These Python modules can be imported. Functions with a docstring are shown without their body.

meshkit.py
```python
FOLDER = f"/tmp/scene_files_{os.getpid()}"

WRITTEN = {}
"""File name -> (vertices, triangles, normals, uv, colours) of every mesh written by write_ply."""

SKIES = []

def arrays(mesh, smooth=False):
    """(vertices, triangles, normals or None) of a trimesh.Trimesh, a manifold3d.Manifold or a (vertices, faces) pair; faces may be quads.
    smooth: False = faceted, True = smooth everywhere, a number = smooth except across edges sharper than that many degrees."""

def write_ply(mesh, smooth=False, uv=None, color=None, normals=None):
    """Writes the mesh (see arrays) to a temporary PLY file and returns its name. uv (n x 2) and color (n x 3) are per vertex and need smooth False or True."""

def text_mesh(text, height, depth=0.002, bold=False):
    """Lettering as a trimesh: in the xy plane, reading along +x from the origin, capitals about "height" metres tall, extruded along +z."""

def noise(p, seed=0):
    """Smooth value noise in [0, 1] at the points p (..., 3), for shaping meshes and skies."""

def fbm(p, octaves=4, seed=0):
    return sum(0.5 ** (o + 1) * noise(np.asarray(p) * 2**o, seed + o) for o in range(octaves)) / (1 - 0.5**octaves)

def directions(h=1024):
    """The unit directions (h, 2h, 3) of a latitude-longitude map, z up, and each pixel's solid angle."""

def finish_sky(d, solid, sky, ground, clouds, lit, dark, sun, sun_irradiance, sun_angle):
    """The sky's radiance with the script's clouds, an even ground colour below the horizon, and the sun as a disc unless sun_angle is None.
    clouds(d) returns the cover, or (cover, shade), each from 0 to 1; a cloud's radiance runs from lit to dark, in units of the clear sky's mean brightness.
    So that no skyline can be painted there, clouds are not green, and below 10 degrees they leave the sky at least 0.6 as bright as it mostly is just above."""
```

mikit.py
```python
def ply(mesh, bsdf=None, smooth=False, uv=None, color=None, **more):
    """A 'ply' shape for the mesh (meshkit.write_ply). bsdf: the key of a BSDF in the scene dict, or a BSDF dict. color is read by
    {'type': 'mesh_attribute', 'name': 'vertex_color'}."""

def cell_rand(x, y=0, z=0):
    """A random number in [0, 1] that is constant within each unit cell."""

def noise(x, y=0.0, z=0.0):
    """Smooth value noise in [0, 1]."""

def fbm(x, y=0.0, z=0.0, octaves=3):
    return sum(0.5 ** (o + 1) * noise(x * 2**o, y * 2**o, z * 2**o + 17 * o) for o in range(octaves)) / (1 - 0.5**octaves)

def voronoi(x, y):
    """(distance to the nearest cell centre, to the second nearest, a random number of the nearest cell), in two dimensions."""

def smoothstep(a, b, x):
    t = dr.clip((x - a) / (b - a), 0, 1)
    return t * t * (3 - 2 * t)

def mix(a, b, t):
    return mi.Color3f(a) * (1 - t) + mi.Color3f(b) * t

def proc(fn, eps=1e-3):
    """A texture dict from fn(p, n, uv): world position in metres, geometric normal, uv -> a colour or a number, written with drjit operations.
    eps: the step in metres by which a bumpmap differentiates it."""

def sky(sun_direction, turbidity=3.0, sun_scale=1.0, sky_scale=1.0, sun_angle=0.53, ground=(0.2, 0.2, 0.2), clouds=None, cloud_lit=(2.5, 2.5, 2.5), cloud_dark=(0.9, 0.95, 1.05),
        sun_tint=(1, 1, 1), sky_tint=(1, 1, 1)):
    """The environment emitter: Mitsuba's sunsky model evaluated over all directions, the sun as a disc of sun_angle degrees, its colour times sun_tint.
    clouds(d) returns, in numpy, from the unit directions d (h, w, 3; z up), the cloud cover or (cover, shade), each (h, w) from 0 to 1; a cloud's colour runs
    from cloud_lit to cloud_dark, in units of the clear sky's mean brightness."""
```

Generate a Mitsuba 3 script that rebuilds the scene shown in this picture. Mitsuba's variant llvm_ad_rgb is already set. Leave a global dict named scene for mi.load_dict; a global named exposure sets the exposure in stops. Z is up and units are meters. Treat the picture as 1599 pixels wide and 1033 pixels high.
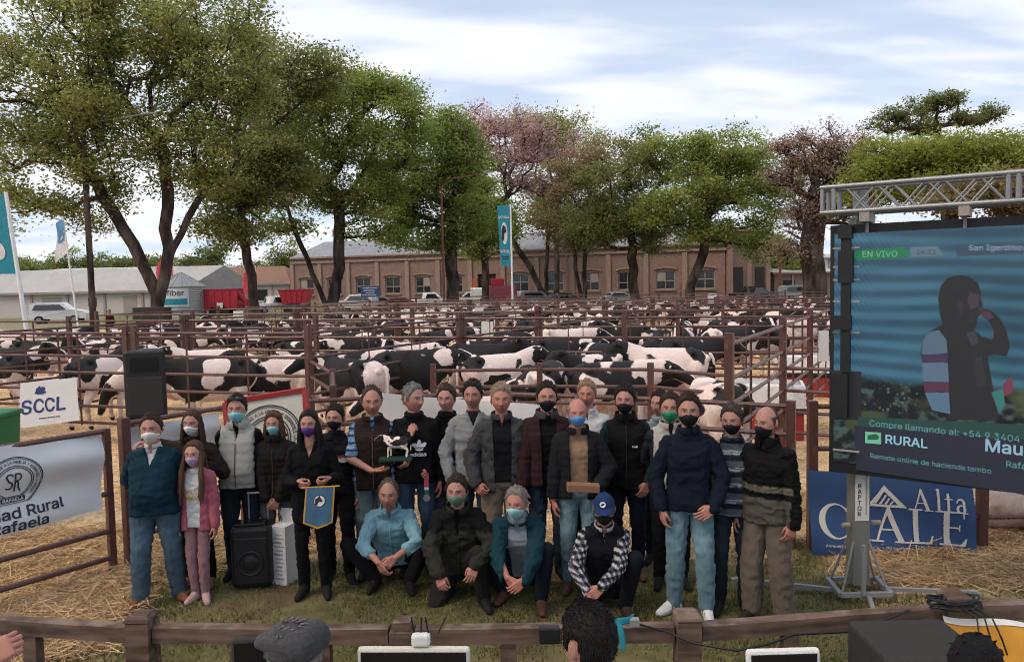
import math, random
import numpy as np, trimesh
import mitsuba as mi, drjit as dr
import manifold3d as m3
from manifold3d import Manifold, Mesh
from shapely.geometry import Polygon, Point, box as sbox, LineString
from shapely import affinity
from shapely.ops import unary_union
import mikit, meshkit
from mikit import proc, noise, fbm, voronoi, cell_rand, smoothstep, mix
T = mi.ScalarTransform4f
scene, labels = {}, {}

# ---------------------------------------------------------------- camera, sky, exposure
CAM = np.array([0.0, 0.0, 2.7]); PITCH = math.atan(75.5 / 1200.0); ROLL = 0.02
FWD = np.array([0, math.cos(PITCH), -math.sin(PITCH)])
_u0 = np.array([0, math.sin(PITCH), math.cos(PITCH)]); _r0 = np.array([1.0, 0, 0])
UPV = _u0 * math.cos(ROLL) + _r0 * math.sin(ROLL); RGT = _r0 * math.cos(ROLL) - _u0 * math.sin(ROLL)
scene['camera'] = {'type': 'perspective', 'fov': math.degrees(2 * math.atan(799.5 / 1200.0)), 'fov_axis': 'x', 'near_clip': 0.1, 'far_clip': 3000.0,
                   'to_world': T().look_at(origin=CAM.tolist(), target=(CAM + FWD).tolist(), up=UPV.tolist())}
exposure = 2.25
def sky_clouds(d):
    z = np.maximum(d[..., 2], 0.0)
    q = np.stack([d[..., 0] / (z + 0.18), d[..., 1] / (z + 0.18), 0 * z], -1)
    a = meshkit.fbm(q * [1.3, 3.6, 1] + [3.1, 1.7, 0], 5, 4)
    b = meshkit.fbm(q * [2.8, 9.0, 1] + [9.1, 4.7, 2], 4, 11)
    c = 0.62 * a + 0.38 * b
    cover = np.clip(0.74 + (c - 0.40) * 2.2, 0.68, 1.0)
    shade = np.clip(0.46 - (c - 0.46) * 2.8, 0.0, 1.0)
    return cover, shade
scene['sky'] = mikit.sky((-0.55, -0.35, 0.76), turbidity=3, sun_scale=0.27, sun_angle=24, sun_tint=(1.0, 0.95, 0.9), clouds=sky_clouds,
                         cloud_lit=(2.42, 2.5, 2.66), cloud_dark=(1.76, 1.96, 2.34), ground=(0.16, 0.15, 0.12))

def ray(px, py):
    d = FWD + RGT * ((px - 799.5) / 1200.0) + UPV * ((516.5 - py) / 1200.0)
    return d
def at(px, py, Y):
    d = ray(px, py); return CAM + d * (Y / d[1])
def ground(px, py, z=0.0):
    d = ray(px, py); return CAM + d * ((z - CAM[2]) / d[2])

# ---------------------------------------------------------------- keys and labels
_count = {}
def numbered(name):
    n = _count.get(name, -1) + 1; _count[name] = n
    return name if n == 0 else f'{name}_{n:03d}'
def thing(name, label=None, cat=None, group=None, kind=None):
    k = numbered(name); d = {}
    if label: d['label'] = label
    if cat: d['category'] = cat
    if group: d['group'] = group
    if kind: d['kind'] = kind
    labels[k] = d
    return k
def put(key, shape): scene[key] = shape; return key
def part(parent, name, mesh, bsdf=None, smooth=False, label=None, kind=None, **kw):
    k = numbered(parent + '__' + name)
    if isinstance(mesh, dict): scene[k] = mesh
    else: scene[k] = mikit.ply(mesh, bsdf, smooth=smooth, **kw)
    if label or kind: labels[k] = {a: b for a, b in (('label', label), ('kind', kind)) if b}
    return k
def solo(name, mesh, bsdf, label, cat, group=None, kind=None, smooth=False, **kw):
    k = thing(name, label, cat, group, kind); scene[k] = mikit.ply(mesh, bsdf, smooth=smooth, **kw); return k
def structure(name, mesh, bsdf, kind='structure', label=None, smooth=False, **kw):
    k = numbered(name); scene[k] = mikit.ply(mesh, bsdf, smooth=smooth, **kw); labels[k] = {'kind': kind}
    if label: labels[k]['label'] = label
    return k

# ---------------------------------------------------------------- mesh helpers
def tm(v, f): return trimesh.Trimesh(np.asarray(v, float), np.asarray(f, int), process=False)
class MB:
    def __init__(s): s.v, s.f, s.n = [], [], 0
    def add(s, v, f):
        s.v.append(np.asarray(v, float)); s.f.append(np.asarray(f, int) + s.n); s.n += len(v); return s
    def mesh(s, m): return s.add(m.vertices, m.faces)
    def box(s, c, size, rz=0.0, R=None):
        m = trimesh.creation.box(size); v = m.vertices
        if rz: v = v @ rotz(rz).T
        if R is not None: v = v @ R.T
        return s.add(v + np.asarray(c, float), m.faces)
    def bar(s, p, q, w, h, up=(0, 0, 1)):
        p, q = np.asarray(p, float), np.asarray(q, float); d = q - p; L = np.linalg.norm(d); d = d / L
        a = np.cross(up, d); a = a / (np.linalg.norm(a) + 1e-9); b = np.cross(d, a)
        m = trimesh.creation.box((L, w, h)); v = m.vertices
        return s.add(v[:, :1] * d + v[:, 1:2] * a + v[:, 2:] * b + (p + q) / 2, m.faces)
    def tube(s, p, q, r, n=8, r2=None):
        p, q = np.asarray(p, float), np.asarray(q, float)
        v, f = loft_vf(np.array([p, q]), [r, r if r2 is None else r2], None, n); return s.add(v, f)
    def loft(s, P, A, B=None, n=10, up=(0, 0, 1)):
        v, f = loft_vf(P, A, B, n, up); return s.add(v, f)
    def out(s): return tm(np.vstack(s.v), np.vstack(s.f))
def rotz(a): c, s = math.cos(a), math.sin(a); return np.array([[c, -s, 0], [s, c, 0], [0, 0, 1.0]])
def rotx(a): c, s = math.cos(a), math.sin(a); return np.array([[1, 0, 0], [0, c, -s], [0, s, c]])
def roty(a): c, s = math.cos(a), math.sin(a); return np.array([[c, 0, s], [0, 1, 0], [-s, 0, c]])
def loft_vf(P, A, B=None, n=10, up=(0, 0, 1.0)):
    P = np.asarray(P, float); k = len(P); A = np.broadcast_to(np.asarray(A, float), (k,)); B = A if B is None else np.broadcast_to(np.asarray(B, float), (k,))
    t = np.gradient(P, axis=0); t /= np.linalg.norm(t, axis=1, keepdims=True) + 1e-12
    up = np.asarray(up, float)
    if abs((t @ up)).max() > 0.97: up = np.array([0, 1.0, 0]) if abs(t[:, 1]).max() < 0.9 else np.array([1.0, 0, 0])
    a = np.cross(up, t); a /= np.linalg.norm(a, axis=1, keepdims=True) + 1e-12
    b = np.cross(t, a); ang = np.arange(n) * 2 * np.pi / n
    v = (P[:, None] + A[:, None, None] * np.cos(ang)[None, :, None] * a[:, None] + B[:, None, None] * np.sin(ang)[None, :, None] * b[:, None]).reshape(-1, 3)
    i, j = np.meshgrid(np.arange(k - 1), np.arange(n), indexing='ij')
    q = np.stack([i * n + j, i * n + (j + 1) % n, (i + 1) * n + (j + 1) % n, (i + 1) * n + j], -1).reshape(-1, 4)
    f = np.vstack([q[:, [0, 1, 2]], q[:, [0, 2, 3]]])
    c0, c1 = len(v), len(v) + 1; v = np.vstack([v, P[:1], P[-1:]]); jj = np.arange(n)
    f = np.vstack([f, np.stack([(jj + 1) % n, jj, jj * 0 + c0], 1), np.stack([(k - 1) * n + jj, (k - 1) * n + (jj + 1) % n, jj * 0 + c1], 1)])
    return v, f
def mani(mesh):
    return Manifold(Mesh(np.asarray(mesh.vertices, np.float32), np.asarray(mesh.faces, np.uint32)))
def loftm(P, A, B=None, n=14, up=(0, 0, 1.0)): return mani(tm(*loft_vf(P, A, B, n, up)))
def tri(m):
    x = m.to_mesh(); return tm(x.vert_properties[:, :3], x.tri_verts)
def union(ms): return Manifold.batch_boolean(ms, m3.OpType.Add)
def sph(p, r, n=12): return Manifold.sphere(r, n).translate([float(x) for x in p])
def hullsp(pts, n=12): return Manifold.batch_hull([sph(p, r, n) for p, r in pts])
def bone(p, q, rp, rq, n=12): return hullsp([(p, rp), (q, rq)], n)
def smooth_mesh(m, L=0.03, it=8):
    t = tri(m.refine_to_length(L)); trimesh.smoothing.filter_taubin(t, lamb=0.5, nu=0.52, iterations=it); return t
def rbox(size, r, n=8):
    x, y, z = [s / 2 - r for s in size]
    return tri(Manifold.batch_hull([sph((a * x, b * y, c * z), r, n) for a in (-1, 1) for b in (-1, 1) for c in (-1, 1)]))
def move(m, R=None, t=(0, 0, 0), s=1.0):
    v = np.asarray(m.vertices) * s
    if R is not None: v = v @ np.asarray(R).T
    return tm(v + np.asarray(t, float), m.faces)
def extrude(poly, d):
    ms = [trimesh.creation.extrude_polygon(g, d, engine='earcut') for g in getattr(poly, 'geoms', [poly]) if g.area > 1e-9]
    return trimesh.util.concatenate(ms)
def chamfer_box(c, size, ch=0.006):
    x, y, z = [s / 2 for s in size]; pts = []
    for a in (-1, 1):
        for b in (-1, 1):
            for d in (-1, 1):
                pts += [(a * (x - ch), b * y, d * z), (a * x, b * (y - ch), d * z), (a * x, b * y, d * (z - ch))]
    h = tri(Manifold.hull_points(np.array(pts))); h.vertices += np.asarray(c, float); return h
def tri_normals_ok(m): return m

# ---------------------------------------------------------------- materials
def mat(name, rgb, rough=0.6, metallic=0.0, two=True, spec=0.4, **kw):
    b = {'type': 'principled', 'base_color': rgb if isinstance(rgb, dict) else {'type': 'rgb', 'value': list(rgb)}, 'roughness': rough, 'metallic': metallic, 'specular': spec, **kw}
    scene[name] = {'type': 'twosided', 'bsdf': b} if two else b
    return name
VC = {'type': 'mesh_attribute', 'name': 'vertex_color'}
def f_rust(p, n, uv):
    a = fbm(p.x * 9, p.y * 9, p.z * 5, 3); b = fbm(p.x * 40, p.y * 40, p.z * 14, 2)
    c = mix((0.060, 0.024, 0.022), (0.115, 0.050, 0.042), a)
    return mix(c, (0.20, 0.13, 0.115), smoothstep(0.66, 0.82, b) * 0.45)
mat('m_pipe', proc(f_rust), 0.42, spec=0.5)
def f_cow(p, n, uv):
    k = smoothstep(0.47, 0.53, uv.x + 0.10 * (fbm(p.x * 34, p.y * 34, p.z * 34, 3) - 0.5))
    dirt = fbm(p.x * 5, p.y * 5, p.z * 5, 3)
    w = mix((0.72, 0.60, 0.56), (0.36, 0.24, 0.165), smoothstep(0.42, 0.85, dirt) * smoothstep(1.45, 0.2, p.z)); w = w * (0.86 + 0.28 * fbm(p.x * 60, p.y * 60, p.z * 25, 2))
    w = mix(w, (0.62, 0.36, 0.32), smoothstep(0.4, 0.9, uv.y))
    return mix(w, (0.016, 0.014, 0.015), k)
mat('m_cow', proc(f_cow), 0.7, spec=0.25, sheen=0.2)
mat('m_skin', VC, 0.55, spec=0.35)
def f_clothbump(p, n, uv):
    return 0.0035 * fbm(p.x * 38, p.y * 38, p.z * 30, 3) + 0.006 * fbm(p.x * 13, p.y * 13, p.z * 9, 2)
scene['m_cloth'] = {'type': 'twosided', 'bsdf': {'type': 'bumpmap', 'scale': 1.0, 'arbitrary': proc(f_clothbump), 'bsdf': {'type': 'principled', 'base_color': VC, 'roughness': 0.85, 'specular': 0.15, 'sheen': 0.25}}}
mat('m_hair', VC, 0.6, spec=0.15)
mat('m_gloss', VC, 0.35, spec=0.5)
mat('m_matte', VC, 0.8, spec=0.2)
scene['m_leaf'] = {'type': 'principledthin', 'base_color': VC, 'roughness': 0.7, 'diff_trans': 1.35, 'eta': 1.3}
scene['m_straw'] = {'type': 'twosided', 'bsdf': {'type': 'principled', 'base_color': VC, 'roughness': 0.7, 'specular': 0.25}}
scene['m_blade'] = {'type': 'principledthin', 'base_color': VC, 'roughness': 0.6, 'diff_trans': 0.7, 'eta': 1.3}
def f_bark(p, n, uv):
    a = fbm(p.x * 3.2, p.y * 3.2, p.z * 0.9, 4)
    return mix((0.030, 0.022, 0.020), (0.105, 0.080, 0.070), smoothstep(0.3, 0.75, a))
mat('m_bark', proc(f_bark), 0.9, spec=0.15)
mat('m_black', (0.012, 0.012, 0.014), 0.5)
mat('m_blackgloss', (0.010, 0.010, 0.012), 0.18)
mat('m_white', (0.72, 0.72, 0.73), 0.5)
mat('m_galv', (0.26, 0.27, 0.28), 0.5, metallic=0.3)
mat('m_alu', (0.29, 0.295, 0.305), 0.45, metallic=0.6)
def col(mesh, rgb, jit=0.0, seed=0):
    n = len(mesh.vertices); c = np.tile(np.asarray(rgb, float), (n, 1))
    return c
def vput(parent, name, mesh, bsdf, rgb, smooth=True, label=None):
    return part(parent, name, mesh, bsdf, smooth=smooth, label=label, color=col(mesh, rgb))
# ---------------------------------------------------------------- people
SKIN = np.array([0.37, 0.188, 0.148])
def _grid(nT=50, nP=76):
    th = np.linspace(0, np.pi, nT + 2)[1:-1]
    ph = np.linspace(-np.pi, np.pi, nP, endpoint=False); ph = ph - 0.34 * np.sin(ph)       # denser over the face
    th, ph = np.meshgrid(th, ph, indexing='ij')
    d = np.stack([np.sin(th) * np.sin(ph), -np.sin(th) * np.cos(ph), np.cos(th)], -1).reshape(-1, 3)
    d = np.vstack([d, [[0, 0, 1], [0, 0, -1]]])
    i, j = np.meshgrid(np.arange(nT - 1), np.arange(nP), indexing='ij'); J = (j + 1) % nP
    q = np.stack([i * nP + j, (i + 1) * nP + j, (i + 1) * nP + J, i * nP + J], -1).reshape(-1, 4)
    f = [q[:, [0, 1, 2]], q[:, [0, 2, 3]]]; jj = np.arange(nP); t, b = nT * nP, nT * nP + 1
    f += [np.stack([jj * 0 + t, jj, (jj + 1) % nP], 1), np.stack([jj * 0 + b, (nT - 1) * nP + (jj + 1) % nP, (nT - 1) * nP + jj], 1)]
    return d, np.vstack(f)
HD, HF = _grid()
def _skull(h):
    p = HD * np.array([0.076, 0.097, 0.118]); z = p[:, 2]
    s = np.clip(-z / 0.118, 0, 1); p[:, 0] *= (1 - h.get('jaw', 0.20) * s ** 1.6) * h.get('wide', 1.0) * 1.05
    fr = p[:, 1] < 0
    p[:, 1] *= np.where(fr, 0.97, 1 - 0.36 * s ** 1.2)
    return p
def _gauss(p, x0, z0, sx, sz):
    return np.exp(-((np.abs(p[:, 0]) - x0) / sx) ** 2 - ((p[:, 2] - z0) / sz) ** 2) * (p[:, 1] < 0.0)
def _face(h):
    p = _skull(h); q = p.copy(); n = h.get('nose', 1.0)
    for a, x0, z0, sx, sz in ((0.011 * n, 0, -0.002, 0.009, 0.026), (0.021 * n, 0, -0.032, 0.012, 0.014), (0.008 * n, 0.014, -0.037, 0.007, 0.008), (0.006, 0.028, 0.026, 0.026, 0.009),
                              (-0.010, 0.032, 0.004, 0.015, 0.011), (0.005, 0.047, -0.028, 0.018, 0.018), (0.006, 0, -0.068, 0.024, 0.014), (-0.004, 0, -0.068, 0.024, 0.0035), (0.011, 0, -0.103, 0.022, 0.016),
                              (0.004, 0.032, 0.004, 0.009, 0.006)):
        q[:, 1] -= a * _gauss(p, x0, z0, sx, sz)
    return q
def _ss(a, b, x):
    t = np.clip((x - a) / (b - a), 0, 1); return t * t * (3 - 2 * t)
def head_parts(h):
    """face manifold, colour function, hair mesh, mask mesh, all in head coordinates (metres, origin between the ears)."""
    f = _face(h); sk = _skull(h); face = tm(f, HF)
    ears = []
    for s in (-1, 1):
        e = Manifold.sphere(1.0, 14).scale((0.009, 0.018, 0.032)).rotate((8, 0, s * 20)).translate((s * 0.077 * h.get('wide', 1), 0.014, -0.006)); ears.append(e)
    head = union([mani(face)] + ears)
    hc = np.array(h.get('hair', (0.03, 0.02, 0.015))); skin = np.array(h.get('skin', SKIN)); stub = 0.45 * h.get('stub', 0.0)
    def colour(p):
        c = np.tile(skin, (len(p), 1)); x, y, z = np.abs(p[:, 0]), p[:, 1], p[:, 2]; fr = (y < -0.03)
        def put_(w, rgb): c[:] = c * (1 - w[:, None]) + np.asarray(rgb) * w[:, None]
        put_(0.45 * np.exp(-((x - 0.045) / 0.02) ** 2 - ((z + 0.03) / 0.02) ** 2) * fr, skin * [1.25, 0.72, 0.7])
        put_(0.3 * np.exp(-(x / 0.014) ** 2 - ((z + 0.034) / 0.014) ** 2) * fr, skin * [1.2, 0.75, 0.7])
        put_(stub * _ss(-0.035, -0.055, z) * _ss(0.03, 0.0, y) * (1 - np.exp(-(x / 0.02) ** 2 - ((z + 0.067) / 0.008) ** 2)), hc * 0.7 + skin * 0.12)
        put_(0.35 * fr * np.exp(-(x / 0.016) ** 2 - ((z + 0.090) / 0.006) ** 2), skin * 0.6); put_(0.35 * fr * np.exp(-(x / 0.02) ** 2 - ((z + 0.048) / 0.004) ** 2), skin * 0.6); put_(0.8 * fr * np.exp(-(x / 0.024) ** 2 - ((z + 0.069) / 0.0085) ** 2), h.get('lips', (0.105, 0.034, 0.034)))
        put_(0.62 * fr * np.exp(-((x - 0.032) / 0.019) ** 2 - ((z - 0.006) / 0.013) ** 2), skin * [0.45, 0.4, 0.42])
        put_(1.0 * fr * ((np.abs(x - 0.032) / 0.0125) ** 2 + ((z - 0.004) / 0.0055) ** 2 < 1), (0.34, 0.31, 0.30))
        put_(1.0 * fr * ((np.abs(x - 0.032) / 0.0062) ** 2 + ((z - 0.004) / 0.0062) ** 2 < 1), (0.02, 0.012, 0.01))
        put_(0.85 * fr * _ss(0.006, 0.014, x) * _ss(0.052, 0.044, x) * np.exp(-((z - 0.025 - 0.05 * (x - 0.03)) / 0.0052) ** 2), hc * 0.8)
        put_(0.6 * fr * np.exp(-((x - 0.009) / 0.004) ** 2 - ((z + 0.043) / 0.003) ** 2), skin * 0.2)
        return c
    ph = np.abs(np.arctan2(HD[:, 0], -HD[:, 1])); z = sk[:, 2]
    hair = None
    if h.get('style') != 'bald':
        st = h.get('style', 'short'); hl = h.get('hairline', 0.074)
        line = np.interp(ph, [0, 0.5, 0.8, 1.1, 1.3, 1.45, 1.6, 1.9, 2.05, np.pi], [hl + 0.004, hl, hl - 0.018, 0.026, -0.026, -0.026, 0.026, 0.022, -0.055, -0.075])
        m = _ss(-0.008, 0.020, z - line + 0.012 * (meshkit.noise(HD * 15, 3) - 0.5))
        if h.get('balding'):
            top = _ss(0.045, 0.062, z) * _ss(2.2, 1.2, ph) ; m = m * (1 - 0.98 * top)
        th = h.get('thick', 0.012) * (0.55 + 0.5 * _ss(0.0, 0.09, z)) * (0.55 + 0.75 * meshkit.noise(HD * [11, 11, 7], 5) + 0.55 * meshkit.noise(HD * [36, 36, 14], 6))
        if h.get('quiff'): th = th + h['quiff'] * np.exp(-(ph / 0.7) ** 2 - ((z - 0.085) / 0.02) ** 2)
        o = sk + HD * (th * m - 0.012 * (1 - m))[:, None]; o[:, 1] += 0.003 * m
        mb = MB().add(o, HF[(m[HF] > 0.004).any(1)]); rl = np.random.default_rng(int(abs(hc.sum()) * 1e5) + 7)
        if not h.get('long') and h.get('thick', 0.012) > 0.005:
            cand = np.where(m > 0.85)[0]
            nl, lw = h.get('locks', (110, 0.8))
            for ci in rl.choice(cand, nl, replace=nl > len(cand)):
                q0, dd = o[ci], HD[ci]; fl = np.array([rl.normal(0, 0.5), 0.55 if z[ci] > 0.06 else 0.15, -0.1 if z[ci] > 0.06 else -0.7]); fl = fl - dd * (fl @ dd) * 0.8 + dd * rl.uniform(0.12, 0.45); fl /= np.linalg.norm(fl); ln = rl.uniform(0.016, 0.032) * h.get('lock_len', 1.0) * (1.3 if h.get('quiff') else 1)
                mb.loft(np.array([q0 - dd * 0.006, q0 + fl * ln * 0.5, q0 + fl * ln - dd * 0.002]), np.array([0.007, 0.006, 0.0012]) * lw, np.array([0.005, 0.004, 0.001]) * lw, 5, dd)
        if h.get('long'):
            rng = np.random.default_rng(h.get('seed', 1)); L = h['long']
            for k in range(46):
                a = rng.uniform(0.95, np.pi) * (1 if k % 2 else -1); r0 = rng.uniform(0.35, 0.95)
                d0 = np.array([math.sin(a), -math.cos(a), 0.0])
                sx = 0.075 + 0.012 * rng.random(); top = np.array([d0[0] * sx * r0, d0[1] * 0.085 * r0 * (1 if d0[1] > 0 else 0.8), 0.085 - 0.05 * (1 - r0)])
                mid = np.array([d0[0] * 0.088, d0[1] * 0.092, -0.01]); low = np.array([d0[0] * (0.094 + 0.02 * rng.random()), d0[1] * 0.09 + 0.01, -0.12 - 0.1 * L])
                if d0[1] < 0.3: low[0] *= 0.95
                if h.get('front') and abs(a) < 1.9: low[1] = -0.075 - 0.03 * rng.random(); low[0] = math.copysign(0.075 + 0.025 * rng.random(), d0[0])
                end = low + np.array([rng.normal(0, 0.012), (-0.045 if (h.get('front') and abs(a) < 1.9) else rng.normal(0.01, 0.012)), -L * rng.uniform(0.65, 1.0)])
                P = np.array([top, mid, low, (low + end) / 2 + rng.normal(0, 0.005, 3), end])
                mb.loft(P, np.array([0.014, 0.017, 0.017, 0.013, 0.004]), np.array([0.010, 0.011, 0.012, 0.009, 0.003]), 7, (0, 1, 0.2))
        hair = mb.out()
    mask = None
    if h.get('mask') is not None:
        zz = z; top = np.interp(ph, [0, 0.35, 0.9, 1.25], [-0.012, -0.022, -0.034, -0.040]); bot = np.interp(ph, [0, 0.5, 1.0, 1.25], [-0.118, -0.116, -0.095, -0.075])
        m = _ss(-0.003, 0.002, top - zz) * _ss(-0.004, 0.004, zz - bot) * _ss(1.28, 1.16, ph)
        pl = 0.0016 * np.sin(zz * 2 * np.pi / 0.017) if h.get('pleats', True) else 0
        # the mask spans nose, mouth and chin: a taut outer surface over the face
        taut = f.copy(); out = sk.copy(); bulge = 0.026 * np.exp(-(ph / 0.5) ** 2 - ((zz + 0.045) / 0.05) ** 2); out[:, 1] -= bulge
        o = out + HD * ((0.006 + pl) * m)[:, None]
        o = np.where((m > 0.02)[:, None], o, sk * 0.9)
        mb = MB().add(o, HF[(m[HF] > 0.004).any(1)])
        for s in (-1, 1):
            for zz_ in (-0.042, -0.078):
                mb.loft(np.array([(s * 0.066, -0.045, zz_), (s * 0.0795, -0.012, zz_ * 0.6 - 0.004), (s * 0.083, 0.018, 0.006 if zz_ > -0.05 else -0.03)]), 0.0017, None, 5)
        mask = mb.out()
    return head, colour, hair, mask

def ik(a, b, l1, l2, hint):
    a, b, hint = map(lambda q: np.asarray(q, float), (a, b, hint)); d = b - a; L = np.linalg.norm(d); d = d / L
    if L > (l1 + l2) * 0.998: b = a + d * (l1 + l2) * 0.998; L = (l1 + l2) * 0.998
    x = (l1 * l1 - l2 * l2 + L * L) / (2 * L); h = math.sqrt(max(l1 * l1 - x * x, 0)); n = hint - d * (hint @ d); n /= np.linalg.norm(n) + 1e-9
    return a + d * x + n * h, b
def hand(wr, d, nrm, side, curl=0.35, spread=0.0):
    """palm, four fingers and a thumb; nrm is the way the palm faces, side = +1 if the thumb lies towards cross(d, nrm)."""
    d = np.asarray(d, float) / np.linalg.norm(d); nrm = np.asarray(nrm, float); nrm = nrm - d * (nrm @ d); nrm /= np.linalg.norm(nrm); a = np.cross(d, nrm) * side
    P = lambda x, y, z: wr + a * x + d * y + nrm * z
    ms = [hullsp([(P(-0.020, 0.005, 0), 0.016), (P(0.020, 0.005, 0), 0.016), (P(-0.032, 0.082, 0), 0.0125), (P(0.030, 0.088, 0), 0.0125), (P(0.026, 0.03, 0.008), 0.015)], 10)]
    for k, (x, L, y0) in enumerate(((0.029, 0.072, 0.090), (0.010, 0.080, 0.094), (-0.010, 0.074, 0.091), (-0.029, 0.058, 0.084))):
        p = P(x, y0, 0); ang = curl * 0.55; c = curl * (1 + 0.12 * k); sx = x * (1.0 + spread)
        for seg, (fr, r0, r1) in enumerate(((0.45, 0.0105, 0.0095), (0.32, 0.0095, 0.0086), (0.23, 0.0086, 0.0072))):
            q = p + (d * math.cos(ang) + nrm * math.sin(ang)) * L * fr + a * (x * 0.12 * (1 + spread))
            ms.append(bone(p, q, r0, r1, 8)); p = q; ang += c
    p0, p1 = P(0.024, 0.022, 0.010), P(0.046, 0.055, 0.020); p2 = p1 + (d * 0.85 + nrm * (0.25 + 0.4 * curl) - a * 0.15 * curl) * 0.030; p3 = p2 + (d * 0.8 + nrm * (0.3 + 0.3 * curl) - a * 0.4 * curl) * 0.024
    ms += [bone(p0, p1, 0.0155, 0.0125, 8), bone(p1, p2, 0.0122, 0.0105, 8), bone(p2, p3, 0.0105, 0.0085, 8)]
    return ms

_CLOTHN = [0]
def cloth_mesh(man, amp=0.010, L=0.026, it=8, freq=11.0, quilt=None, tf=None, fade=None):
    _CLOTHN[0] += 1
    t = smooth_mesh(man, L, it); n = t.vertex_normals; v = t.vertices
    s = _CLOTHN[0] * 3.7
    a = meshkit.fbm(v * [freq, freq, freq * 0.62] + s, 3, 2); ridge = 1 - np.abs(2 * meshkit.fbm(v * [freq * 0.8, freq * 0.8, freq * 1.5] + s + 9, 2, 7) - 1)
    dsp = amp * ((a - 0.5) * 1.3 + 1.5 * (ridge ** 4 - 0.38))
    if quilt:
        h = tf(v)[:, 2] if tf else v[:, 2]
        dsp = dsp * 0.6 + 0.011 * (np.sqrt(np.abs(np.sin(h * np.pi / quilt))) - 0.6)
    if fade is not None: dsp = dsp * fade(v)
    return tm(v + n * dsp[:, None], t.faces)

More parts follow.
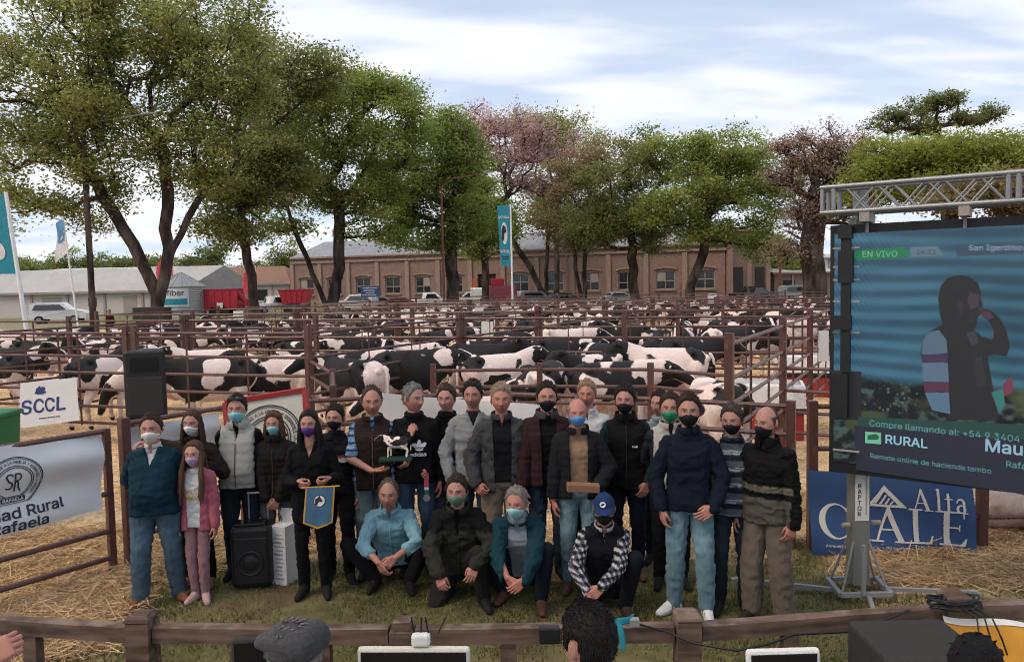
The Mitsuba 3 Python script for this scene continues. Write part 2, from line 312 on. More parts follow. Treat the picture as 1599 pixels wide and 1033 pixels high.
def person(label, pos, yaw=0.0, height=1.75, girth=1.0, head=None, pose=None, garments=(), legs=None, shoes=None, group=None, extras=None, seated=False):
    k = thing('person', label, 'person', group); pose = pose or {}; head = head or {}; g = girth; kk = height / 1.80
    M = T().translate([float(pos[0]), float(pos[1]), float(pos[2]) if len(pos) > 2 else 0.0]).rotate([0, 0, 1], math.degrees(yaw)).scale(kk)
    pel = np.array(pose.get('pel', (0, 0, 0.95)), float); nk = np.array(pose.get('neck', pel + [0, 0.012, 0.555]), float)
    sy = pose.get('twist', 0.0); up = (nk - pel) / np.linalg.norm(nk - pel); tl = np.linalg.norm(nk - pel)
    lat0 = np.array([math.cos(sy), math.sin(sy), 0.0]); lat = lat0 - up * (lat0 @ up); lat /= np.linalg.norm(lat); fw = np.cross(up, lat) * -1.0   # forward (-y)
    fw = -np.cross(up, lat); fw = fw if fw[1] < 0 else -fw
    tf = lambda p: np.stack([(p - pel) @ lat, (p - pel) @ fw, (p - pel) @ up], -1)
    TP = lambda x, f, h: pel + lat * x + fw * f + up * h
    F = tl / 0.555
    W, C, S = 0.155 * F, 0.35 * F, 0.475 * F
    sw = pose.get('shw', 0.152) * (0.68 + 0.32 * g)
    sh = {s: TP(s * sw, 0.0, S - 0.022) + up * pose.get('shrug', {}).get(s, 0.0) for s in (-1, 1)}
    hd = np.array(pose.get('head', nk + up * 0.105 + fw * 0.024 + np.array([0, 0, 0.060])), float)
    belly = pose.get('belly', 0.0)
    def torso(off, low=False, skin=False):
        gg = g
        Pl = [(pel + lat * s * 0.066 * gg, 0.102 * gg + off) for s in (-1, 1)]
        Wl = [(TP(s * 0.052 * gg, 0, W), 0.092 * gg + off) for s in (-1, 1)] + ([(TP(s * 0.05, 0.03 + belly, W - 0.02), 0.10 * gg + off) for s in (-1, 1)] if belly else [])
        Cl = [(TP(s * 0.064 * gg, 0.005, C), 0.098 * (0.4 + 0.6 * gg) + off) for s in (-1, 1)]
        Sl = [(sh[s] - lat * s * 0.03, 0.050 + off) for s in (-1, 1)]
        Nl = [(nk + up * 0.0, 0.050 + off)]
        out = [hullsp(Pl + Wl, 14), hullsp(Wl + Cl, 14), hullsp(Cl + Sl, 14), hullsp([(sh[s] - lat * s * 0.07, 0.046 + off) for s in (-1, 1)] + Nl, 14)]
        if low: out.append(hullsp(Pl + [(pel + lat * s * 0.068 * gg - up * 0.16, 0.104 * gg + off) for s in (-1, 1)], 14))
        return out
    arms = {}
    for s in (-1, 1):
        A = dict({'wr': (s * 0.235, -0.03, 0.885), 'hint': (s * 0.35, 0.8, 0.0), 'hd': (s * -0.02, -0.12, -1), 'pn': (-s, 0.1, 0), 'curl': 0.42}, **pose.get('arm', {}).get(s, {}))
        el, wr = ik(sh[s], A['wr'], 0.285, 0.255, A['hint']); A['el'], A['wr'] = el, np.asarray(wr, float)
        if 'hd' not in pose.get('arm', {}).get(s, {}) and s in pose.get('arm', {}): A['hd'] = (wr - el)
        arms[s] = A
    lg = {}
    for s in (-1, 1):
        L = dict({'an': (s * 0.105, 0.02, 0.085), 'hint': (s * 0.15, -1, 0), 'toe': s * 0.25}, **pose.get('leg', {}).get(s, {}))
        hip = pel + lat * s * 0.086 * g - up * 0.03
        kn, an = ik(hip, L['an'], 0.425, 0.415, L['hint']); L.update(hip=hip, kn=kn, an=an); lg[s] = L
    skin = np.array(head.get('skin', SKIN))
    # --- body: one continuous mesh
    ms = torso(-0.004) + [bone(nk - up * 0.03, hd + np.array([0, 0.012, -0.05]), 0.056 * (0.6 + 0.4 * g), 0.053 * (0.6 + 0.4 * g), 16)]
    for s in (-1, 1):
        A, L = arms[s], lg[s]; c = L['kn'] + (L['an'] - L['kn']) * 0.3
        ms += [bone(sh[s], A['el'], 0.048, 0.040, 14), bone(A['el'], A['wr'], 0.042, 0.026, 14), bone(L['hip'], L['kn'], 0.080 * g, 0.052, 12), bone(L['kn'], c, 0.050, 0.052, 12), bone(c, L['an'], 0.052, 0.036, 12),
               bone(L['an'], L['an'] + np.array([math.sin(L['toe']) * 0.1, -math.cos(L['toe']) * 0.1, -0.045]) * (0 if 'knee' in L else 1), 0.036, 0.03, 10)]
        ms += hand(A['wr'], A['hd'], A['pn'], (1 if A.get('thumb', -s) > 0 else -1), A['curl'])
    Hm, hcol, hair, mask = head_parts(head)
    Rh = rotz(head.get('yaw', 0.0)) @ rotx(head.get('pitch', 0.0)) @ roty(head.get('tilt', 0.0)); hs = head.get('size', 1.0) * 1.06
    R4 = np.hstack([Rh * hs, hd[:, None]])
    Hm = Hm.transform(R4)
    body = tri(union(ms + [Hm]))
    loc = ((body.vertices - hd) @ Rh) / hs
    near = (np.linalg.norm(loc, axis=1) < 0.15) & (loc[:, 2] > -0.125)
    c = np.tile(skin, (len(body.vertices), 1)); c[near] = hcol(loc[near])
    hands_ = np.min([np.linalg.norm(body.vertices - arms[s]['wr'], axis=1) for s in (-1, 1)], axis=0) < 0.22
    c[hands_ & ~near] = skin * [1.05, 0.92, 0.9]
    part(k, 'body', body, 'm_skin', smooth=True, color=c, to_world=M)
    to = lambda m: tm((np.asarray(m.vertices) * hs) @ Rh.T + hd, m.faces)
    def piece(name, m, bs, rgb, label=None, smooth=True, jit=0.0):
        colr = np.asarray(rgb(m.vertices) if callable(rgb) else np.tile(np.asarray(rgb, float), (len(m.vertices), 1)))
        if bs == 'm_cloth': colr = np.clip(colr, 0, 1) ** 1.2; colr = colr * 0.88 + colr.mean(1, keepdims=True) * 0.12
        return part(k, name, m, bs, smooth=smooth, color=colr, to_world=M, label=label)
    if hair is not None:
        hc = np.array(head.get('hair', (0.03, 0.02, 0.015))); hv = meshkit.noise(np.asarray(hair.vertices) * [130, 130, 25], 4)[:, None] - 0.1
        part(k, 'hair', to(hair), 'm_hair', smooth=True, color=hc * (0.65 + 0.75 * hv), to_world=M)
    if mask is not None: piece('face_mask', to(mask), 'm_matte', head['mask'], head.get('mask_label'))
    # --- clothes
    for G in garments:
        off = G.get('off', 0.016); sl = G.get('sleeve', 'long'); parts_ = torso(off, low=True)
        for s in (-1, 1):
            A = arms[s]
            if sl == 'none': continue
            e2 = sh[s] + (A['el'] - sh[s]) * (0.82 if sl == 'short' else 1.0)
            so = off * 0.72; parts_.append(bone(sh[s], e2, 0.052 + so, 0.043 + so + (0.008 if sl == 'short' else 0), 14))
            if sl in ('long', 'roll'):
                w2 = A['el'] + (A['wr'] - A['el']) * (0.42 if sl == 'roll' else 0.97); parts_.append(bone(A['el'], w2, 0.042 + so, (0.040 if sl == 'roll' else 0.030) + so, 14))
        m = union(parts_)
        hem = G.get('hem', 0.0)       # height along the torso relative to the pelvis
        m = m.trim_by_plane([float(x) for x in up], float(up @ pel + hem))
        if sl == 'none':
            for s in (-1, 1): m = m.trim_by_plane([float(x) for x in -lat * s], float((-lat * s) @ (sh[s] + lat * s * G.get('arm', -0.005))))
        top = G.get('top', 0.012 if G.get('open') and G['open'][-1][1] > 0.2 else 0.03); nn = (up - fw * 0.25); nn /= np.linalg.norm(nn)
        m = m.trim_by_plane([float(x) for x in -nn], float(-nn @ (nk + up * top)))
        t = cloth_mesh(m, G.get('amp', 0.011) * 0.85, G.get('L', 0.024), G.get('it', 6), G.get('freq', 13.5), G.get('quilt'), tf)
        if G.get('open') is not None:
            poly = Polygon(G['open']); ex = extrude(poly, 0.6); v = ex.vertices
            ex = tm(pel + np.outer(v[:, 0], lat) + np.outer(v[:, 1], up) + np.outer(v[:, 2], fw), ex.faces)
            mm = mani(ex)
            if mm.volume() < 0: mm = mani(tm(ex.vertices, ex.faces[:, ::-1]))
            t = tri(mani(t) - mm)
        rgb = G['rgb']; cf = (lambda v, rgb=rgb: np.clip(rgb(tf(v), v), 0, 1)) if callable(rgb) else rgb
        piece(G['name'], t, G.get('bsdf', 'm_cloth'), cf, G.get('label'))
        if G.get('collar'):
            mb = MB(); R = 0.062 + off; n_ = 22; cc = np.linspace(0.25, 2 * np.pi - 0.25, n_)
            P = np.array([nk + up * (0.016 - 0.010 * math.cos(a)) + lat * math.sin(a) * R * 0.97 + fw * (math.cos(a) * R * 0.98 + 0.012) for a in cc])
            mb.loft(P, 0.007, G.get('collar_h', 0.024) * 0.8, 8, up)
            piece('collar', mb.out(), 'm_cloth', G.get('collar_rgb', rgb if not callable(rgb) else (0.3, 0.3, 0.3)))
        if G.get('zip'):
            h0, h1 = G['zip'][:2]; pts = []
            for h in np.linspace(h0, h1, 12):
                cand = tf(t.vertices); w = (np.abs(cand[:, 0]) < 0.03) & (np.abs(cand[:, 2] - h) < 0.03); fmax = cand[w, 1].max() if w.any() else 0.12
                pts.append(TP(0, fmax + 0.001, h))
            piece('zip', MB().loft(np.array(pts), 0.0045, 0.004, 6, (1, 0, 0)).out(), 'm_matte', G['zip'][2])
    if legs:
        off = legs.get('off', 0.010); flare = legs.get('flare', 0.0); ml = []
        Pl = [(pel + lat * s * 0.066 * g, 0.102 * g + off) for s in (-1, 1)]
        ml.append(hullsp(Pl + [(TP(s * 0.056 * g, 0, 0.10), 0.094 * g + off) for s in (-1, 1)], 14).trim_by_plane([float(x) for x in -up], float(-up @ (pel + up * legs.get('waist', 0.09)))))
        for s in (-1, 1):
            L = lg[s]; c = L['kn'] + (L['an'] - L['kn']) * 0.35; d = L['an'] - L['kn']; e = L['an'] - d / np.linalg.norm(d) * (0.01 if 'short' not in legs else 0.06)
            ml += [bone(L['hip'], L['kn'], 0.088 * g + off, 0.056 + off + flare, 14), bone(L['kn'], c, 0.056 + off + flare, 0.056 + off + flare, 14), bone(c, e, 0.056 + off + flare, 0.044 + off + flare, 14), hullsp([(L['hip'], 0.088 * g + off), (pel, 0.11 * g)], 12)]
        m = union(ml)
        t = cloth_mesh(m, legs.get('amp', 0.0095), 0.029, 5, legs.get('freq', 15.0), fade=lambda v: 0.15 + 0.85 * _ss(-0.02, -0.14, (v - pel) @ up)); rgb = legs['rgb']
        def lc(v, rgb=np.asarray(rgb, float)):
            if not legs.get('denim'): return np.tile(rgb, (len(v), 1))
            w = np.zeros(len(v))
            for s in (-1, 1):
                a, b = lg[s]['hip'], lg[s]['kn']; tt = np.clip(((v - a) @ (b - a)) / ((b - a) @ (b - a)), 0, 1); dd = np.linalg.norm(v - (a + tt[:, None] * (b - a)), axis=1)
                w = np.maximum(w, _ss(0.25, 0.6, tt) * _ss(1.0, 0.75, tt) * _ss(0.02, -0.06, v[:, 1] - a[1] + 0.05))
            nz = meshkit.fbm(v * 22, 3, 3)
            return rgb * (0.75 + 0.5 * nz)[:, None] * (1 + legs['denim'] * w)[:, None]
        piece(legs.get('name', 'trousers'), t, 'm_cloth', lc, legs.get('label'))
        if legs.get('belt'):
            mb = MB(); cc = np.linspace(0, 2 * np.pi, 25); R = 0.17 * g + off
            pr = tf(t.vertices); w = np.abs(pr[:, 2] - legs.get('waist', 0.09) + 0.02) < 0.03; rx, ry = np.abs(pr[w, 0]).max() + 0.004, np.abs(pr[w, 1]).max() + 0.004
            mb.loft(np.array([TP(math.sin(a) * rx, math.cos(a) * ry, legs.get('waist', 0.09) - 0.02) for a in cc]), 0.004, 0.018, 6, up); piece('belt', mb.out(), 'm_matte', legs['belt'])
    if shoes:
        for s in (-1, 1):
            L = lg[s]; an = L['an']; dr_ = np.array([math.sin(L['toe']), -math.cos(L['toe']), 0.0]); z0 = an[2] - 0.085
            if 'knee' in L:   # kneeling: the foot points back, its toes on the ground
                dr_ = np.array(L['knee'], float); q = [(an - dr_ * 0.02, 0.042), (an + dr_ * 0.09, 0.038), (an + dr_ * 0.16, 0.03)]; m = hullsp(q, 12)
            else:
                b = shoes.get('boot', 0.0); q1 = [(an - dr_ * 0.035 - [0, 0, 0.04], 0.040), (an + dr_ * 0.02 - [0, 0, 0.01], 0.045), (an + dr_ * 0.10 - [0, 0, 0.05], 0.040), (an + dr_ * 0.155 - [0, 0, 0.058], 0.031)]
                m = union([hullsp(q1, 12)] + ([bone(an, an + [0, 0, b], 0.056, 0.062, 12)] if b else [])).trim_by_plane([0, 0, 1], float(z0 + 0.002))
            t = smooth_mesh(m, 0.018, 4); sc_ = np.array(shoes.get('sole', (0.02, 0.018, 0.016))); up_ = np.array(shoes['rgb'], float); st = shoes.get('stripe')
            def sc(v):
                cc_ = np.where((v[:, 2] < z0 + 0.022)[:, None] & ('knee' not in L), sc_, up_)
                if st is not None:
                    a_ = (v - an) @ dr_ + 0.35 * (v[:, 2] - an[2]); w = (np.sin(a_ * 2 * np.pi / 0.034) > 0.25) & (a_ > -0.045) & (a_ < 0.075) & (v[:, 2] > z0 + 0.024) & (v[:, 2] < z0 + 0.078); cc_ = np.where(w[:, None], np.asarray(st), cc_)
                return cc_
            piece(shoes.get('name', 'shoe'), t, 'm_matte', sc)
    info = dict(key=k, M=M, kk=kk, pel=pel, nk=nk, hd=hd, Rh=Rh, hs=hs, arms=arms, tf=tf, TP=TP, piece=piece, to=to, world=lambda p: np.array(M.matrix)[:3, :3] @ np.asarray(p, float) + np.array(M.matrix)[:3, 3])
    if extras: extras(info)
    return info
# ---------------------------------------------------------------- the group in the arena
def spot(px, ytop, Z):
    Z *= 0.982
    p = at(px, ytop, Z); return (float(p[0]), float(Z)), float(p[2])
BLK = (0.012, 0.012, 0.014); JEAN = (0.075, 0.125, 0.175); LJEAN = (0.18, 0.27, 0.32); DJEAN = (0.022, 0.035, 0.055); KHAKI = (0.25, 0.19, 0.15)
MT, MW, MK, MB_ = (0.22, 0.50, 0.56), (0.62, 0.62, 0.60), (0.012, 0.012, 0.014), (0.09, 0.27, 0.55)
GREY, DARK, BRN, BLOND = (0.13, 0.135, 0.13), (0.018, 0.013, 0.011), (0.055, 0.03, 0.02), (0.26, 0.19, 0.13)
V_OPEN = lambda w=0.075, h=0.30, top=0.66: [(-w, top), (w, top), (0.0, h)]
GAP = lambda w=0.06, w2=0.08, lo=-0.2: [(-w2, 0.66), (w2, 0.66), (w, 0.42), (w * 0.8, lo), (-w * 0.8, lo), (-w, 0.42)]
ABACK = {s: {'wr': (s * 0.05, 0.17, 0.98), 'hint': (s * 0.8, 0.35, -0.2), 'pn': (0, 1, 0), 'hd': (-s, 0.1, -0.2)} for s in (-1, 1)}
def decal(info, mesh, garment_key_vertices, off=0.004):
    """lay a flat (x, h) mesh on the chest: the print follows the cloth."""
    from scipy.spatial import cKDTree
    q = info['tf'](garment_key_vertices); q = q[q[:, 1] > 0.0]; tr = cKDTree(q[:, [0, 2]]); v = np.asarray(mesh.vertices)
    d, i = tr.query(v[:, :2], k=6); f = q[i, 1].max(1)
    return tm(np.array([info['TP'](x, y + off + z, h) for (x, h, z), y in zip(v, f)]), mesh.faces)
def gv(info, name):
    f = scene[info['key'] + '__' + name]['filename']; return meshkit.WRITTEN[f][0].astype(float)

# A: stout man, dark teal V-neck jumper
p, h = spot(236, 647, 6.6)
person('stout man in a dark teal V-neck jumper and white mask, leftmost of the group', p, 0.12, h, 1.24, {'mask': MW, 'hair': (0.035, 0.02, 0.014), 'thick': 0.010, 'wide': 1.06, 'size': 1.05, 'yaw': 0.05},
       {'belly': 0.035, 'arm': {-1: {'wr': (-0.12, 0.16, 0.97), 'hint': (-0.9, 0.15, -0.1), 'pn': (0, 1, 0), 'hd': (1, 0.1, -0.2)}, 1: {'wr': (0.1, 0.17, 0.98), 'hint': (0.9, 0.3, -0.2), 'pn': (0, 1, 0), 'hd': (-1, 0.1, -0.2)}},
        'leg': {-1: {'an': (-0.15, -0.07, 0.085), 'toe': -0.55}, 1: {'an': (0.15, 0.07, 0.085), 'toe': 0.75}}},
       [dict(name='shirt', off=0.006, sleeve='none', rgb=(0.5, 0.5, 0.5), hem=0.1, collar=True, collar_rgb=(0.52, 0.52, 0.52)), dict(name='jumper', off=0.026, rgb=(0.008, 0.048, 0.075), hem=-0.07, open=V_OPEN(0.105, 0.38), amp=0.013, top=-0.012)],
       dict(rgb=JEAN, denim=0.35, off=0.016, name='jeans', flare=0.012), dict(rgb=(0.17, 0.07, 0.045), sole=(0.06, 0.03, 0.02)))
# B: woman, long brown hair, dark coat
p, h = spot(300, 640, 6.98)
person('woman with long brown hair, white mask and dark brown coat behind the girl', p, 0.0, h, 0.88, {'mask': MW, 'hair': BRN, 'long': 0.17, 'thick': 0.013, 'jaw': 0.33, 'size': 0.97, 'tilt': 0.06, 'seed': 3},
       {'arm': {-1: {'wr': (-0.40, -0.16, 1.535), 'hint': (-0.2, 0.9, -0.3), 'hd': (-0.5, -0.8, -0.25), 'pn': (0.1, -0.3, -1), 'curl': 0.35}, 1: {'wr': (0.12, -0.16, 1.30), 'hint': (0.9, 0.2, -1), 'hd': (-0.35, -0.3, 0.8), 'pn': (-0.4, 0.4, 0.2), 'curl': 0.9}}},
       [dict(name='coat', off=0.026, rgb=(0.035, 0.022, 0.018), hem=-0.14, collar=True, collar_rgb=(0.02, 0.014, 0.012), collar_h=0.035)],
       dict(rgb=(0.014, 0.014, 0.017)), dict(rgb=(0.14, 0.09, 0.08)))
# C: girl in pink
p, h = spot(303, 690, 6.66)
def girl_tee(q, v):
    c = np.tile([0.55, 0.55, 0.56], (len(q), 1)); w = (q[:, 2] > 0.21) & (q[:, 2] < 0.33) & (np.abs(q[:, 0]) < 0.085) & (meshkit.noise(v * [75, 1, 26], 2) > 0.42) & (np.abs(q[:, 2] - 0.27) > 0.008)
    c[w] = (0.55, 0.36, 0.10); return c
person('girl in a pink cardigan and pink leggings with long hair and a patterned mask', p, 0.0, h, 0.86, {'mask': (0.40, 0.27, 0.42), 'hair': (0.07, 0.038, 0.025), 'long': 0.34, 'front': True, 'thick': 0.012, 'jaw': 0.30, 'size': 1.13, 'seed': 5, 'skin': SKIN * 1.1, 'mask_label': 'lilac patterned face mask'},
       {'arm': {s: {'wr': (s * 0.215, -0.04, 0.85), 'hint': (s * 0.5, 0.8, 0), 'hd': (0, -0.1, -1)} for s in (-1, 1)}, 'leg': {-1: {'an': (-0.05, 0, 0.085), 'toe': -0.35}, 1: {'an': (0.06, -0.02, 0.085), 'toe': 0.5}}},
       [dict(name='tee_shirt', off=0.02, sleeve='none', rgb=girl_tee, hem=-0.09, top=0.0, L=0.018), dict(name='cardigan', off=0.032, rgb=(0.42, 0.12, 0.17), hem=-0.13, open=GAP(0.085, 0.09), top=0.01)],
       dict(rgb=(0.33, 0.19, 0.21), off=0.002, name='leggings', amp=0.008), dict(rgb=(0.42, 0.28, 0.27), sole=(0.5, 0.45, 0.42)))
# D: man in a pale padded vest
p, h = spot(370, 617, 7.2)
def d_extra(i):
    mb = MB()
    for s in (-1, 1):
        e = trimesh.creation.icosphere(2, 1.0); e.vertices = e.vertices * [0.030, 0.008, 0.021] + [s * 0.034, -0.085, 0.098]; mb.mesh(e)
        mb.tube((s * 0.064, -0.08, 0.10), (s * 0.082, 0.03, 0.055), 0.003, 5)
    mb.tube((-0.01, -0.088, 0.10), (0.01, -0.088, 0.10), 0.003, 5); i['piece']('sunglasses', i['to'](mb.out()), 'm_gloss', (0.02, 0.02, 0.025))
person('man in a pale grey padded vest and teal mask with sunglasses on his head', p, 0.1, h, 1.14, {'mask': MT, 'hair': DARK, 'size': 1.04}, {'arm': ABACK, 'belly': 0.02},
       [dict(name='shirt', off=0.014, rgb=BLK, hem=-0.05, collar=True), dict(name='vest', off=0.044, sleeve='none', rgb=(0.36, 0.36, 0.335), hem=-0.03, quilt=0.075, open=V_OPEN(0.055, 0.42), top=0.05, collar=True, collar_h=0.04, zip=(-0.02, 0.40, (0.05, 0.05, 0.05)), label='pale grey padded vest', arm=0.0)],
       dict(rgb=DJEAN, denim=0.3, name='jeans'), dict(rgb=BLK), extras=d_extra)
# E: woman, dark padded jacket
p, h = spot(427, 642, 7.2)
person('woman with short brown hair, teal mask and dark padded jacket, hands folded', p, 0.05, h, 0.98, {'mask': MT, 'hair': (0.075, 0.042, 0.028), 'long': 0.03, 'thick': 0.02, 'size': 0.96, 'jaw': 0.32, 'seed': 8},
       {'arm': {-1: {'wr': (-0.06, -0.17, 0.86), 'hint': (-1, 0.3, 0), 'hd': (0.6, -0.3, -0.8), 'pn': (0.4, 1, 0)}, 1: {'wr': (0.06, -0.17, 0.86), 'hint': (1, 0.3, 0), 'hd': (-0.6, -0.35, -0.8), 'pn': (-0.4, 1, 0)}}},
       [dict(name='scarf', off=0.016, sleeve='none', rgb=BLK, hem=0.3), dict(name='jacket', off=0.036, rgb=(0.024, 0.02, 0.02), hem=-0.10, quilt=0.065, collar=True, collar_h=0.04, zip=(-0.08, 0.46, (0.05, 0.045, 0.045)))],
       dict(rgb=(0.10, 0.11, 0.12), denim=0.3, name='jeans'), dict(rgb=(0.10, 0.05, 0.04)))
# F: woman in black with the pennant
p, h = spot(482, 640, 6.7)
F_ = person('woman in black with long black hair and a purple mask holding a blue pennant', p, 0.05, h, 0.98, {'mask': (0.085, 0.035, 0.20), 'hair': (0.014, 0.011, 0.012), 'long': 0.17, 'thick': 0.014, 'size': 0.97, 'jaw': 0.3, 'seed': 11},
       {'arm': {-1: {'wr': (-0.09, -0.24, 1.17), 'hint': (-0.35, 0.3, -1), 'hd': (0.75, -0.25, -0.25), 'pn': (0.1, 0.8, 0.4), 'curl': 1.0}, 1: {'wr': (0.22, -0.22, 1.19), 'hint': (0.4, 0.4, -1), 'hd': (-0.5, -0.5, -0.2), 'pn': (-0.2, 0.5, 0.6), 'curl': 1.0}}},
       [dict(name='sweater', off=0.022, rgb=(0.010, 0.010, 0.012), hem=-0.30, open=V_OPEN(0.09, 0.40), amp=0.012, top=-0.008)], dict(rgb=(0.011, 0.011, 0.013), name='leggings', off=0.004), dict(rgb=(0.012, 0.011, 0.011), boot=0.16, name='boot'))
# G: man in navy with chest band
p, h = spot(523, 632, 7.1)
def g_col(q, v):
    c = np.tile([0.011, 0.012, 0.020], (len(q), 1)); a = (np.abs(q[:, 0]) < 0.2)
    c[a & (q[:, 2] > 0.285) & (q[:, 2] < 0.33)] = (0.40, 0.40, 0.42); c[a & (q[:, 2] >= 0.33) & (q[:, 2] < 0.355)] = (0.30, 0.03, 0.05); return c
person('young man in a navy sweatshirt with a red and white chest band and black mask', p, 0.0, h, 1.0, {'mask': MK, 'hair': DARK, 'thick': 0.014, 'yaw': -0.1},
       {'leg': {1: {'an': (0.12, -0.12, 0.085), 'toe': 0.5}}}, [dict(name='sweatshirt', off=0.024, rgb=g_col, hem=-0.05, L=0.013, it=5)], dict(rgb=(0.013, 0.013, 0.016)), dict(rgb=(0.016, 0.017, 0.022), sole=(0.28, 0.28, 0.3)))
# H: man with the trophy
p, h = spot(580, 604, 7.15)
def h_col(q, v):
    z = np.mod(v[:, 2] + 0.01, 0.062); c = np.tile([0.16, 0.29, 0.47], (len(q), 1)); c[z < 0.020] = (0.02, 0.06, 0.13); c[(z > 0.030) & (z < 0.038)] = (0.36, 0.42, 0.5); return c
H_ = person('man in a dark brown vest over a blue striped shirt holding the cow trophy', p, 0.12, h, 1.16, {'hair': (0.05, 0.036, 0.028), 'hairline': 0.092, 'thick': 0.009, 'stub': 0.25, 'size': 1.06, 'wide': 1.04, 'pitch': 0.08, 'yaw': 0.12},
       {'arm': {-1: {'wr': (-0.005, -0.275, 1.075), 'hint': (-1, 0.2, -0.5), 'hd': (0.8, -0.25, 0.0), 'pn': (0.15, 0.25, 1), 'curl': 0.35, 'thumb': -1}, 1: {'wr': (0.30, -0.20, 1.10), 'hint': (0.8, 0.4, -0.6), 'hd': (-0.1, -0.8, 0.0), 'pn': (-0.3, 0.0, 1), 'curl': 0.3}}},
       [dict(name='shirt', off=0.016, sleeve='short', rgb=h_col, hem=-0.02, collar=True, collar_rgb=(0.12, 0.09, 0.07), L=0.012, it=5), dict(name='vest', off=0.034, sleeve='none', rgb=(0.042, 0.026, 0.022), hem=-0.09, open=V_OPEN(0.06, 0.44), zip=(-0.08, 0.42, (0.12, 0.10, 0.09)), collar=True, collar_h=0.03, arm=0.0)],
       dict(rgb=(0.16, 0.22, 0.24), denim=0.35, name='jeans', off=0.014), dict(rgb=(0.05, 0.035, 0.03)))
# I: grey haired man, black sweatshirt with trefoil print
p, h = spot(645, 600, 7.2)
def i_extra(i):
    leaves = []
    for a, sc in ((0, 1.0), (0.82, 0.95), (-0.82, 0.95)):
        l = affinity.scale(Point(0, 0).buffer(1, 24), 0.020, 0.042); l = affinity.translate(l, 0, 0.046 * sc); leaves.append(affinity.rotate(l, -math.degrees(a), origin=(0, 0)))
    sh_ = unary_union(leaves); cut = unary_union([sbox(-0.2, y, 0.2, y + 0.0045) for y in (-0.002, 0.008, 0.018)]); base = affinity.scale(Point(0, 0).buffer(1, 24), 0.038, 0.016)
    sh_ = unary_union([sh_, base]).difference(cut); m = extrude(affinity.translate(sh_, 0.045, 0.262), 0.0015); t = meshkit.text_mesh('adidas', 0.036, 0.0015, bold=True); t.vertices[:, :2] += [-0.045, 0.195]
    m = trimesh.util.concatenate([m, t]); v, f = trimesh.remesh.subdivide_to_size(m.vertices, m.faces, 0.02)
    part(i['key'], 'chest_print', decal(i, tm(v, f), gv(i, 'sweatshirt'), 0.003), 'm_white', to_world=i['M'], label='white three-leaf print with lettering')
person('grey-haired man in a black sweatshirt with a white leaf print, fist at his chin', p, 0.1, h, 1.08, {'hair': GREY, 'thick': 0.012, 'yaw': 0.75, 'stub': 0.2, 'size': 1.05},
       {'arm': {-1: {'wr': (-0.045, -0.17, 1.34), 'hint': (-0.7, 0.1, -1), 'hd': (0.35, 0.1, 0.9), 'pn': (0.5, 0.7, -0.2), 'curl': 1.25}}},
       [dict(name='sweatshirt', off=0.026, rgb=BLK, hem=-0.06, amp=0.012, collar=True)], dict(rgb=(0.04, 0.075, 0.125), denim=0.5, name='jeans'), dict(rgb=(0.03, 0.025, 0.02)), extras=i_extra)
# J: man behind in black with a rosette in hand
p, h = spot(697, 601, 7.35)
J_ = person('man in a black sweater standing half hidden behind the grey-jumper man, holding a ribbon', p, -0.05, h, 1.0, {'hair': (0.04, 0.025, 0.018), 'yaw': -0.12, 'stub': 0.15, 'skin': SKIN * 1.08},
       {'arm': {-1: {'wr': (-0.17, -0.24, 1.0), 'hint': (-0.8, 0.4, -0.4), 'hd': (-0.2, -0.8, -0.2), 'pn': (0.6, 0, 0.4), 'curl': 1.1}}},
       [dict(name='sweater', off=0.026, rgb=(0.011, 0.011, 0.012), hem=-0.05, collar=True)], dict(rgb=(0.10, 0.105, 0.12), denim=0.25, name='jeans'), dict(rgb=BLK))
# K: light grey V-neck
p, h = spot(738, 594, 7.15)
person('man in a light grey V-neck jumper and jeans, bare faced', p, 0.0, h, 1.05, {'hair': (0.02, 0.015, 0.013), 'yaw': -0.12, 'stub': 0.3, 'thick': 0.015, 'wide': 0.97, 'skin': SKIN * 0.92}, {'arm': {-1: {'wr': (-0.21, -0.13, 0.92), 'hint': (-0.9, 0.4, 0), 'hd': (0.2, -0.2, -1), 'pn': (0.5, 0.8, 0)}}},
       [dict(name='tee_shirt', off=0.008, sleeve='none', rgb=(0.03, 0.03, 0.035), hem=0.1), dict(name='jumper', off=0.026, rgb=(0.245, 0.255, 0.26), hem=-0.05, open=V_OPEN(0.09, 0.44), amp=0.014, top=-0.005)], dict(rgb=(0.03, 0.055, 0.09), denim=0.4, name='jeans'), dict(rgb=BLK))
# L: fair-haired man, grey jacket
p, h = spot(782, 600, 7.0)
person('fair-haired man in an open charcoal jacket over a black sweater and khaki trousers', p, 0.05, h, 1.1, {'hair': BLOND, 'quiff': 0.016, 'hairline': 0.068, 'size': 1.05, 'stub': 0.06, 'skin': SKIN * [1.1, 0.95, 0.92]}, {'arm': {-1: {'wr': (-0.25, -0.12, 0.93), 'hint': (-0.8, 0.5, 0), 'hd': (0.5, -0.4, -0.6), 'pn': (0.4, 0.8, 0), 'curl': 0.9}, 1: {'wr': (0.27, 0.02, 0.90), 'hint': (0.8, 0.5, 0)}}},
       [dict(name='sweater', off=0.024, rgb=(0.012, 0.012, 0.016), hem=-0.02, sleeve='none', open=V_OPEN(0.05, 0.47), amp=0.01), dict(name='jacket', off=0.034, rgb=(0.068, 0.068, 0.072), hem=-0.10, open=GAP(0.085, 0.08), collar=True, collar_h=0.034, amp=0.015)],
       dict(rgb=KHAKI, off=0.016, flare=0.012), dict(rgb=(0.03, 0.025, 0.02)))
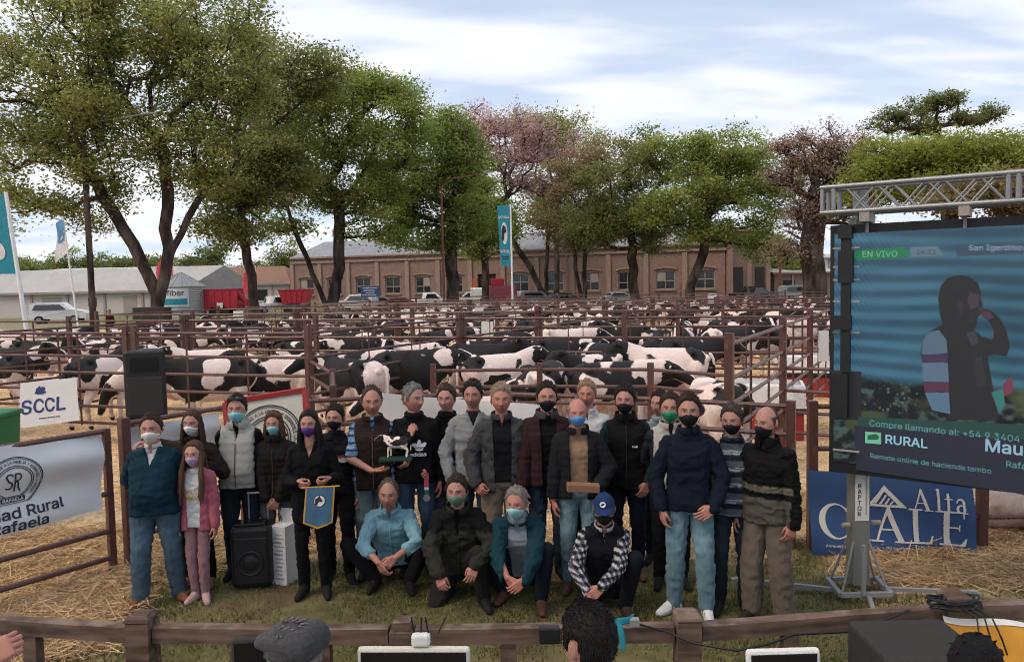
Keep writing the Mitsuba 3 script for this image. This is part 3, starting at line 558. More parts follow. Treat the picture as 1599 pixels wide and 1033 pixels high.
# M: maroon padded jacket
p, h = spot(853, 597, 7.0)
person('man in a maroon padded jacket, black shirt and black mask', p, 0.1, h, 1.06, {'mask': MK, 'hair': DARK, 'size': 1.03, 'yaw': -0.05, 'pleats': False}, {'arm': {-1: {'wr': (-0.25, -0.1, 0.87), 'hint': (-0.9, 0.4, 0), 'hd': (0.15, -0.15, -1)}}},
       [dict(name='shirt', off=0.016, rgb=(0.014, 0.014, 0.016), hem=-0.02, sleeve='none'), dict(name='jacket', off=0.040, rgb=(0.052, 0.022, 0.028), hem=-0.07, quilt=0.06, open=GAP(0.075, 0.075), collar=True, collar_h=0.042, collar_rgb=(0.09, 0.085, 0.09), label='maroon padded jacket')],
       dict(rgb=(0.03, 0.05, 0.075), denim=0.3, name='jeans'), dict(rgb=BLK))
# N: bald older man
p, h = spot(901, 622, 6.7)
N_ = person('balding older man in blue mask, tan roll-neck and dark padded jacket with a box', p, 0.0, h, 1.05, {'mask': MB_, 'hair': (0.20, 0.16, 0.14), 'balding': True, 'thick': 0.006, 'skin': SKIN * [1.12, 0.98, 0.95]},
       {'arm': {-1: {'wr': (-0.24, -0.06, 0.86), 'hint': (-0.9, 0.5, 0), 'hd': (0.1, -0.15, -1)}, 1: {'wr': (0.15, -0.21, 1.02), 'hint': (1, 0.3, -0.6), 'hd': (-0.8, -0.35, 0.05), 'pn': (-0.2, 0.4, 1), 'curl': 0.45}}},
       [dict(name='roll_neck', off=0.014, sleeve='none', rgb=(0.30, 0.195, 0.125), hem=-0.0, collar=True, collar_h=0.045), dict(name='jacket', off=0.042, rgb=(0.020, 0.021, 0.026), hem=-0.05, quilt=0.062, open=GAP(0.085, 0.085), collar=True, collar_h=0.04, label='dark padded jacket')],
       dict(rgb=LJEAN, denim=0.3, name='jeans', belt=(0.05, 0.03, 0.02)), dict(rgb=(0.10, 0.05, 0.035)))
# O: man in a white shirt behind
p, h = spot(916, 594, 7.4)
person('older man in a white shirt at the back between two dark padded jackets', p, -0.05, h, 1.1, {'hair': (0.22, 0.15, 0.10), 'thick': 0.016, 'yaw': -0.15, 'skin': SKIN * [1.12, 0.95, 0.92]}, {}, [dict(name='shirt', off=0.022, rgb=(0.56, 0.56, 0.58), hem=-0.03, collar=True, open=V_OPEN(0.03, 0.46))], dict(rgb=(0.04, 0.045, 0.06)), dict(rgb=BLK))
# P: black vest, teal sleeves
p, h = spot(976, 602, 7.0)
def p_extra(i):
    m = trimesh.util.concatenate([extrude(sbox(0.05 + 0.019 * k, 0.30, 0.063 + 0.019 * k, 0.318), 0.0015) for k in range(3)]); part(i['key'], 'badge', decal(i, m, gv(i, 'vest'), 0.003), 'm_white', to_world=i['M'])
person('man in a black vest with dark teal sleeves and a black mask, hand in pocket', p, -0.1, h, 1.12, {'mask': MK, 'hair': DARK, 'thick': 0.017, 'size': 1.04, 'yaw': -0.2, 'pleats': False}, {'arm': {1: {'wr': (0.19, -0.15, 0.93), 'hint': (1, 0.4, 0), 'hd': (-0.4, -0.15, -0.8), 'pn': (-0.3, 1, 0)}}},
       [dict(name='sweater', off=0.018, rgb=(0.012, 0.04, 0.045), hem=-0.02), dict(name='vest', off=0.036, sleeve='none', rgb=(0.012, 0.012, 0.013), hem=-0.09, collar=True, collar_h=0.042, arm=0.01, zip=(-0.08, 0.5, (0.03, 0.03, 0.03)))], dict(rgb=(0.018, 0.026, 0.04), denim=0.3, name='jeans'), dict(rgb=(0.12, 0.06, 0.045)), extras=p_extra)
# Q: hidden man
p, h = spot(1030, 610, 7.35)
person('man mostly hidden behind the green-masked man, only his dark hair and ear showing', p, -0.2, h, 1.0, {'hair': DARK, 'yaw': -0.5, 'thick': 0.014}, {}, [dict(name='shirt', off=0.02, rgb=(0.25, 0.33, 0.36), hem=-0.05, collar=True)], dict(rgb=DJEAN), dict(rgb=BLK))
# R: green mask, white padded vest
p, h = spot(1046, 614, 6.75)
person('man with a green mask and cream fleece vest over a dark shirt', p, -0.1, h, 1.08, {'mask': (0.03, 0.24, 0.12), 'hair': (0.03, 0.02, 0.016), 'yaw': -0.12, 'thick': 0.014, 'size': 1.03, 'mask_label': 'green face mask'}, {'arm': ABACK},
       [dict(name='shirt', off=0.016, rgb=(0.03, 0.032, 0.04), hem=-0.03, collar=True), dict(name='vest', off=0.036, sleeve='none', rgb=(0.44, 0.42, 0.38), hem=-0.06, open=V_OPEN(0.05, 0.44), collar=True, collar_h=0.034, zip=(-0.05, 0.42, (0.2, 0.19, 0.18)))], dict(rgb=(0.014, 0.016, 0.022)), dict(rgb=BLK))
# S: navy jumper, pale jeans, white trainers
p, h = spot(1075, 615, 6.12)
person('man in a navy jumper, pale blue jeans and white striped trainers, thumbs in his pockets', p, -0.1, h, 0.99, {'mask': MK, 'hair': (0.028, 0.018, 0.014), 'thick': 0.014, 'yaw': -0.12, 'size': 1.02, 'pleats': False},
       {'arm': {-1: {'wr': (-0.225, -0.07, 0.90), 'hint': (-0.9, 0.5, 0), 'hd': (0.15, -0.12, -1), 'pn': (1, 0.3, 0)}, 1: {'wr': (0.17, -0.15, 0.93), 'hint': (1, 0.35, 0.1), 'hd': (-0.8, -0.25, -0.45), 'pn': (-0.2, 1, -0.2), 'curl': 0.35}},
        'leg': {-1: {'an': (-0.115, 0.08, 0.085), 'toe': -0.95}, 1: {'an': (0.13, -0.03, 0.085), 'toe': 0.05}}},
       [dict(name='jumper', off=0.026, rgb=(0.012, 0.019, 0.038), hem=-0.06, collar=True, collar_h=0.03, amp=0.013)], dict(rgb=(0.155, 0.26, 0.32), denim=0.3, name='jeans', off=0.012, flare=0.006), dict(rgb=(0.58, 0.58, 0.58), sole=(0.6, 0.6, 0.6), stripe=(0.02, 0.02, 0.025), name='trainer'))
# T: striped polo
p, h = spot(1143, 631, 6.2)
def t_col(q, v):
    z = q[:, 2]; c = np.tile([0.10, 0.12, 0.15], (len(q), 1)); z = np.mod(z + 0.02, 0.135); c[z < 0.045] = (0.018, 0.025, 0.045)
    c[(z > 0.052) & (z < 0.062)] = (0.40, 0.42, 0.44); c[(z > 0.072) & (z < 0.08)] = (0.36, 0.38, 0.40); return c
person('man in a grey striped polo shirt and open beige cardigan, second from the right', p, -0.2, h, 1.0, {'mask': MK, 'hair': (0.045, 0.038, 0.034), 'thick': 0.014, 'yaw': -0.35, 'pitch': 0.1, 'tilt': -0.05, 'pleats': False}, {'arm': {-1: {'wr': (-0.235, -0.1, 0.87), 'hint': (-0.8, 0.5, 0), 'hd': (0.1, -0.15, -1)}}},
       [dict(name='polo_shirt', off=0.018, rgb=t_col, hem=-0.08, collar=True, collar_rgb=(0.05, 0.055, 0.07), L=0.012, it=5), dict(name='cardigan', off=0.032, rgb=(0.40, 0.34, 0.25), hem=-0.03, open=GAP(0.115, 0.085))], dict(rgb=(0.03, 0.045, 0.06), denim=0.3, name='jeans'), dict(rgb=(0.02, 0.018, 0.018)))
# U: bald man, hoodie
p, h = spot(1198, 635, 6.02)
def u_col(q, v):
    c = np.tile([0.012, 0.012, 0.013], (len(q), 1)); b = np.abs(q[:, 0]) < 0.22; h_ = q[:, 2]; mid = np.linalg.norm(q[:, :2], axis=1) < 0.26
    k = (np.abs(v[:, 0]) < 0.245) & mid; c[k & (h_ > 0.165) & (h_ < 0.215)] = (0.16, 0.145, 0.115); c[k & (h_ < 0.115)] = (0.105, 0.098, 0.085); return c
person('bald man in a black and grey hoodie with baggy taupe trousers at the right end', p, -0.7, h, 1.0, {'mask': MK, 'hair': (0.06, 0.045, 0.04), 'balding': True, 'thick': 0.004, 'yaw': -0.25, 'size': 1.05, 'stub': 0.35, 'pleats': False},
       {'arm': {1: {'wr': (0.255, -0.08, 0.83), 'hint': (0.8, 0.6, 0), 'hd': (-0.25, -0.25, -0.9), 'pn': (-0.6, 0.6, 0)}, -1: {'wr': (-0.25, -0.02, 0.86), 'hint': (-0.8, 0.5, 0)}}, 'leg': {-1: {'an': (-0.12, -0.02, 0.085), 'toe': -0.2}, 1: {'an': (0.13, 0.04, 0.085), 'toe': 0.4}}},
       [dict(name='hoodie', off=0.034, rgb=u_col, hem=-0.10, amp=0.015, collar=True, collar_h=0.05, collar_rgb=(0.012, 0.012, 0.013), L=0.013, it=5)], dict(rgb=(0.18, 0.148, 0.125), off=0.018, flare=0.020, amp=0.010), dict(rgb=(0.02, 0.018, 0.016)))

# ---- crouching row
def crouch(px, ytop, Z, lean, size=1.0, fwd=0.0):
    p, top = spot(px, ytop, Z); up = math.cos(lean); kk = size * 1.75 / 1.80
    pz = top / kk - (0.555 * up + 0.105 * up + 0.060 + 0.130); ny = 0.555 * math.sin(lean) + 0.105 * math.sin(lean) + 0.022
    return p, kk * 1.80, np.array([0, 0.0 + ny, max(pz, 0.2)]), np.array([0, ny - 0.555 * math.sin(lean), max(pz, 0.2) + 0.555 * up])
# V: light blue shirt
p, h, pel, nk = crouch(606, 747, 6.75, 0.42)
person('crouching bare-faced man in a light blue shirt with rolled sleeves, hands clasped', p, 0.05, h, 1.12, {'hair': (0.075, 0.06, 0.05), 'hairline': 0.094, 'thick': 0.008, 'stub': 0.12, 'size': 1.03, 'skin': SKIN * 0.9},
       {'pel': pel, 'neck': nk, 'arm': {-1: {'wr': (-0.075, -0.27, 0.375), 'hint': (-1, 0.25, -0.1), 'hd': (0.45, -0.15, -0.75), 'pn': (0.6, 0.7, 0.2), 'curl': 0.6}, 1: {'wr': (0.065, -0.25, 0.40), 'hint': (1, 0.2, 0.0), 'hd': (-0.75, -0.35, -0.55), 'pn': (-0.4, 0.8, -0.3), 'curl': 0.6}},
        'leg': {-1: {'an': (-0.15, 0.10, 0.085), 'hint': (-0.7, -1.0, 0.0), 'toe': -0.3}, 1: {'an': (0.16, 0.02, 0.085), 'hint': (0.6, -1, 0.2), 'toe': 0.25}}},
       [dict(name='shirt', off=0.022, sleeve='roll', rgb=(0.20, 0.37, 0.45), hem=-0.02, open=V_OPEN(0.035, 0.48), collar=True, collar_h=0.03, amp=0.016, zip=(0.05, 0.46, (0.28, 0.48, 0.58)))], dict(rgb=(0.018, 0.018, 0.024), off=0.018), dict(rgb=(0.014, 0.012, 0.012)))
# W: olive jacket, green-grey mask
p, h, pel, nk = crouch(713, 742, 6.5, 0.2)
def w_col(q, v):
    c = np.tile([0.042, 0.042, 0.034], (len(q), 1)); c[(q[:, 2] > 0.40)] = (0.013, 0.013, 0.014); return c
person('kneeling man in an olive and black jacket and grey-green mask, hands on thighs', p, 0.0, h, 1.14, {'mask': (0.10, 0.17, 0.13), 'hair': (0.032, 0.02, 0.015), 'yaw': -0.12, 'size': 1.05, 'pleats': False, 'mask_label': 'grey-green face mask'},
       {'pel': pel, 'neck': nk, 'arm': {-1: {'wr': (-0.15, -0.30, 0.36), 'hint': (-1, 0.3, -0.1), 'hd': (0.35, -0.5, -0.75), 'pn': (0.4, 0.6, -0.4), 'curl': 0.8}, 1: {'wr': (0.16, -0.28, 0.43), 'hint': (1, 0.3, -0.1), 'hd': (-0.35, -0.4, -0.8), 'pn': (-0.3, 0.7, -0.4), 'curl': 0.45}},
        'leg': {-1: {'an': (-0.14, 0.30, 0.075), 'hint': (-0.25, -1, -0.55), 'knee': (0.05, 0.8, -0.35)}, 1: {'an': (0.22, -0.12, 0.085), 'hint': (0.25, -1, 0.6), 'toe': 0.3}}},
       [dict(name='tee_shirt', off=0.012, sleeve='none', rgb=BLK, hem=0.1), dict(name='jacket', off=0.036, rgb=w_col, hem=-0.03, open=V_OPEN(0.055, 0.36), collar=True, collar_h=0.034, amp=0.018, zip=(-0.01, 0.35, (0.03, 0.03, 0.025)), collar_rgb=(0.042, 0.042, 0.034))], dict(rgb=(0.030, 0.029, 0.031), off=0.018), dict(rgb=(0.014, 0.013, 0.013)))
# X: teal jacket
p, h, pel, nk = crouch(806, 760, 6.4, 0.45)
person('crouching grey-haired man in a teal jacket over a pale shirt with a teal mask', p, -0.15, h, 1.14, {'mask': (0.25, 0.50, 0.55), 'hair': (0.17, 0.155, 0.145), 'thick': 0.013, 'yaw': -0.15, 'hairline': 0.075, 'size': 1.04, 'skin': SKIN * [1.08, 0.95, 0.92]},
       {'pel': pel, 'neck': nk, 'arm': {-1: {'wr': (-0.045, -0.30, 0.36), 'hint': (-1, 0.25, -0.1), 'hd': (0.5, -0.15, -0.6), 'pn': (0.5, 0.7, 0), 'curl': 0.6}, 1: {'wr': (0.09, -0.31, 0.34), 'hint': (1, 0.2, -0.1), 'hd': (-0.6, -0.3, -0.45), 'pn': (-0.3, 0.8, -0.2), 'curl': 0.6}},
        'leg': {-1: {'an': (-0.13, 0.10, 0.085), 'hint': (-0.7, -1, 0.0), 'toe': -0.35}, 1: {'an': (0.20, -0.06, 0.085), 'hint': (0.4, -1, 0.3), 'toe': 0.2}}},
       [dict(name='shirt', off=0.022, sleeve='none', rgb=(0.27, 0.31, 0.37), hem=-0.02, collar=True), dict(name='jacket', off=0.036, rgb=(0.010, 0.058, 0.08), hem=-0.10, open=GAP(0.085, 0.07), amp=0.017, collar=True)], dict(rgb=(0.016, 0.024, 0.04), off=0.014, name='jeans'), dict(rgb=(0.10, 0.045, 0.035)))
# Y: cap and checked shirt
p, h, pel, nk = crouch(943, 770, 6.2, 0.25)
def y_col(q, v):
    a = np.mod(v[:, 0] * 0.8 + v[:, 1] * 0.6, 0.045) < 0.024; b = np.mod(v[:, 2], 0.045) < 0.024
    c = np.tile([0.46, 0.46, 0.48], (len(q), 1)); c[a ^ b] = (0.10, 0.10, 0.12); c[a & b] = (0.012, 0.012, 0.016); return c
def y_extra(i):
    sk = HD * np.array([0.088, 0.108, 0.128]); z = sk[:, 2]; line = 0.040; o = np.where((z > line)[:, None], sk, HD * 0.05); dome = tm(o, HF)
    dome = tri(mani(tm(sk, HF)).trim_by_plane([0, 0, 1], line)); mb = MB().mesh(dome)
    P = []; n = 15; v = []
    for j, (r, dz) in enumerate(((0.98, 0.0), (1.75, -0.020))):
        for a in np.linspace(-1.0, 1.0, n): v.append((math.sin(a) * 0.086 * (1 + 0.10 * j), -math.cos(a) * 0.100 * r, line + dz - 0.012 * j * (a * a)))
    v = np.array(v); v = np.vstack([v, v + [0, 0, 0.005]]); f = []
    for a in range(n - 1):
        q = [a, a + 1, n + a + 1, n + a]; f += [(q[0], q[1], q[2]), (q[0], q[2], q[3])]; q = [x + 2 * n for x in q]; f += [(q[0], q[2], q[1]), (q[0], q[3], q[2])]
        f += [(n + a, n + a + 1, 3 * n + a + 1), (n + a, 3 * n + a + 1, 3 * n + a)]
    mb.add(v, f); i['piece']('cap', i['to'](mb.out()), 'm_cloth', (0.02, 0.05, 0.15), 'dark blue cap with a white round badge')
    b = extrude(Point(0, 0).buffer(0.022).difference(affinity.rotate(affinity.scale(Point(0.0, 0).buffer(0.013), 1.1, 0.6), 20)), 0.003); R = rotx(math.pi / 2 - 0.42)
    i['piece']('cap_badge', i['to'](tm(b.vertices @ R.T + [-0.012, -0.099, 0.075], b.faces)), 'm_matte', (0.6, 0.6, 0.62), smooth=False)
person('crouching man in a blue cap, dark vest and black and white checked shirt', p, -0.1, h, 1.1, {'mask': MK, 'hair': DARK, 'size': 1.03, 'pleats': False, 'pitch': 0.12, 'thick': 0.002},
       {'pel': pel, 'neck': nk, 'arm': {-1: {'wr': (-0.14, -0.31, 0.32), 'hint': (-1, 0.3, -0.1), 'hd': (-0.15, -0.35, -0.8), 'pn': (0.7, 0.4, 0), 'curl': 0.35}, 1: {'wr': (-0.03, -0.33, 0.36), 'hint': (1, 0.2, -0.2), 'hd': (-0.7, -0.2, -0.55), 'pn': (-0.2, 0.7, -0.3), 'curl': 0.4}},
        'leg': {-1: {'an': (-0.10, 0.22, 0.085), 'hint': (-0.3, -1, -0.4), 'toe': -0.2}, 1: {'an': (0.16, -0.02, 0.085), 'hint': (0.45, -1, 0.3), 'toe': 0.3}}},
       [dict(name='shirt', off=0.018, rgb=y_col, hem=-0.02, collar=True, collar_rgb=(0.4, 0.4, 0.42), L=0.013, it=5, open=V_OPEN(0.03, 0.47)), dict(name='vest', off=0.034, sleeve='none', rgb=(0.012, 0.014, 0.022), hem=-0.05, open=V_OPEN(0.045, 0.44), arm=0.0)], dict(rgb=(0.014, 0.016, 0.026), off=0.016), dict(rgb=(0.05, 0.03, 0.025)), extras=y_extra)
# ---------------------------------------------------------------- pens and cattle
PO, PU, PV = np.array([-3.3, 12.4]), np.array([0.96, -0.28]), np.array([0.48, 0.877])
def pen(a, b): return PO + a * PU + b * PV
def long_fence(bs, a, label, **kw):
    pipe_fence([pen(a, b) for b in bs], label, **kw)
def pipe_fence(line, label, heights=(0.35, 0.65, 0.95, 1.25, 1.55, 1.95), post_h=2.08, post=0.095, rail=0.026, bays=True, double=False, group=None, ties=True):
    """line: ground points of the posts. Each post and each rail of a bay is a part."""
    k = thing('pen_fence', label, 'pen fence', group); line = [np.array([p[0], p[1], 0.0]) for p in line]; n = 6 if len(line) > 6 else 8
    for i, p in enumerate(line):
        d = line[min(i + 1, len(line) - 1)] - line[max(i - 1, 0)]; a = math.atan2(d[1], d[0])
        mb = MB(); ph_ = post_h if p[1] < 34 else min(post_h, 1.85)
        for o in ((-0.09, 0.09) if double and 0 < i < len(line) - 1 else (0,)):
            q = p + np.array([math.cos(a), math.sin(a), 0]) * o
            m = chamfer_box((0, 0, 0), (post, post, ph_), 0.008); mb.mesh(move(m, rotz(a), q + [0, 0, ph_ / 2]))
        part(k, 'post', mb.out(), 'm_pipe')
    runs = list(zip(line[:-1], line[1:])) if bays else [(line[0], line[-1])]
    for p, q in runs:
        far_ = p[1] > 33; hs_ = heights if not far_ else (0.5, 0.95, 1.4, 1.75)
        for h in hs_:
            part(k, 'rail', MB().tube(p + [0, 0, h], q + [0, 0, h], rail if not far_ else 0.022, n).out(), 'm_pipe', smooth=40)
        L = np.linalg.norm(q - p)
        if bays and ties and L > 2.5 and p[1] < 30:
            for t in (0.33, 0.67):
                c = p + (q - p) * t; part(k, 'upright', MB().bar(c + [0, 0, heights[0] - 0.05], c + [0, 0, heights[-1]], 0.04, 0.02, up=(1, 0, 0)).out(), 'm_pipe')
    return k
BS = [0, 4.6, 8.3, 12.9, 17.5, 22.1, 26.7, 31.3, 36, 41, 46]
ordn = ['left', 'second', 'third', 'fourth', 'fifth', 'sixth', 'seventh', 'eighth', 'ninth']
pipe_fence([pen(0, b) for b in BS], 'long rust brown pipe fence running away from the tall post behind the black-sweatshirted men', double=True)
pipe_fence([pen(7, b) for b in [-2.0, 1.6] + BS[1:] + [52, 60, 70]], 'long rust brown pipe fence on the right running away beside the straw lane', double=False)
pipe_fence([pen(-7, b) for b in [-1.5] + BS], 'long rust brown pipe fence running away on the left behind the loudspeaker', double=True)
pipe_fence([pen(-14, b) for b in BS[2:]], 'rust brown pipe fence of the far left pens below the grey barn roof', bays=True)
pipe_fence([pen(-21, b) for b in BS[5:]], 'leftmost far rust brown pipe fence before the pale shed', bays=False)
pipe_fence([pen(14, b) for b in (9, 14, 20, 27, 36, 46, 58, 70)], 'rust brown pipe fence at the far right beside the green paddock', bays=True, heights=(0.5, 0.95, 1.4, 1.9))
pipe_fence([pen(a, 0) for a in (-12, -7, -3.5, 0)], 'rust brown pipe fence carrying the blue lettered white banner behind the loudspeaker', double=True)
for i, b in enumerate(BS[1:]):
    if i in (7, 9): continue
    pipe_fence([pen(a, b) for a in ((-14, -10.5, -7, -3.5, 0, 3.5, 7) if i < 4 else (-21, -14, -7, 0, 7, 14))], f'rust brown cross fence closing the {ordn[min(i, 8)] if i else "first"} row of cattle pens' if i < 9 else 'last rust brown cross fence before the parked cars', bays=i < 4, rail=0.026 if i < 4 else 0.02, ties=i < 3, **({} if i < 5 else dict(heights=(0.5, 0.95, 1.4, 1.75), post_h=1.8, post=0.08)))
pipe_fence([pen(7, 1.6), pen(9.5, 0.9), pen(12, 0.2)], 'short rust brown pipe fence in the straw lane left of the screen', heights=(0.3, 0.62, 0.95, 1.3), post_h=1.4)
pipe_fence([(-1.2, 11.5), (0.4, 11.4), (2.0, 11.1), (2.9, 10.2)], 'low rust brown pipe fence in front of the white cow with black patches', heights=(0.35, 0.62, 0.9, 1.15, 1.4), post_h=1.5, post=0.08)
pipe_fence([(-2.1, 8.9), (-2.5, 10.6), (-3.25, 12.3)], 'low rust brown fence running back to the tall double post', heights=(0.35, 0.65, 0.95, 1.25, 1.5), post_h=1.55, post=0.08)
pipe_fence([(-3.75, 7.32), (-3.0, 8.4), (-1.6, 8.7), (-0.2, 8.85), (1.3, 8.3), (2.75, 7.55)], 'front rust brown pipe fence directly behind the group of people', heights=(0.3, 0.58, 0.86, 1.14, 1.42), post_h=1.48, post=0.085)
pipe_fence([(2.95, 7.52), (4.6, 7.45), (7.0, 7.4)], 'front rust brown pipe fence carrying the blue banner below the screen', heights=(0.3, 0.66, 1.0, 1.42), post_h=1.48, post=0.085, ties=False)
pipe_fence([(-3.86, 7.2), (-4.95, 5.75)], 'rust brown gate hung with the grey banner with the round seal', heights=(0.16, 0.42, 0.78, 1.08, 1.38), post_h=1.4, post=0.06, ties=False)

# ---- a cow, built once per pose, its patches once per coat
def cow_mesh(pose):
    ly = pose == 'lying'; dz = -0.62 if ly else 0.0
    X = np.array([-0.84, -0.78, -0.66, -0.45, -0.15, 0.18, 0.45, 0.62, 0.74]); Z = np.array([1.10, 1.09, 1.06, 1.01, 0.97, 0.97, 1.0, 1.04, 1.06])
    RY = np.array([0.06, 0.17, 0.25, 0.285, 0.325, 0.32, 0.26, 0.19, 0.08]); RZ = np.array([0.07, 0.19, 0.28, 0.335, 0.375, 0.38, 0.36, 0.29, 0.14])
    ms = [loftm(np.stack([X, 0 * X, Z + dz], 1), RY, RZ, 22)]
    ms += [bone((-0.50, s * 0.225, 1.275 + dz), (-0.50, s * 0.10, 1.31 + dz), 0.062, 0.05) for s in (-1, 1)] + [sph((-0.80, s * 0.10, 1.16 + dz), 0.065, 10) for s in (-1, 1)]
    ne, hx = {'up': ((0.98, 0.0, 1.36), (0.42, 0.0, -0.26)), 'down': ((1.08, 0.05, 0.78), (0.18, 0.02, -0.46)), 'side': ((0.90, 0.28, 1.34), (0.10, 0.44, -0.22)), 'level': ((1.12, -0.05, 1.20), (0.42, -0.12, -0.24)), 'lying': ((0.92, 0.12, 0.86), (0.40, 0.16, -0.22))}[pose]
    ne, hx = np.array(ne), np.array(hx); n0 = np.array([0.52, 0, 1.08 + dz]); hd = hx / np.linalg.norm(hx)
    ms.append(loftm([n0, n0 * 0.55 + ne * 0.45 + [0, 0, 0.02], ne], [0.20, 0.14, 0.115], [0.30, 0.22, 0.15], 16))
    poll = ne - hd * 0.04; mz = ne + hx
    ms.append(loftm([poll - hd * 0.05, poll, ne + hx * 0.3, ne + hx * 0.62, ne + hx * 0.9, mz + hd * 0.02], [0.06, 0.105, 0.105, 0.08, 0.085, 0.05], [0.07, 0.12, 0.125, 0.095, 0.08, 0.045], 16))
    sd = np.cross([0, 0, 1.0], hd); sd /= np.linalg.norm(sd); up = np.cross(hd, sd)
    for s in (-1, 1): ms.append(loftm([poll + sd * s * 0.08 + up * 0.04, poll + sd * s * 0.18 + up * 0.05 - hd * 0.02, poll + sd * s * 0.29 + up * 0.01 - hd * 0.03], [0.03, 0.06, 0.012], [0.02, 0.025, 0.008], 10, hd))
    if not ly:
        for s in (-1, 1):
            st = 0.06 * s
            ms += [bone((0.44, s * 0.16, 0.85), (0.45, s * 0.17, 0.68), 0.15, 0.10), bone((0.45, s * 0.17, 0.68), (0.46 + st, s * 0.16, 0.42), 0.095, 0.062), bone((0.46 + st, s * 0.16, 0.42), (0.46 + st, s * 0.16, 0.12), 0.060, 0.044), bone((0.46 + st, s * 0.16, 0.12), (0.50 + st, s * 0.16, 0.045), 0.047, 0.055)]
            ms += [bone((-0.58, s * 0.16, 1.02), (-0.46, s * 0.19, 0.74), 0.20, 0.135), bone((-0.46, s * 0.19, 0.74), (-0.70 - st, s * 0.17, 0.50), 0.125, 0.062), bone((-0.70 - st, s * 0.17, 0.50), (-0.64 - st, s * 0.17, 0.13), 0.058, 0.045), bone((-0.64 - st, s * 0.17, 0.13), (-0.59 - st, s * 0.17, 0.045), 0.048, 0.056)]
        ms += [hullsp([((-0.40, 0.06, 0.66), 0.13), ((-0.40, -0.06, 0.66), 0.13), ((-0.2, 0, 0.68), 0.09)])]
        ms += [loftm([(-0.84, 0, 1.25), (-0.93, 0.01, 1.16), (-0.94, 0.02, 0.85), (-0.92, 0.03, 0.55), (-0.91, 0.03, 0.40)], [0.035, 0.03, 0.024, 0.045, 0.012], None, 10)]
    else:
        for s in (-1, 1):
            ms += [bone((0.42, s * 0.2, 0.22), (0.72, s * 0.22, 0.10), 0.12, 0.07), bone((0.72, s * 0.22, 0.10), (0.45, s * 0.26, 0.06), 0.06, 0.05), bone((-0.5, s * 0.22, 0.30), (-0.15, s * 0.36, 0.18), 0.22, 0.12), bone((-0.15, s * 0.36, 0.18), (-0.6, s * 0.36, 0.07), 0.09, 0.055)]
    m = union(ms)
    if ly: m = m.trim_by_plane([0, 0, 1], 0.01)
    t = smooth_mesh(m, 0.09, 5); return t, (poll, mz, hd, up)
COW_POSES = {p: cow_mesh(p) for p in ('up', 'down', 'side', 'level', 'lying')}
def cow_uv(pose, seed, white):
    t, (poll, mz, hd, up) = COW_POSES[pose]; v = np.asarray(t.vertices); ly = 0.62 if pose == 'lying' else 0
    q = v * [1.0, 0.75, 0.9] * 1.75 + [seed * 5.3, seed * 2.1, 0]
    f = meshkit.fbm(q, 3, seed + 40) * 1.15 - 0.08
    x = (f - white) * 3.2 + 0.5
    zz = v[:, 2] + ly
    x = np.where(v[:, 0] < 0.75, x - 1.4 * _ss(0.75, 0.5, zz), x)                                # white legs and belly
    hc = (v - (poll + mz) / 2); al = hc @ hd; la = np.linalg.norm(hc - np.outer(al, hd), axis=1); onh = (np.linalg.norm(v - (poll * 0.6 + mz * 0.4), axis=1) < 0.36)
    side = np.abs(hc @ np.cross(hd, up)); x = np.where(onh, 0.95 - 1.2 * _ss(0.055, 0.02, side) * (seed % 3 != 1), x)
    x = np.where((v[:, 2] < 0.07) & (pose != 'lying'), 1.0, x); x = np.where((v[:, 0] < -0.87) & (v[:, 2] < 0.62), -0.3, x)
    nose = np.linalg.norm(v - mz, axis=1) < 0.085; x = np.where(nose, 0.3, x)
    y = np.where(nose, 0.8, 0.0); y = np.maximum(y, 0.8 * (np.linalg.norm((v - [-0.38, 0, 0.60]) / [0.28, 0.2, 0.17], axis=1) < 1)) if not ly else y
    return mikit.ply(t, 'm_cow', smooth=True, uv=np.stack([np.clip(x, -0.5, 1.5), y], 1))
_cc = {}
def cow(x, y, yaw, pose='up', seed=0, white=0.5, size=1.0, label=None, group=None):
    key = (pose, seed, white)
    if key not in _cc: _cc[key] = cow_uv(*key)
    k = thing('dairy_cow', label, 'cow', group)
    scene[k] = {**_cc[key], 'to_world': T().translate([float(x), float(y), 0]).rotate([0, 0, 1], yaw).scale([0.92 * size, 1.04 * size, 1.07 * size])}
    return k
def cpx(px, Z): return float(at(px, 500, Z)[0]), Z
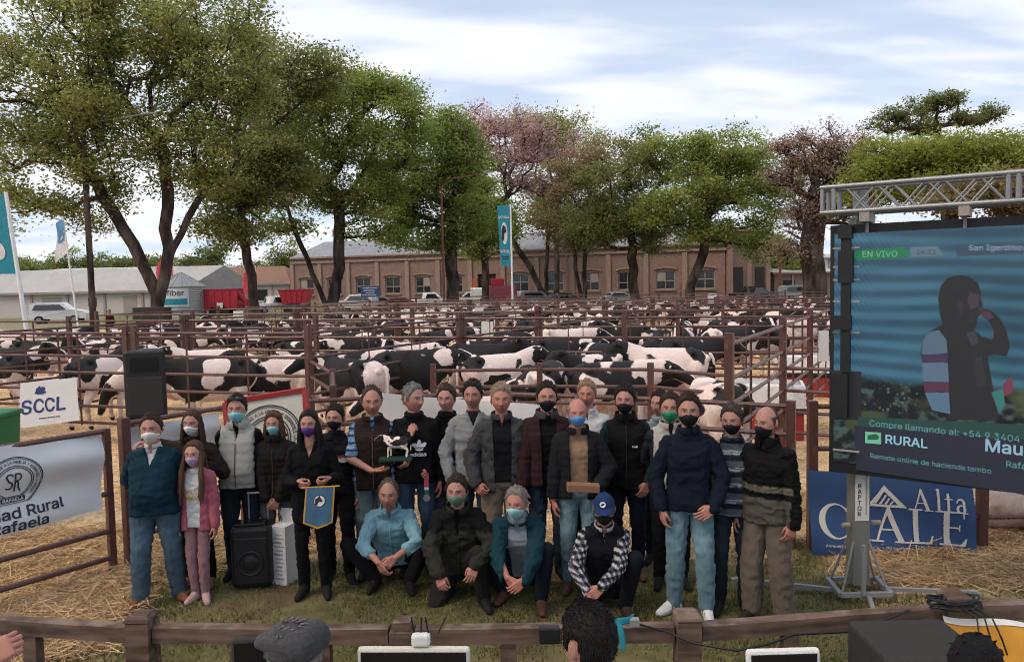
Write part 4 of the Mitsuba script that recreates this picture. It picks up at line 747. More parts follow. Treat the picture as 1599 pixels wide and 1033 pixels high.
for px, Z, yaw, pose, seed, white, size, label in [
    (150, 15.4, 78, 'up', 1, 0.48, 0.98, 'white cow with a black patch on its rump seen from behind, left of the loudspeaker'),
    (205, 16.6, 84, 'down', 2, 0.40, 0.95, 'mostly black cow standing behind the loudspeaker, seen from the rear'),
    (330, 14.0, 205, 'level', 3, 0.42, 1.0, 'black cow with a white shoulder behind the man in the pale vest'),
    (432, 14.6, 196, 'up', 4, 0.55, 0.98, 'black and white cow behind the red-framed board'),
    (545, 13.6, 150, 'side', 5, 0.54, 0.98, 'large white cow with round black spots behind the brown-vested trophy holder'),
    (640, 14.8, 5, 'level', 6, 0.36, 1.0, 'mostly black cow facing right just behind the grey-haired man'),
    (745, 16.0, -8, 'up', 7, 0.42, 1.0, 'black and white cow facing right, above the man in the light grey jumper'),
    (850, 12.6, 68, 'down', 8, 0.54, 0.96, 'white cow seen from behind, above the man in the maroon padded jacket'),
    (955, 12.5, 8, 'level', 9, 0.50, 0.96, 'large white cow with big black patches standing broadside in the middle pen'),
    (1040, 14.2, 172, 'up', 10, 0.45, 1.0, 'black cow with a white girth band above the green-masked man'),
    (1118, 10.6, 100, 'down', 11, 0.62, 0.9, 'white cow with small black spots just above the navy-jumpered man'),
    (1075, 16.4, 20, 'level', 12, 0.38, 1.0, 'nearly black cow in the right-hand pen behind the banded cow'),
    (1140, 19.5, 10, 'up', 13, 0.40, 1.0, 'black cow with white rump stripe in the right pen, further back'),
    (1235, 22.5, 190, 'side', 14, 0.68, 1.0, 'almost white cow beside the lane, left of the screen'),
    (880, 20.5, 12, 'level', 15, 0.62, 1.0, 'white cow with a black shoulder in the middle distance behind the tall double post'),
    (980, 22.0, 185, 'up', 16, 0.55, 1.0, 'piebald cow in the middle distance right of the white sign cards'),
    (652, 12.6, 200, 'lying', 6, 0.36, 1.0, 'black cow lying just behind the head of the grey-haired man'), (728, 13.0, 10, 'lying', 14, 0.60, 1.0, 'pale cow lying above the bare-faced man in the light grey jumper'),
    (70, 17.5, 15, 'lying', 3, 0.42, 1.0, 'black cow lying in the straw above the blue lettered white banner'),
    (60, 20.0, -5, 'up', 2, 0.40, 1.0, 'black and white cow standing at the far left above the lying one'),
    (-5, 16.8, 170, 'level', 9, 0.50, 0.95, 'pale cow cut by the left edge of the picture')]:
    x, y = cpx(px, Z); cow(x, y, yaw, pose, seed, white, size, label)
cow(5.25, 8.1, 176, 'lying', 6, 0.36, 1.05, 'black and white cow lying behind the rails right of the blue banner')
CV = [(1, 0.48), (5, 0.54), (6, 0.36), (9, 0.50), (14, 0.60)]; rng = np.random.default_rng(77); placed = [np.array(np.array(scene[k]['to_world'].matrix)[:2, 3]) for k in scene if k.startswith('dairy_cow')]
for bi in range(len(BS) - 1):
    for ai, (a0, a1) in enumerate(((-21, -14), (-14, -7), (-7, 0), (0, 7), (7, 14))):
        if a0 == 7 and (bi < 2 or bi > 6): continue
        for t in range(26):
            a, b = rng.uniform(a0 + 0.9, a1 - 0.9), rng.uniform(BS[bi] + 1.2, BS[bi + 1] - 1.2); p = pen(a, b)
            if p[1] < 9 or abs(p[0] / p[1]) > 0.70 or p[1] < 13: continue
            if min((np.linalg.norm((p - q)) for q in placed), default=9) < 1.3: continue
            placed.append(p); yw0 = None
            yw = rng.choice([0, 180, 20, 200, 62, 80, 242, 120, 300]) + rng.uniform(-14, 14)
            if bi < 3: yw = yw
            ps = ['up', 'level', 'down', 'side', 'lying'][rng.choice(5, p=[0.3, 0.3, 0.2, 0.12, 0.08])]; cv = CV[int(rng.integers(0, 5))]; fx = math.cos(math.radians(yw)); fy = math.sin(math.radians(yw)); side = 'seen from behind' if fy > 0.75 else 'facing the camera' if fy < -0.75 else 'facing right' if fx > 0 else 'facing left'
            coat = {1: 'piebald', 5: 'mostly white spotted', 6: 'mostly black', 9: 'black patched white', 14: 'nearly all white'}[cv[0]]; coat = coat if 'cow' in coat else coat + ' cow'
            ph_ = {'up': 'head up', 'level': 'neck level', 'down': 'head lowered', 'side': 'head turned', 'lying': 'lying down'}[ps]
            lab = f"{coat} {side}, {ph_}, {ordn[min(bi, 8)] if bi else 'first'} row of pens, {['far left', 'left', 'centre left', 'centre right', 'far right'][ai]}".replace(',,', ',')
            cow(p[0], p[1], yw, ps, *cv, rng.uniform(0.86, 0.98), lab, 'cows standing in the pens')
_by = {}
for _k, _v in labels.items():
    if _v.get('group') == 'cows standing in the pens': _by.setdefault(_v['label'], []).append(_k)
for _l, _ks in _by.items():      # cows that read alike are told apart by which stands farther left
    if len(_ks) > 1:
        _ks.sort(key=lambda q: (lambda m: m[0, 3] / m[1, 3])(np.array(scene[q]['to_world'].matrix)))
        for _i, _k in enumerate(_ks): labels[_k]['label'] = (['left', 'right'] if len(_ks) == 2 else ['left', 'middle', 'right', 'rightmost', 'last'])[min(_i, 4)] + '-hand ' + _l.replace(' standing', '')
# ---------------------------------------------------------------- ground
def straw_mask(x, y, f):
    """how much straw lies at a ground point: pens, lanes and the strewn edges of the arena (f: the noise to break the edge)."""
    e = f - 0.5
    front = smoothstep(7.1, 7.9, y + e * 1.6 + 0.0 * x) * smoothstep(62, 50, y)
    left = smoothstep(-2.9, -3.6, x + e * 1.1) * smoothstep(5.0, 5.8, y + e * 0.8)
    right = smoothstep(2.75, 3.4, x + e * 1.0) * smoothstep(5.9, 6.9, y + e * 1.0 - 0.12 * (x - 3.5))
    lane = smoothstep(0, 1, 0)
    return dr.maximum(front, dr.maximum(left, right))
def f_ground(p, n, uv):
    a = fbm(p.x * 0.9, p.y * 0.9, 0, 4); b = fbm(p.x * 14, p.y * 14, 3, 3); c = fbm(p.x * 55, p.y * 21, 7, 2); d = fbm(p.x * 0.16, p.y * 0.16, 5, 3)
    grass = mix((0.085, 0.082, 0.036), (0.165, 0.142, 0.068), smoothstep(0.3, 0.7, a * 0.6 + b * 0.4)); grass = mix(grass, (0.085, 0.060, 0.040), smoothstep(0.55, 0.75, a))
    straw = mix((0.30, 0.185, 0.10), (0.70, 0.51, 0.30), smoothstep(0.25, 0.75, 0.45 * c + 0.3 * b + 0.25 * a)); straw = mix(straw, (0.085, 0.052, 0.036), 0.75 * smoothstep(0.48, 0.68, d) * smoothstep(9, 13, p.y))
    far = mix((0.12, 0.125, 0.06), (0.19, 0.165, 0.11), smoothstep(0.35, 0.65, d))
    s = straw_mask(p.x, p.y, fbm(p.x * 1.6, p.y * 1.6, 9, 3))
    near = mix(grass, straw, s)
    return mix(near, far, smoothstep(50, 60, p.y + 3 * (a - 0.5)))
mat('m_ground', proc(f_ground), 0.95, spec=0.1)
G = []
xs = np.concatenate([[-1500, -400, -120], np.linspace(-60, 60, 61), [120, 400, 1500]]); ys = np.concatenate([[-300, -40], np.linspace(-4, 120, 63), [250, 600, 2500]])
gx, gy = np.meshgrid(xs, ys, indexing='ij'); gv_ = np.stack([gx, gy, 0 * gx], -1).reshape(-1, 3); ni, nj = gx.shape
ii, jj = np.meshgrid(np.arange(ni - 1), np.arange(nj - 1), indexing='ij'); q = np.stack([ii * nj + jj, (ii + 1) * nj + jj, (ii + 1) * nj + jj + 1, ii * nj + jj + 1], -1).reshape(-1, 4)
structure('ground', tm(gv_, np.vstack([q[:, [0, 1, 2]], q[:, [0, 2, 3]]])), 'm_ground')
def np_mask(x, y):
    f = meshkit.fbm(np.stack([x * 1.6, y * 1.6, 9 + 0 * x], -1), 3, 2) - 0.5
    front = _ss(7.1, 7.9, y + f * 1.6); left = _ss(-2.9, -3.6, x + f * 1.1) * _ss(5.0, 5.8, y + f * 0.8); right = _ss(2.75, 3.4, x + f) * _ss(5.9, 6.9, y + f - 0.12 * (x - 3.5))
    return np.maximum(front, np.maximum(left, right))
# straw: loose stalks; grass: blades
def strips(P, D, L, W, U):
    """flat ribbons: centre P, direction D, length L, width W, up U."""
    S = np.cross(D, U); S /= np.linalg.norm(S, axis=1, keepdims=True) + 1e-9; a, b = D * L[:, None] / 2, S * W[:, None] / 2
    n = len(P); v = np.stack([P - a - b, P + a - b, P + a + b, P - a + b], 1).reshape(-1, 3); k = np.arange(n)[:, None] * 4
    return v, np.vstack([k + [0, 1, 2], k + [0, 2, 3]])
rng = np.random.default_rng(5)
def straw_field(n, x0, x1, y0, y1, thr=0.35, lift=0.045):
    x, y = rng.uniform(x0, x1, n), rng.uniform(y0, y1, n); ok = (np_mask(x, y) > thr + 0.4 * rng.random(n) - 0.2) & (meshkit.fbm(np.stack([x * 1.1, y * 1.1, 0 * x], -1), 3, 8) + rng.normal(0, 0.08, n) > 0.38); x, y = x[ok], y[ok]; n = len(x)
    a = rng.uniform(0, 2 * np.pi, n); el = rng.normal(0.04, 0.16, n); D = np.stack([np.cos(a) * np.cos(el), np.sin(a) * np.cos(el), np.sin(el)], 1); L = rng.uniform(0.08, 0.30, n)
    hump = meshkit.fbm(np.stack([x * 1.3, y * 1.3, 4 + 0 * x], -1), 3, 5); z = 0.006 + lift * np.maximum(hump - 0.3, 0) * 2 * rng.random(n) + np.abs(np.sin(el)) * L / 2
    return strips(np.stack([x, y, z], 1), D, L, rng.uniform(0.0035, 0.008, n), np.tile([0, 0, 1.0], (n, 1)) + rng.normal(0, 0.5, (n, 3)))
mb = MB(); mb.add(*straw_field(26000, -6.2, -2.2, 4.7, 8.6, lift=0.10)); mb.add(*straw_field(34000, 2.3, 7.2, 5.4, 9.5, lift=0.085)); mb.add(*straw_field(16000, -9.5, 8.5, 7.4, 14)); mb.add(*straw_field(4000, -3.5, 3.5, 7.0, 8.4, thr=0.4, lift=0.02))
v, f = np.vstack(mb.v), np.vstack(mb.f); cr = rng.random(len(v) // 4); cc_ = np.array([0.56, 0.385, 0.21]) * (0.35 + 0.95 * cr[:, None]) + np.array([0.02, 0.0, -0.01]) * rng.random((len(cr), 1))
structure('loose_straw', tm(v, f), 'm_straw', 'stuff', 'loose golden straw strewn over the pens and the edges of the arena', color=np.repeat(np.clip(cc_, 0, 1), 4, 0))
def blades(n, x0, x1, y0, y1, hmax):
    x, y = rng.uniform(x0, x1, n), rng.uniform(y0, y1, n); m = np_mask(x, y); pat = meshkit.fbm(np.stack([x * 1.7, y * 1.7, 0 * x], -1), 3, 12); ok = (m < 0.55) & (pat + rng.normal(0, 0.12, n) > 0.40); x, y, pat = x[ok], y[ok], pat[ok]; n = len(x)
    a = rng.uniform(0, 2 * np.pi, n); h = hmax * rng.uniform(0.35, 1.0, n) * (0.6 + 0.9 * np.clip(pat - 0.35, 0, 0.5)); w = rng.uniform(0.003, 0.006, n); le = rng.uniform(0.2, 0.9, n) * h
    b = np.stack([x, y, 0 * x], 1); s = np.stack([np.cos(a), np.sin(a), 0 * a], 1) * w[:, None]; tip = b + np.stack([-np.sin(a) * le, np.cos(a) * le, h], 1); v = np.stack([b - s, b + s, tip], 1).reshape(-1, 3); f = np.arange(3 * n).reshape(-1, 3)
    c = np.where((rng.random(n) < 0.38)[:, None], np.array([0.24, 0.19, 0.095]), np.array([0.095, 0.105, 0.036])) * rng.uniform(0.6, 1.35, (n, 1)); return v, f, np.repeat(c, 3, 0)
v, f, c = blades(130000, -5.2, 5.8, 3.6, 8.2, 0.06)
structure('grass', tm(v, f), 'm_blade', 'stuff', 'short worn grass of the arena', color=c)

# ---------------------------------------------------------------- brick hall
def f_brick(p, n, uv):
    a = fbm(p.x * 0.35, p.y * 0.35, p.z * 0.8, 4); b = fbm(p.x * 2.2, p.y * 2.2, p.z * 0.5, 3); row = noise(p.x * 4, p.y * 4, p.z * 13)
    c = mix((0.19, 0.12, 0.10), (0.29, 0.195, 0.168), a * 0.6 + row * 0.4); return mix(c, (0.20, 0.13, 0.11), smoothstep(0.6, 0.85, b) * 0.6)
mat('m_brick', proc(f_brick), 0.9, spec=0.1)
mat('m_trim', (0.28, 0.195, 0.16), 0.9); mat('m_roof', proc(lambda p, n, uv: mix((0.17, 0.175, 0.19), (0.26, 0.265, 0.28), fbm(p.x * 0.6, p.y * 0.6, p.z * 0.3, 3))), 0.6)
mat('m_pane', (0.02, 0.022, 0.028), 0.08, spec=0.7); mat('m_frame', (0.30, 0.26, 0.24), 0.7); mat('m_dark', (0.03, 0.026, 0.025), 0.8)
mat('m_orange', (0.34, 0.105, 0.05), 0.6); mat('m_render', (0.46, 0.43, 0.40), 0.9); mat('m_shedroof', proc(lambda p, n, uv: mix((0.30, 0.29, 0.28), (0.40, 0.385, 0.37), fbm(p.x * 0.5, p.y * 0.5, p.z, 3))), 0.7)
mat('m_tile', (0.22, 0.12, 0.085), 0.8)
def wall_frame(A, B):
    A, B = np.array(A, float), np.array(B, float); L = np.linalg.norm(B - A); u = (B - A) / L; n = np.array([u[1], -u[0]]); a = math.atan2(u[1], u[0])
    def W(s, d, z): p = A + u * s + n * d; return np.array([p[0], p[1], z])
    return W, L, a
def brick_hall():
    k = thing('brick_hall', 'long pale brick hall with pilasters, windows and a grey sheet roof behind the trees', 'building')
    A, B = (-31.7, 112.0), (25.3, 91.0); W, L, a = wall_frame(A, B); R = rotz(a)
    H = 6.9; nb = 13; bw = L / nb; mbw, mbp, mbt = MB(), MB(), MB(); wins = []
    for i in range(nb):
        s0 = i * bw; c = s0 + bw / 2; ww, z0, z1 = 2.3, 1.5, 3.75; door = i == 6
        if door: ww, z0, z1 = 2.6, 0.0, 3.9
        # wall round the opening, butted pieces
        mbw.box(W(s0 + (bw - ww) / 4, -0.25, H / 2), ((bw - ww) / 2, 0.5, H), a); mbw.box(W(s0 + bw - (bw - ww) / 4, -0.25, H / 2), ((bw - ww) / 2, 0.5, H), a)
        mbw.box(W(c, -0.25, (z1 + H) / 2), (ww, 0.5, H - z1), a)
        if z0 > 0: mbw.box(W(c, -0.25, z0 / 2), (ww, 0.5, z0), a)
        wins.append((c, ww, z0, z1, door))
        part(k, 'pilaster', MB().box(W(s0, 0.11, H / 2 - 0.5), (0.62, 0.22, H - 1.0), a).out(), 'm_trim')
    part(k, 'wall', mbw.out(), 'm_brick')
    for z, d, h in ((H - 0.75, 0.26, 0.28), (H - 0.1, 0.36, 0.22), (0.35, 0.10, 0.7)): part(k, 'cornice', MB().box(W(L / 2, d / 2 - 0.001, z), (L + 0.4, d, h), a).out(), 'm_trim')
    arng = np.random.default_rng(3)
    for c, ww, z0, z1, door in wins:
        if door:
            d = part(k, 'doorway', MB().box(W(c, -0.40, 1.95), (2.6, 0.06, 3.9), a).out(), 'm_dark')
            for s in (-1, 1): part(d, 'door_leaf', MB().box(W(c + s * 1.85, 0.10, 1.7), (1.15, 0.08, 3.3), a).out(), 'm_orange')
            continue
        w = part(k, 'window', MB().box(W(c, -0.33, (z0 + z1) / 2), (ww, 0.05, z1 - z0), a).out(), 'm_pane')
        mb = MB()
        for s in (-1, 1): mb.box(W(c + s * (ww / 2 - 0.06), -0.24, (z0 + z1) / 2), (0.12, 0.12, z1 - z0), a)
        for z in (z0 + 0.06, z1 - 0.06, z0 + (z1 - z0) * arng.uniform(0.4, 0.6)): mb.box(W(c, -0.24, z), (ww - 0.24, 0.10, 0.12), a)
        mb.box(W(c, -0.25, (z0 + z1) / 2), (0.09, 0.08, z1 - z0 - 0.24), a); part(w, 'frame', mb.out(), 'm_frame')
        # segmental arch over the window
        xs_ = np.linspace(-ww / 2 - 0.25, ww / 2 + 0.25, 9); P = np.array([W(c + x, 0.06, z1 + 0.28 - 0.22 * (x / (ww / 2 + 0.25)) ** 2 + 0.1) for x in xs_]); part(w, 'arch', MB().loft(P, 0.14, 0.10, 6, (0, 0, 1)).out(), 'm_trim')
        part(w, 'sill', MB().box(W(c, 0.10, z0 - 0.09), (ww + 0.3, 0.24, 0.16), a).out(), 'm_trim')
        if arng.random() < 0.4: part(w, 'shutter', MB().box(W(c + arng.choice([-1, 1]) * ww * 0.22, 0.28, z0 + (z1 - z0) * 0.62), (ww * 0.44, 0.05, 0.75), a, R=R @ rotx(-0.5) @ rotz(0)).out() if False else MB().box(W(c + arng.choice([-1, 1]) * ww * 0.22, -0.16, z0 + (z1 - z0) * 0.7), (ww * 0.42, 0.05, (z1 - z0) * 0.5), a).out(), 'm_frame')
    # pitched sheet roof and the plain back
    v = [W(-0.4, 0.1, H - 0.02), W(L + 0.4, 0.1, H - 0.02), W(L + 0.4, -9, H + 2.7), W(-0.4, -9, H + 2.7), W(L + 0.4, -18, H - 0.02), W(-0.4, -18, H - 0.02)]
    part(k, 'roof', tm(v, [(0, 1, 2), (0, 2, 3), (3, 2, 4), (3, 4, 5)]), 'm_roof')
    part(k, 'end_wall', MB().box(W(0.25, -9.2, H / 2), (0.5, 17.4, H), a).box(W(L - 0.25, -9.2, H / 2), (0.5, 17.4, H), a).box(W(L / 2, -18.2, H / 2), (L, 0.4, H), a).out(), 'm_brick')
    # taller end block on the right
    e = thing('brick_end_block', 'taller dark brick end block of the hall with tall doors, right of the trees', 'building'); W2, L2, a2 = wall_frame((25.6, 90.6), (31.0, 92.4)); H2 = 8.2
    part(e, 'wall', MB().box(W2(L2 / 2, -4, H2 / 2), (L2, 8, H2), a2).out(), 'm_brick')
    for z, d in ((H2 + 0.14, 0.4), (H2 - 1.3, 0.2)): part(e, 'cornice', MB().box(W2(L2 / 2, d / 2 - 0.04, z), (L2 + 0.3, d, 0.3), a2).out(), 'm_trim')
    for s in (1.3, 4.3): part(e, 'door', MB().box(W2(s, 0.03, 2.0), (1.3, 0.1, 4.0), a2).out(), 'm_dark')
    for s in (0.25, 2.8, L2 - 0.25): part(e, 'pilaster', MB().box(W2(s, 0.10, H2 / 2 - 0.8), (0.5, 0.2, H2 - 1.6), a2).out(), 'm_trim')
brick_hall()
def shed(label, A, B, depth, eave, ridge, wallm='m_render', roofm='m_shedroof', openings=(), name='shed', hip=0.0):
    k = thing(name, label, 'building'); W, L, a = wall_frame(A, B)
    part(k, 'wall', MB().box(W(L / 2, -depth / 2, eave / 2), (L, depth, eave), a).out(), wallm)
    o = 0.5; v = [W(-o, o, eave), W(L + o, o, eave), W(L + o - hip, -depth / 2, ridge), W(-o + hip, -depth / 2, ridge), W(L + o, -depth - o, eave), W(-o, -depth - o, eave)]
    part(k, 'roof', tm(v, [(0, 1, 2), (0, 2, 3), (3, 2, 4), (3, 4, 5), (0, 3, 5), (1, 4, 2)]), roofm)
    part(k, 'eave', MB().box(W(L / 2, o - 0.05, eave - 0.12), (L + 2 * o, 0.08, 0.2), a).out(), 'm_trim' if wallm == 'm_brick' else 'm_frame')
    for s, w, z0, z1, m in openings: part(k, 'window' if z0 > 0.3 else 'door', MB().box(W(s, 0.012, (z0 + z1) / 2), (w, 0.06, z1 - z0), a).out(), m)
    for s in np.arange(2.5, L, 4.5): part(k, 'pillar', MB().box(W(s, 0.06, eave / 2 - 0.12), (0.25, 0.12, eave - 0.24), a).out(), 'm_frame')
    return k
shed('long low pale shed with a wide grey roof at the left edge', (-62, 84), (-33.0, 77.5), 13, 2.65, 5.2, openings=((14, 2.4, 0.0, 2.1, 'm_frame'), (19, 1.0, 1.1, 2.0, 'm_pane'), (23.5, 1.6, 0.0, 2.1, 'm_frame')))
shed('small white flat building behind the low pale shed', (-62.0, 104), (-46, 104), 8, 5.6, 5.9, 'm_render', 'm_render', name='house')
shed('grey roofed bungalow with a red tiled hip between the silo and the brick hall', (-52, 118), (-33.5, 116), 10, 3.3, 6.0, 'm_render', 'm_tile', ((5, 1.5, 1, 2.3, 'm_pane'), (13.5, 3.5, 0.8, 2.4, 'm_pane')), 'house', 3)
shed('pale roofed house behind the red trailer', (-66, 128), (-46, 128), 10, 4.2, 6.6, 'm_render', 'm_shedroof', ((6, 1.4, 1.2, 2.6, 'm_pane'), (14, 1.4, 1.2, 2.6, 'm_pane')), 'house', 2)
shed('low dark brick outbuilding right of the end block', (32.5, 95), (41, 97), 6, 3.3, 3.8, 'm_brick', 'm_shedroof', ((2.0, 1.6, 0.0, 2.3, 'm_dark'),), 'outbuilding')
shed('white walled building far off between the trunks at the right', (42, 118), (52, 119), 6, 5.6, 6.2, 'm_white', 'm_shedroof', (), 'house')
# ---------------------------------------------------------------- trees
def tree(name, label, base, trunk, blobs, rgb, rgb2, n_clump, n_leaf, leaf=(0.13, 0.26), seed=0, r0=0.5, clump_r=0.85, group=None, twig=4, shell=0.55, rmin=0.018, cat='tree'):
    """base: trunk foot; trunk: points up the trunk (relative); blobs: crown ellipsoids (centre relative to base, radii). Limbs grow to every clump."""
    n_leaf = int(n_leaf * 0.76); r0 = r0 * 0.84; rg = np.random.default_rng(seed + 100); k = thing(name, label, cat, group); base = np.array([base[0], base[1], 0.0])
    nodes = []; par = []; trunks = trunk if isinstance(trunk[0][0], (list, tuple)) else [trunk]
    start = []
    for tr in trunks:
        prev = -1
        tr = np.array(tr, float); L = np.linalg.norm(np.diff(tr, axis=0), axis=1).sum(); n = max(3, int(L / 0.9)); tt = np.linspace(0, len(tr) - 1, n + 1); P = np.stack([np.interp(tt, np.arange(len(tr)), tr[:, c]) for c in range(3)], 1)
        for i, p in enumerate(P):
            nodes.append(p + (rg.normal(0, 0.05, 3) if 0 < i else 0)); par.append(prev); prev = len(nodes) - 1
        start.append(prev)
    ntr = len(nodes)
    vol = np.array([b[1][0] * b[1][1] * b[1][2] for b in blobs]); vol = vol ** 0.75; vol /= vol.sum(); T_ = []
    for _ in range(n_clump):
        c, r = blobs[rg.choice(len(blobs), p=vol)]; d = rg.normal(0, 1, 3); d /= np.linalg.norm(d); rr = rg.uniform(shell, 1.0) if rg.random() < 0.75 else rg.uniform(0.2, shell)
        d[2] = d[2] * 0.9 + 0.12; T_.append(np.array(c) + d * rr * np.array(r))
    T_ = np.array(T_); root = np.array(nodes[start[0]]); T_ = T_[np.argsort(np.linalg.norm(T_ - root, axis=1))]
    plen = list(np.zeros(len(nodes))); ends = []; tips = []
    minz = max(t[-1][2] for t in trunks) * 0.62
    for t in T_:
        N = np.array(nodes); d = np.linalg.norm(N - t, axis=1); cost = d + 0.28 * np.array(plen) + 1.1 * np.maximum(N[:, 2] - t[2], 0); cost[:ntr] += np.where(N[:ntr, 2] < minz, 40, 0.0)
        i = int(np.argmin(cost)); p = N[i]; D = np.linalg.norm(t - p); m = max(1, int(D / 0.8)); prev = i
        bow = rg.normal(0, 0.12 * D, 3); bow[2] = abs(bow[2]) * 0.4 - 0.05 * D
        for s in range(1, m + 1):
            u = s / m; q = p + (t - p) * u + bow * math.sin(math.pi * u) + rg.normal(0, 0.04, 3); nodes.append(q); par.append(prev); plen.append(plen[prev] + D / m); prev = len(nodes) - 1
        tips.append(prev)
    ntip0 = len(nodes)
    for ti in list(tips):     # twigs
        for _ in range(twig):
            d = rg.normal(0, 1, 3); d[2] = abs(d[2]) * 0.7; d /= np.linalg.norm(d); nodes.append(np.array(nodes[ti]) + d * clump_r * rg.uniform(0.5, 1.0)); par.append(ti)
    N = np.array(nodes); par = np.array(par); area = np.zeros(len(N)); child = np.zeros(len(N), int)
    for i in range(len(N) - 1, -1, -1):
        if child[i] == 0: area[i] = 1.0
        if par[i] >= 0: area[par[i]] += area[i]; child[par[i]] += 1
    mx = max(area[i] for i in range(len(N)) if par[i] < 0); rad = np.maximum(r0 * (area / sum(area[i] for i in range(len(N)) if par[i] < 0)) ** 0.52, rmin * 0.6)
    for i in range(ntr):
        rad[i] *= 1.0 + 0.55 * math.exp(-max(N[i, 2], 0) / 0.5) if N[i, 2] < 2 else 1.0
    pr = par[par >= 0]; ch = np.where(par >= 0)[0]; A, B = N[pr], N[ch]; ra, rb = np.minimum(rad[pr], rad[ch] * 1.35), rad[ch]
    def tubes(A, B, ra, rb, n):
        t = B - A; t /= np.linalg.norm(t, axis=1, keepdims=True) + 1e-9; x = np.cross(t, np.where(np.abs(t[:, 2:]) < 0.9, [0, 0, 1.0], [1.0, 0, 0])); x /= np.linalg.norm(x, axis=1, keepdims=True); y = np.cross(t, x); an = np.arange(n) * 2 * np.pi / n
        ring = np.cos(an)[None, :, None] * x[:, None] + np.sin(an)[None, :, None] * y[:, None]; v = np.concatenate([A[:, None] + ra[:, None, None] * ring, B[:, None] + t[:, None] * rb[:, None, None] * 0.3 + rb[:, None, None] * ring], 1).reshape(-1, 3)
        j = np.arange(n); f = np.vstack([np.stack([j, (j + 1) % n, n + (j + 1) % n], 1), np.stack([j, n + (j + 1) % n, n + j], 1)]); return v, (f[None] + (np.arange(len(A)) * 2 * n)[:, None, None]).reshape(-1, 3)
    big = rad[ch] > 0.06; mb = MB()
    if big.any(): mb.add(*tubes(A[big], B[big], ra[big], rb[big], 10))
    if (~big).any(): mb.add(*tubes(A[~big], B[~big], ra[~big], rb[~big], 4))
    tk = mb.out(); tk.vertices += base; part(k, 'trunk', tk, 'm_bark', smooth=True)
    # foliage: leaf-sized faces in clumps of their own tone
    C = N[ntip0:] if twig else N[tips]; w = rg.integers(0, len(C), n_leaf); tone = rg.uniform(0.72, 1.32, len(C)); mixv = np.clip(rg.normal(0.45, 0.3, len(C)), 0, 1)
    g = rg.normal(0, 1, (n_leaf, 3)) * np.array([0.44, 0.44, 0.27]) * clump_r; P = C[w] + g
    d = rg.normal(0, 1, (n_leaf, 3)); d[:, 2] *= 0.6; d /= np.linalg.norm(d, axis=1, keepdims=True); U = rg.normal(0, 1, (n_leaf, 3)); U[:, 2] += 0.9; s = np.cross(d, U); s /= np.linalg.norm(s, axis=1, keepdims=True)
    Ls = rg.uniform(0.7, 1.3, n_leaf)[:, None]; a = d * leaf[1] / 2 * Ls; b = s * leaf[0] / 2 * Ls
    v = np.stack([P - a, P + b * 0.95, P + a, P - b], 1).reshape(-1, 3) + base; q = np.arange(n_leaf)[:, None] * 4; f = np.vstack([q + [0, 1, 2], q + [0, 2, 3]])
    c = (np.array(rgb) * (1 - mixv[w, None]) + np.array(rgb2) * mixv[w, None]) * tone[w, None] * rg.uniform(0.88, 1.14, (n_leaf, 1))
    part(k, 'crown', tm(v, f), 'm_leaf', color=np.repeat(np.clip(c, 0, 1), 4, 0)); return k
def tb(px, Z): p = at(px, 450, Z); return (float(p[0]), Z)
def blob(px, py, Z, rx, ry, base, depth=None):
    """a crown ellipsoid seen at px, py with pixel radii rx, ry, relative to the trunk foot."""
    p = at(px, py, Z); s = Z / 1200.0; return ((p[0] - base[0], p[1] - base[1], p[2]), (rx * s, (depth or rx * s * 0.85), ry * s))
def mk(name, label, px, Z, trunk, bl, rgb, rgb2, nc, nl, **kw):
    b = tb(px, Z); return tree(name, label, b, trunk, [blob(x, y, Z + dz, rx, ry, b) for x, y, dz, rx, ry in bl], rgb, rgb2, nc, nl, **kw)
G1, G2, G3, OL, BR, PK = (0.19, 0.235, 0.085), (0.27, 0.32, 0.10), (0.37, 0.43, 0.11), (0.35, 0.34, 0.13), (0.46, 0.33, 0.26), (0.70, 0.46, 0.48)
mk('broad_tree', 'huge olive green tree with a forked dark trunk filling the upper left', 243, 42, [[(0, 0, 0), (0.0, 0, 2.2), (-0.8, 0.2, 4.6), (-2.4, 0.3, 7.2), (-3.6, 0.2, 9.5)], [(0.05, 0.05, 1.8), (0.7, 0, 4.0), (0.9, -0.2, 7.0), (0.8, 0.1, 10.0)], [(0.6, 0.1, 4.0), (1.8, 0.4, 6.6), (3.4, 0.5, 9.0)]],
   [(110, 130, 0, 130, 95), (240, 60, 0, 140, 90), (330, 120, 0, 105, 80), (50, 235, 0, 110, 60), (190, 200, 0, 130, 70), (330, 230, 0, 90, 60), (10, 310, 0, 70, 45), (130, 285, 0, 85, 35), (30, 90, 1, 60, 50), (375, 40, 0, 60, 40), (130, 20, 0, 100, 50), (120, 350, 1, 50, 25), (40, 370, 1, 40, 25), (310, 300, 0, 55, 40), (400, 60, 2, 40, 40), (190, 320, 1, 30, 20), (270, 270, 0, 60, 40), (380, 180, 1, 60, 60), (80, 330, 0, 60, 25)],
   G2, OL, 380, 98000, seed=1, r0=0.58, clump_r=1.0, leaf=(0.11, 0.23), twig=5)
mk('broad_tree', 'dark green tree with a leaning slender trunk between the silo and the brick hall', 400, 52, [(0, 0, 0), (-0.3, 0, 3.0), (-0.7, 0, 6.0), (-1.0, 0, 9.0)], [(400, 230, 0, 75, 60), (430, 150, 0, 65, 60), (480, 120, 0, 60, 40), (365, 300, 0, 70, 45), (440, 290, 0, 50, 50), (330, 350, 0, 40, 40), (380, 370, 0, 40, 30), (520, 105, 2, 20, 22), (400, 90, 2, 40, 30)], G1, OL, 190, 50000, seed=2, r0=0.36, clump_r=1.05, leaf=(0.12, 0.26))
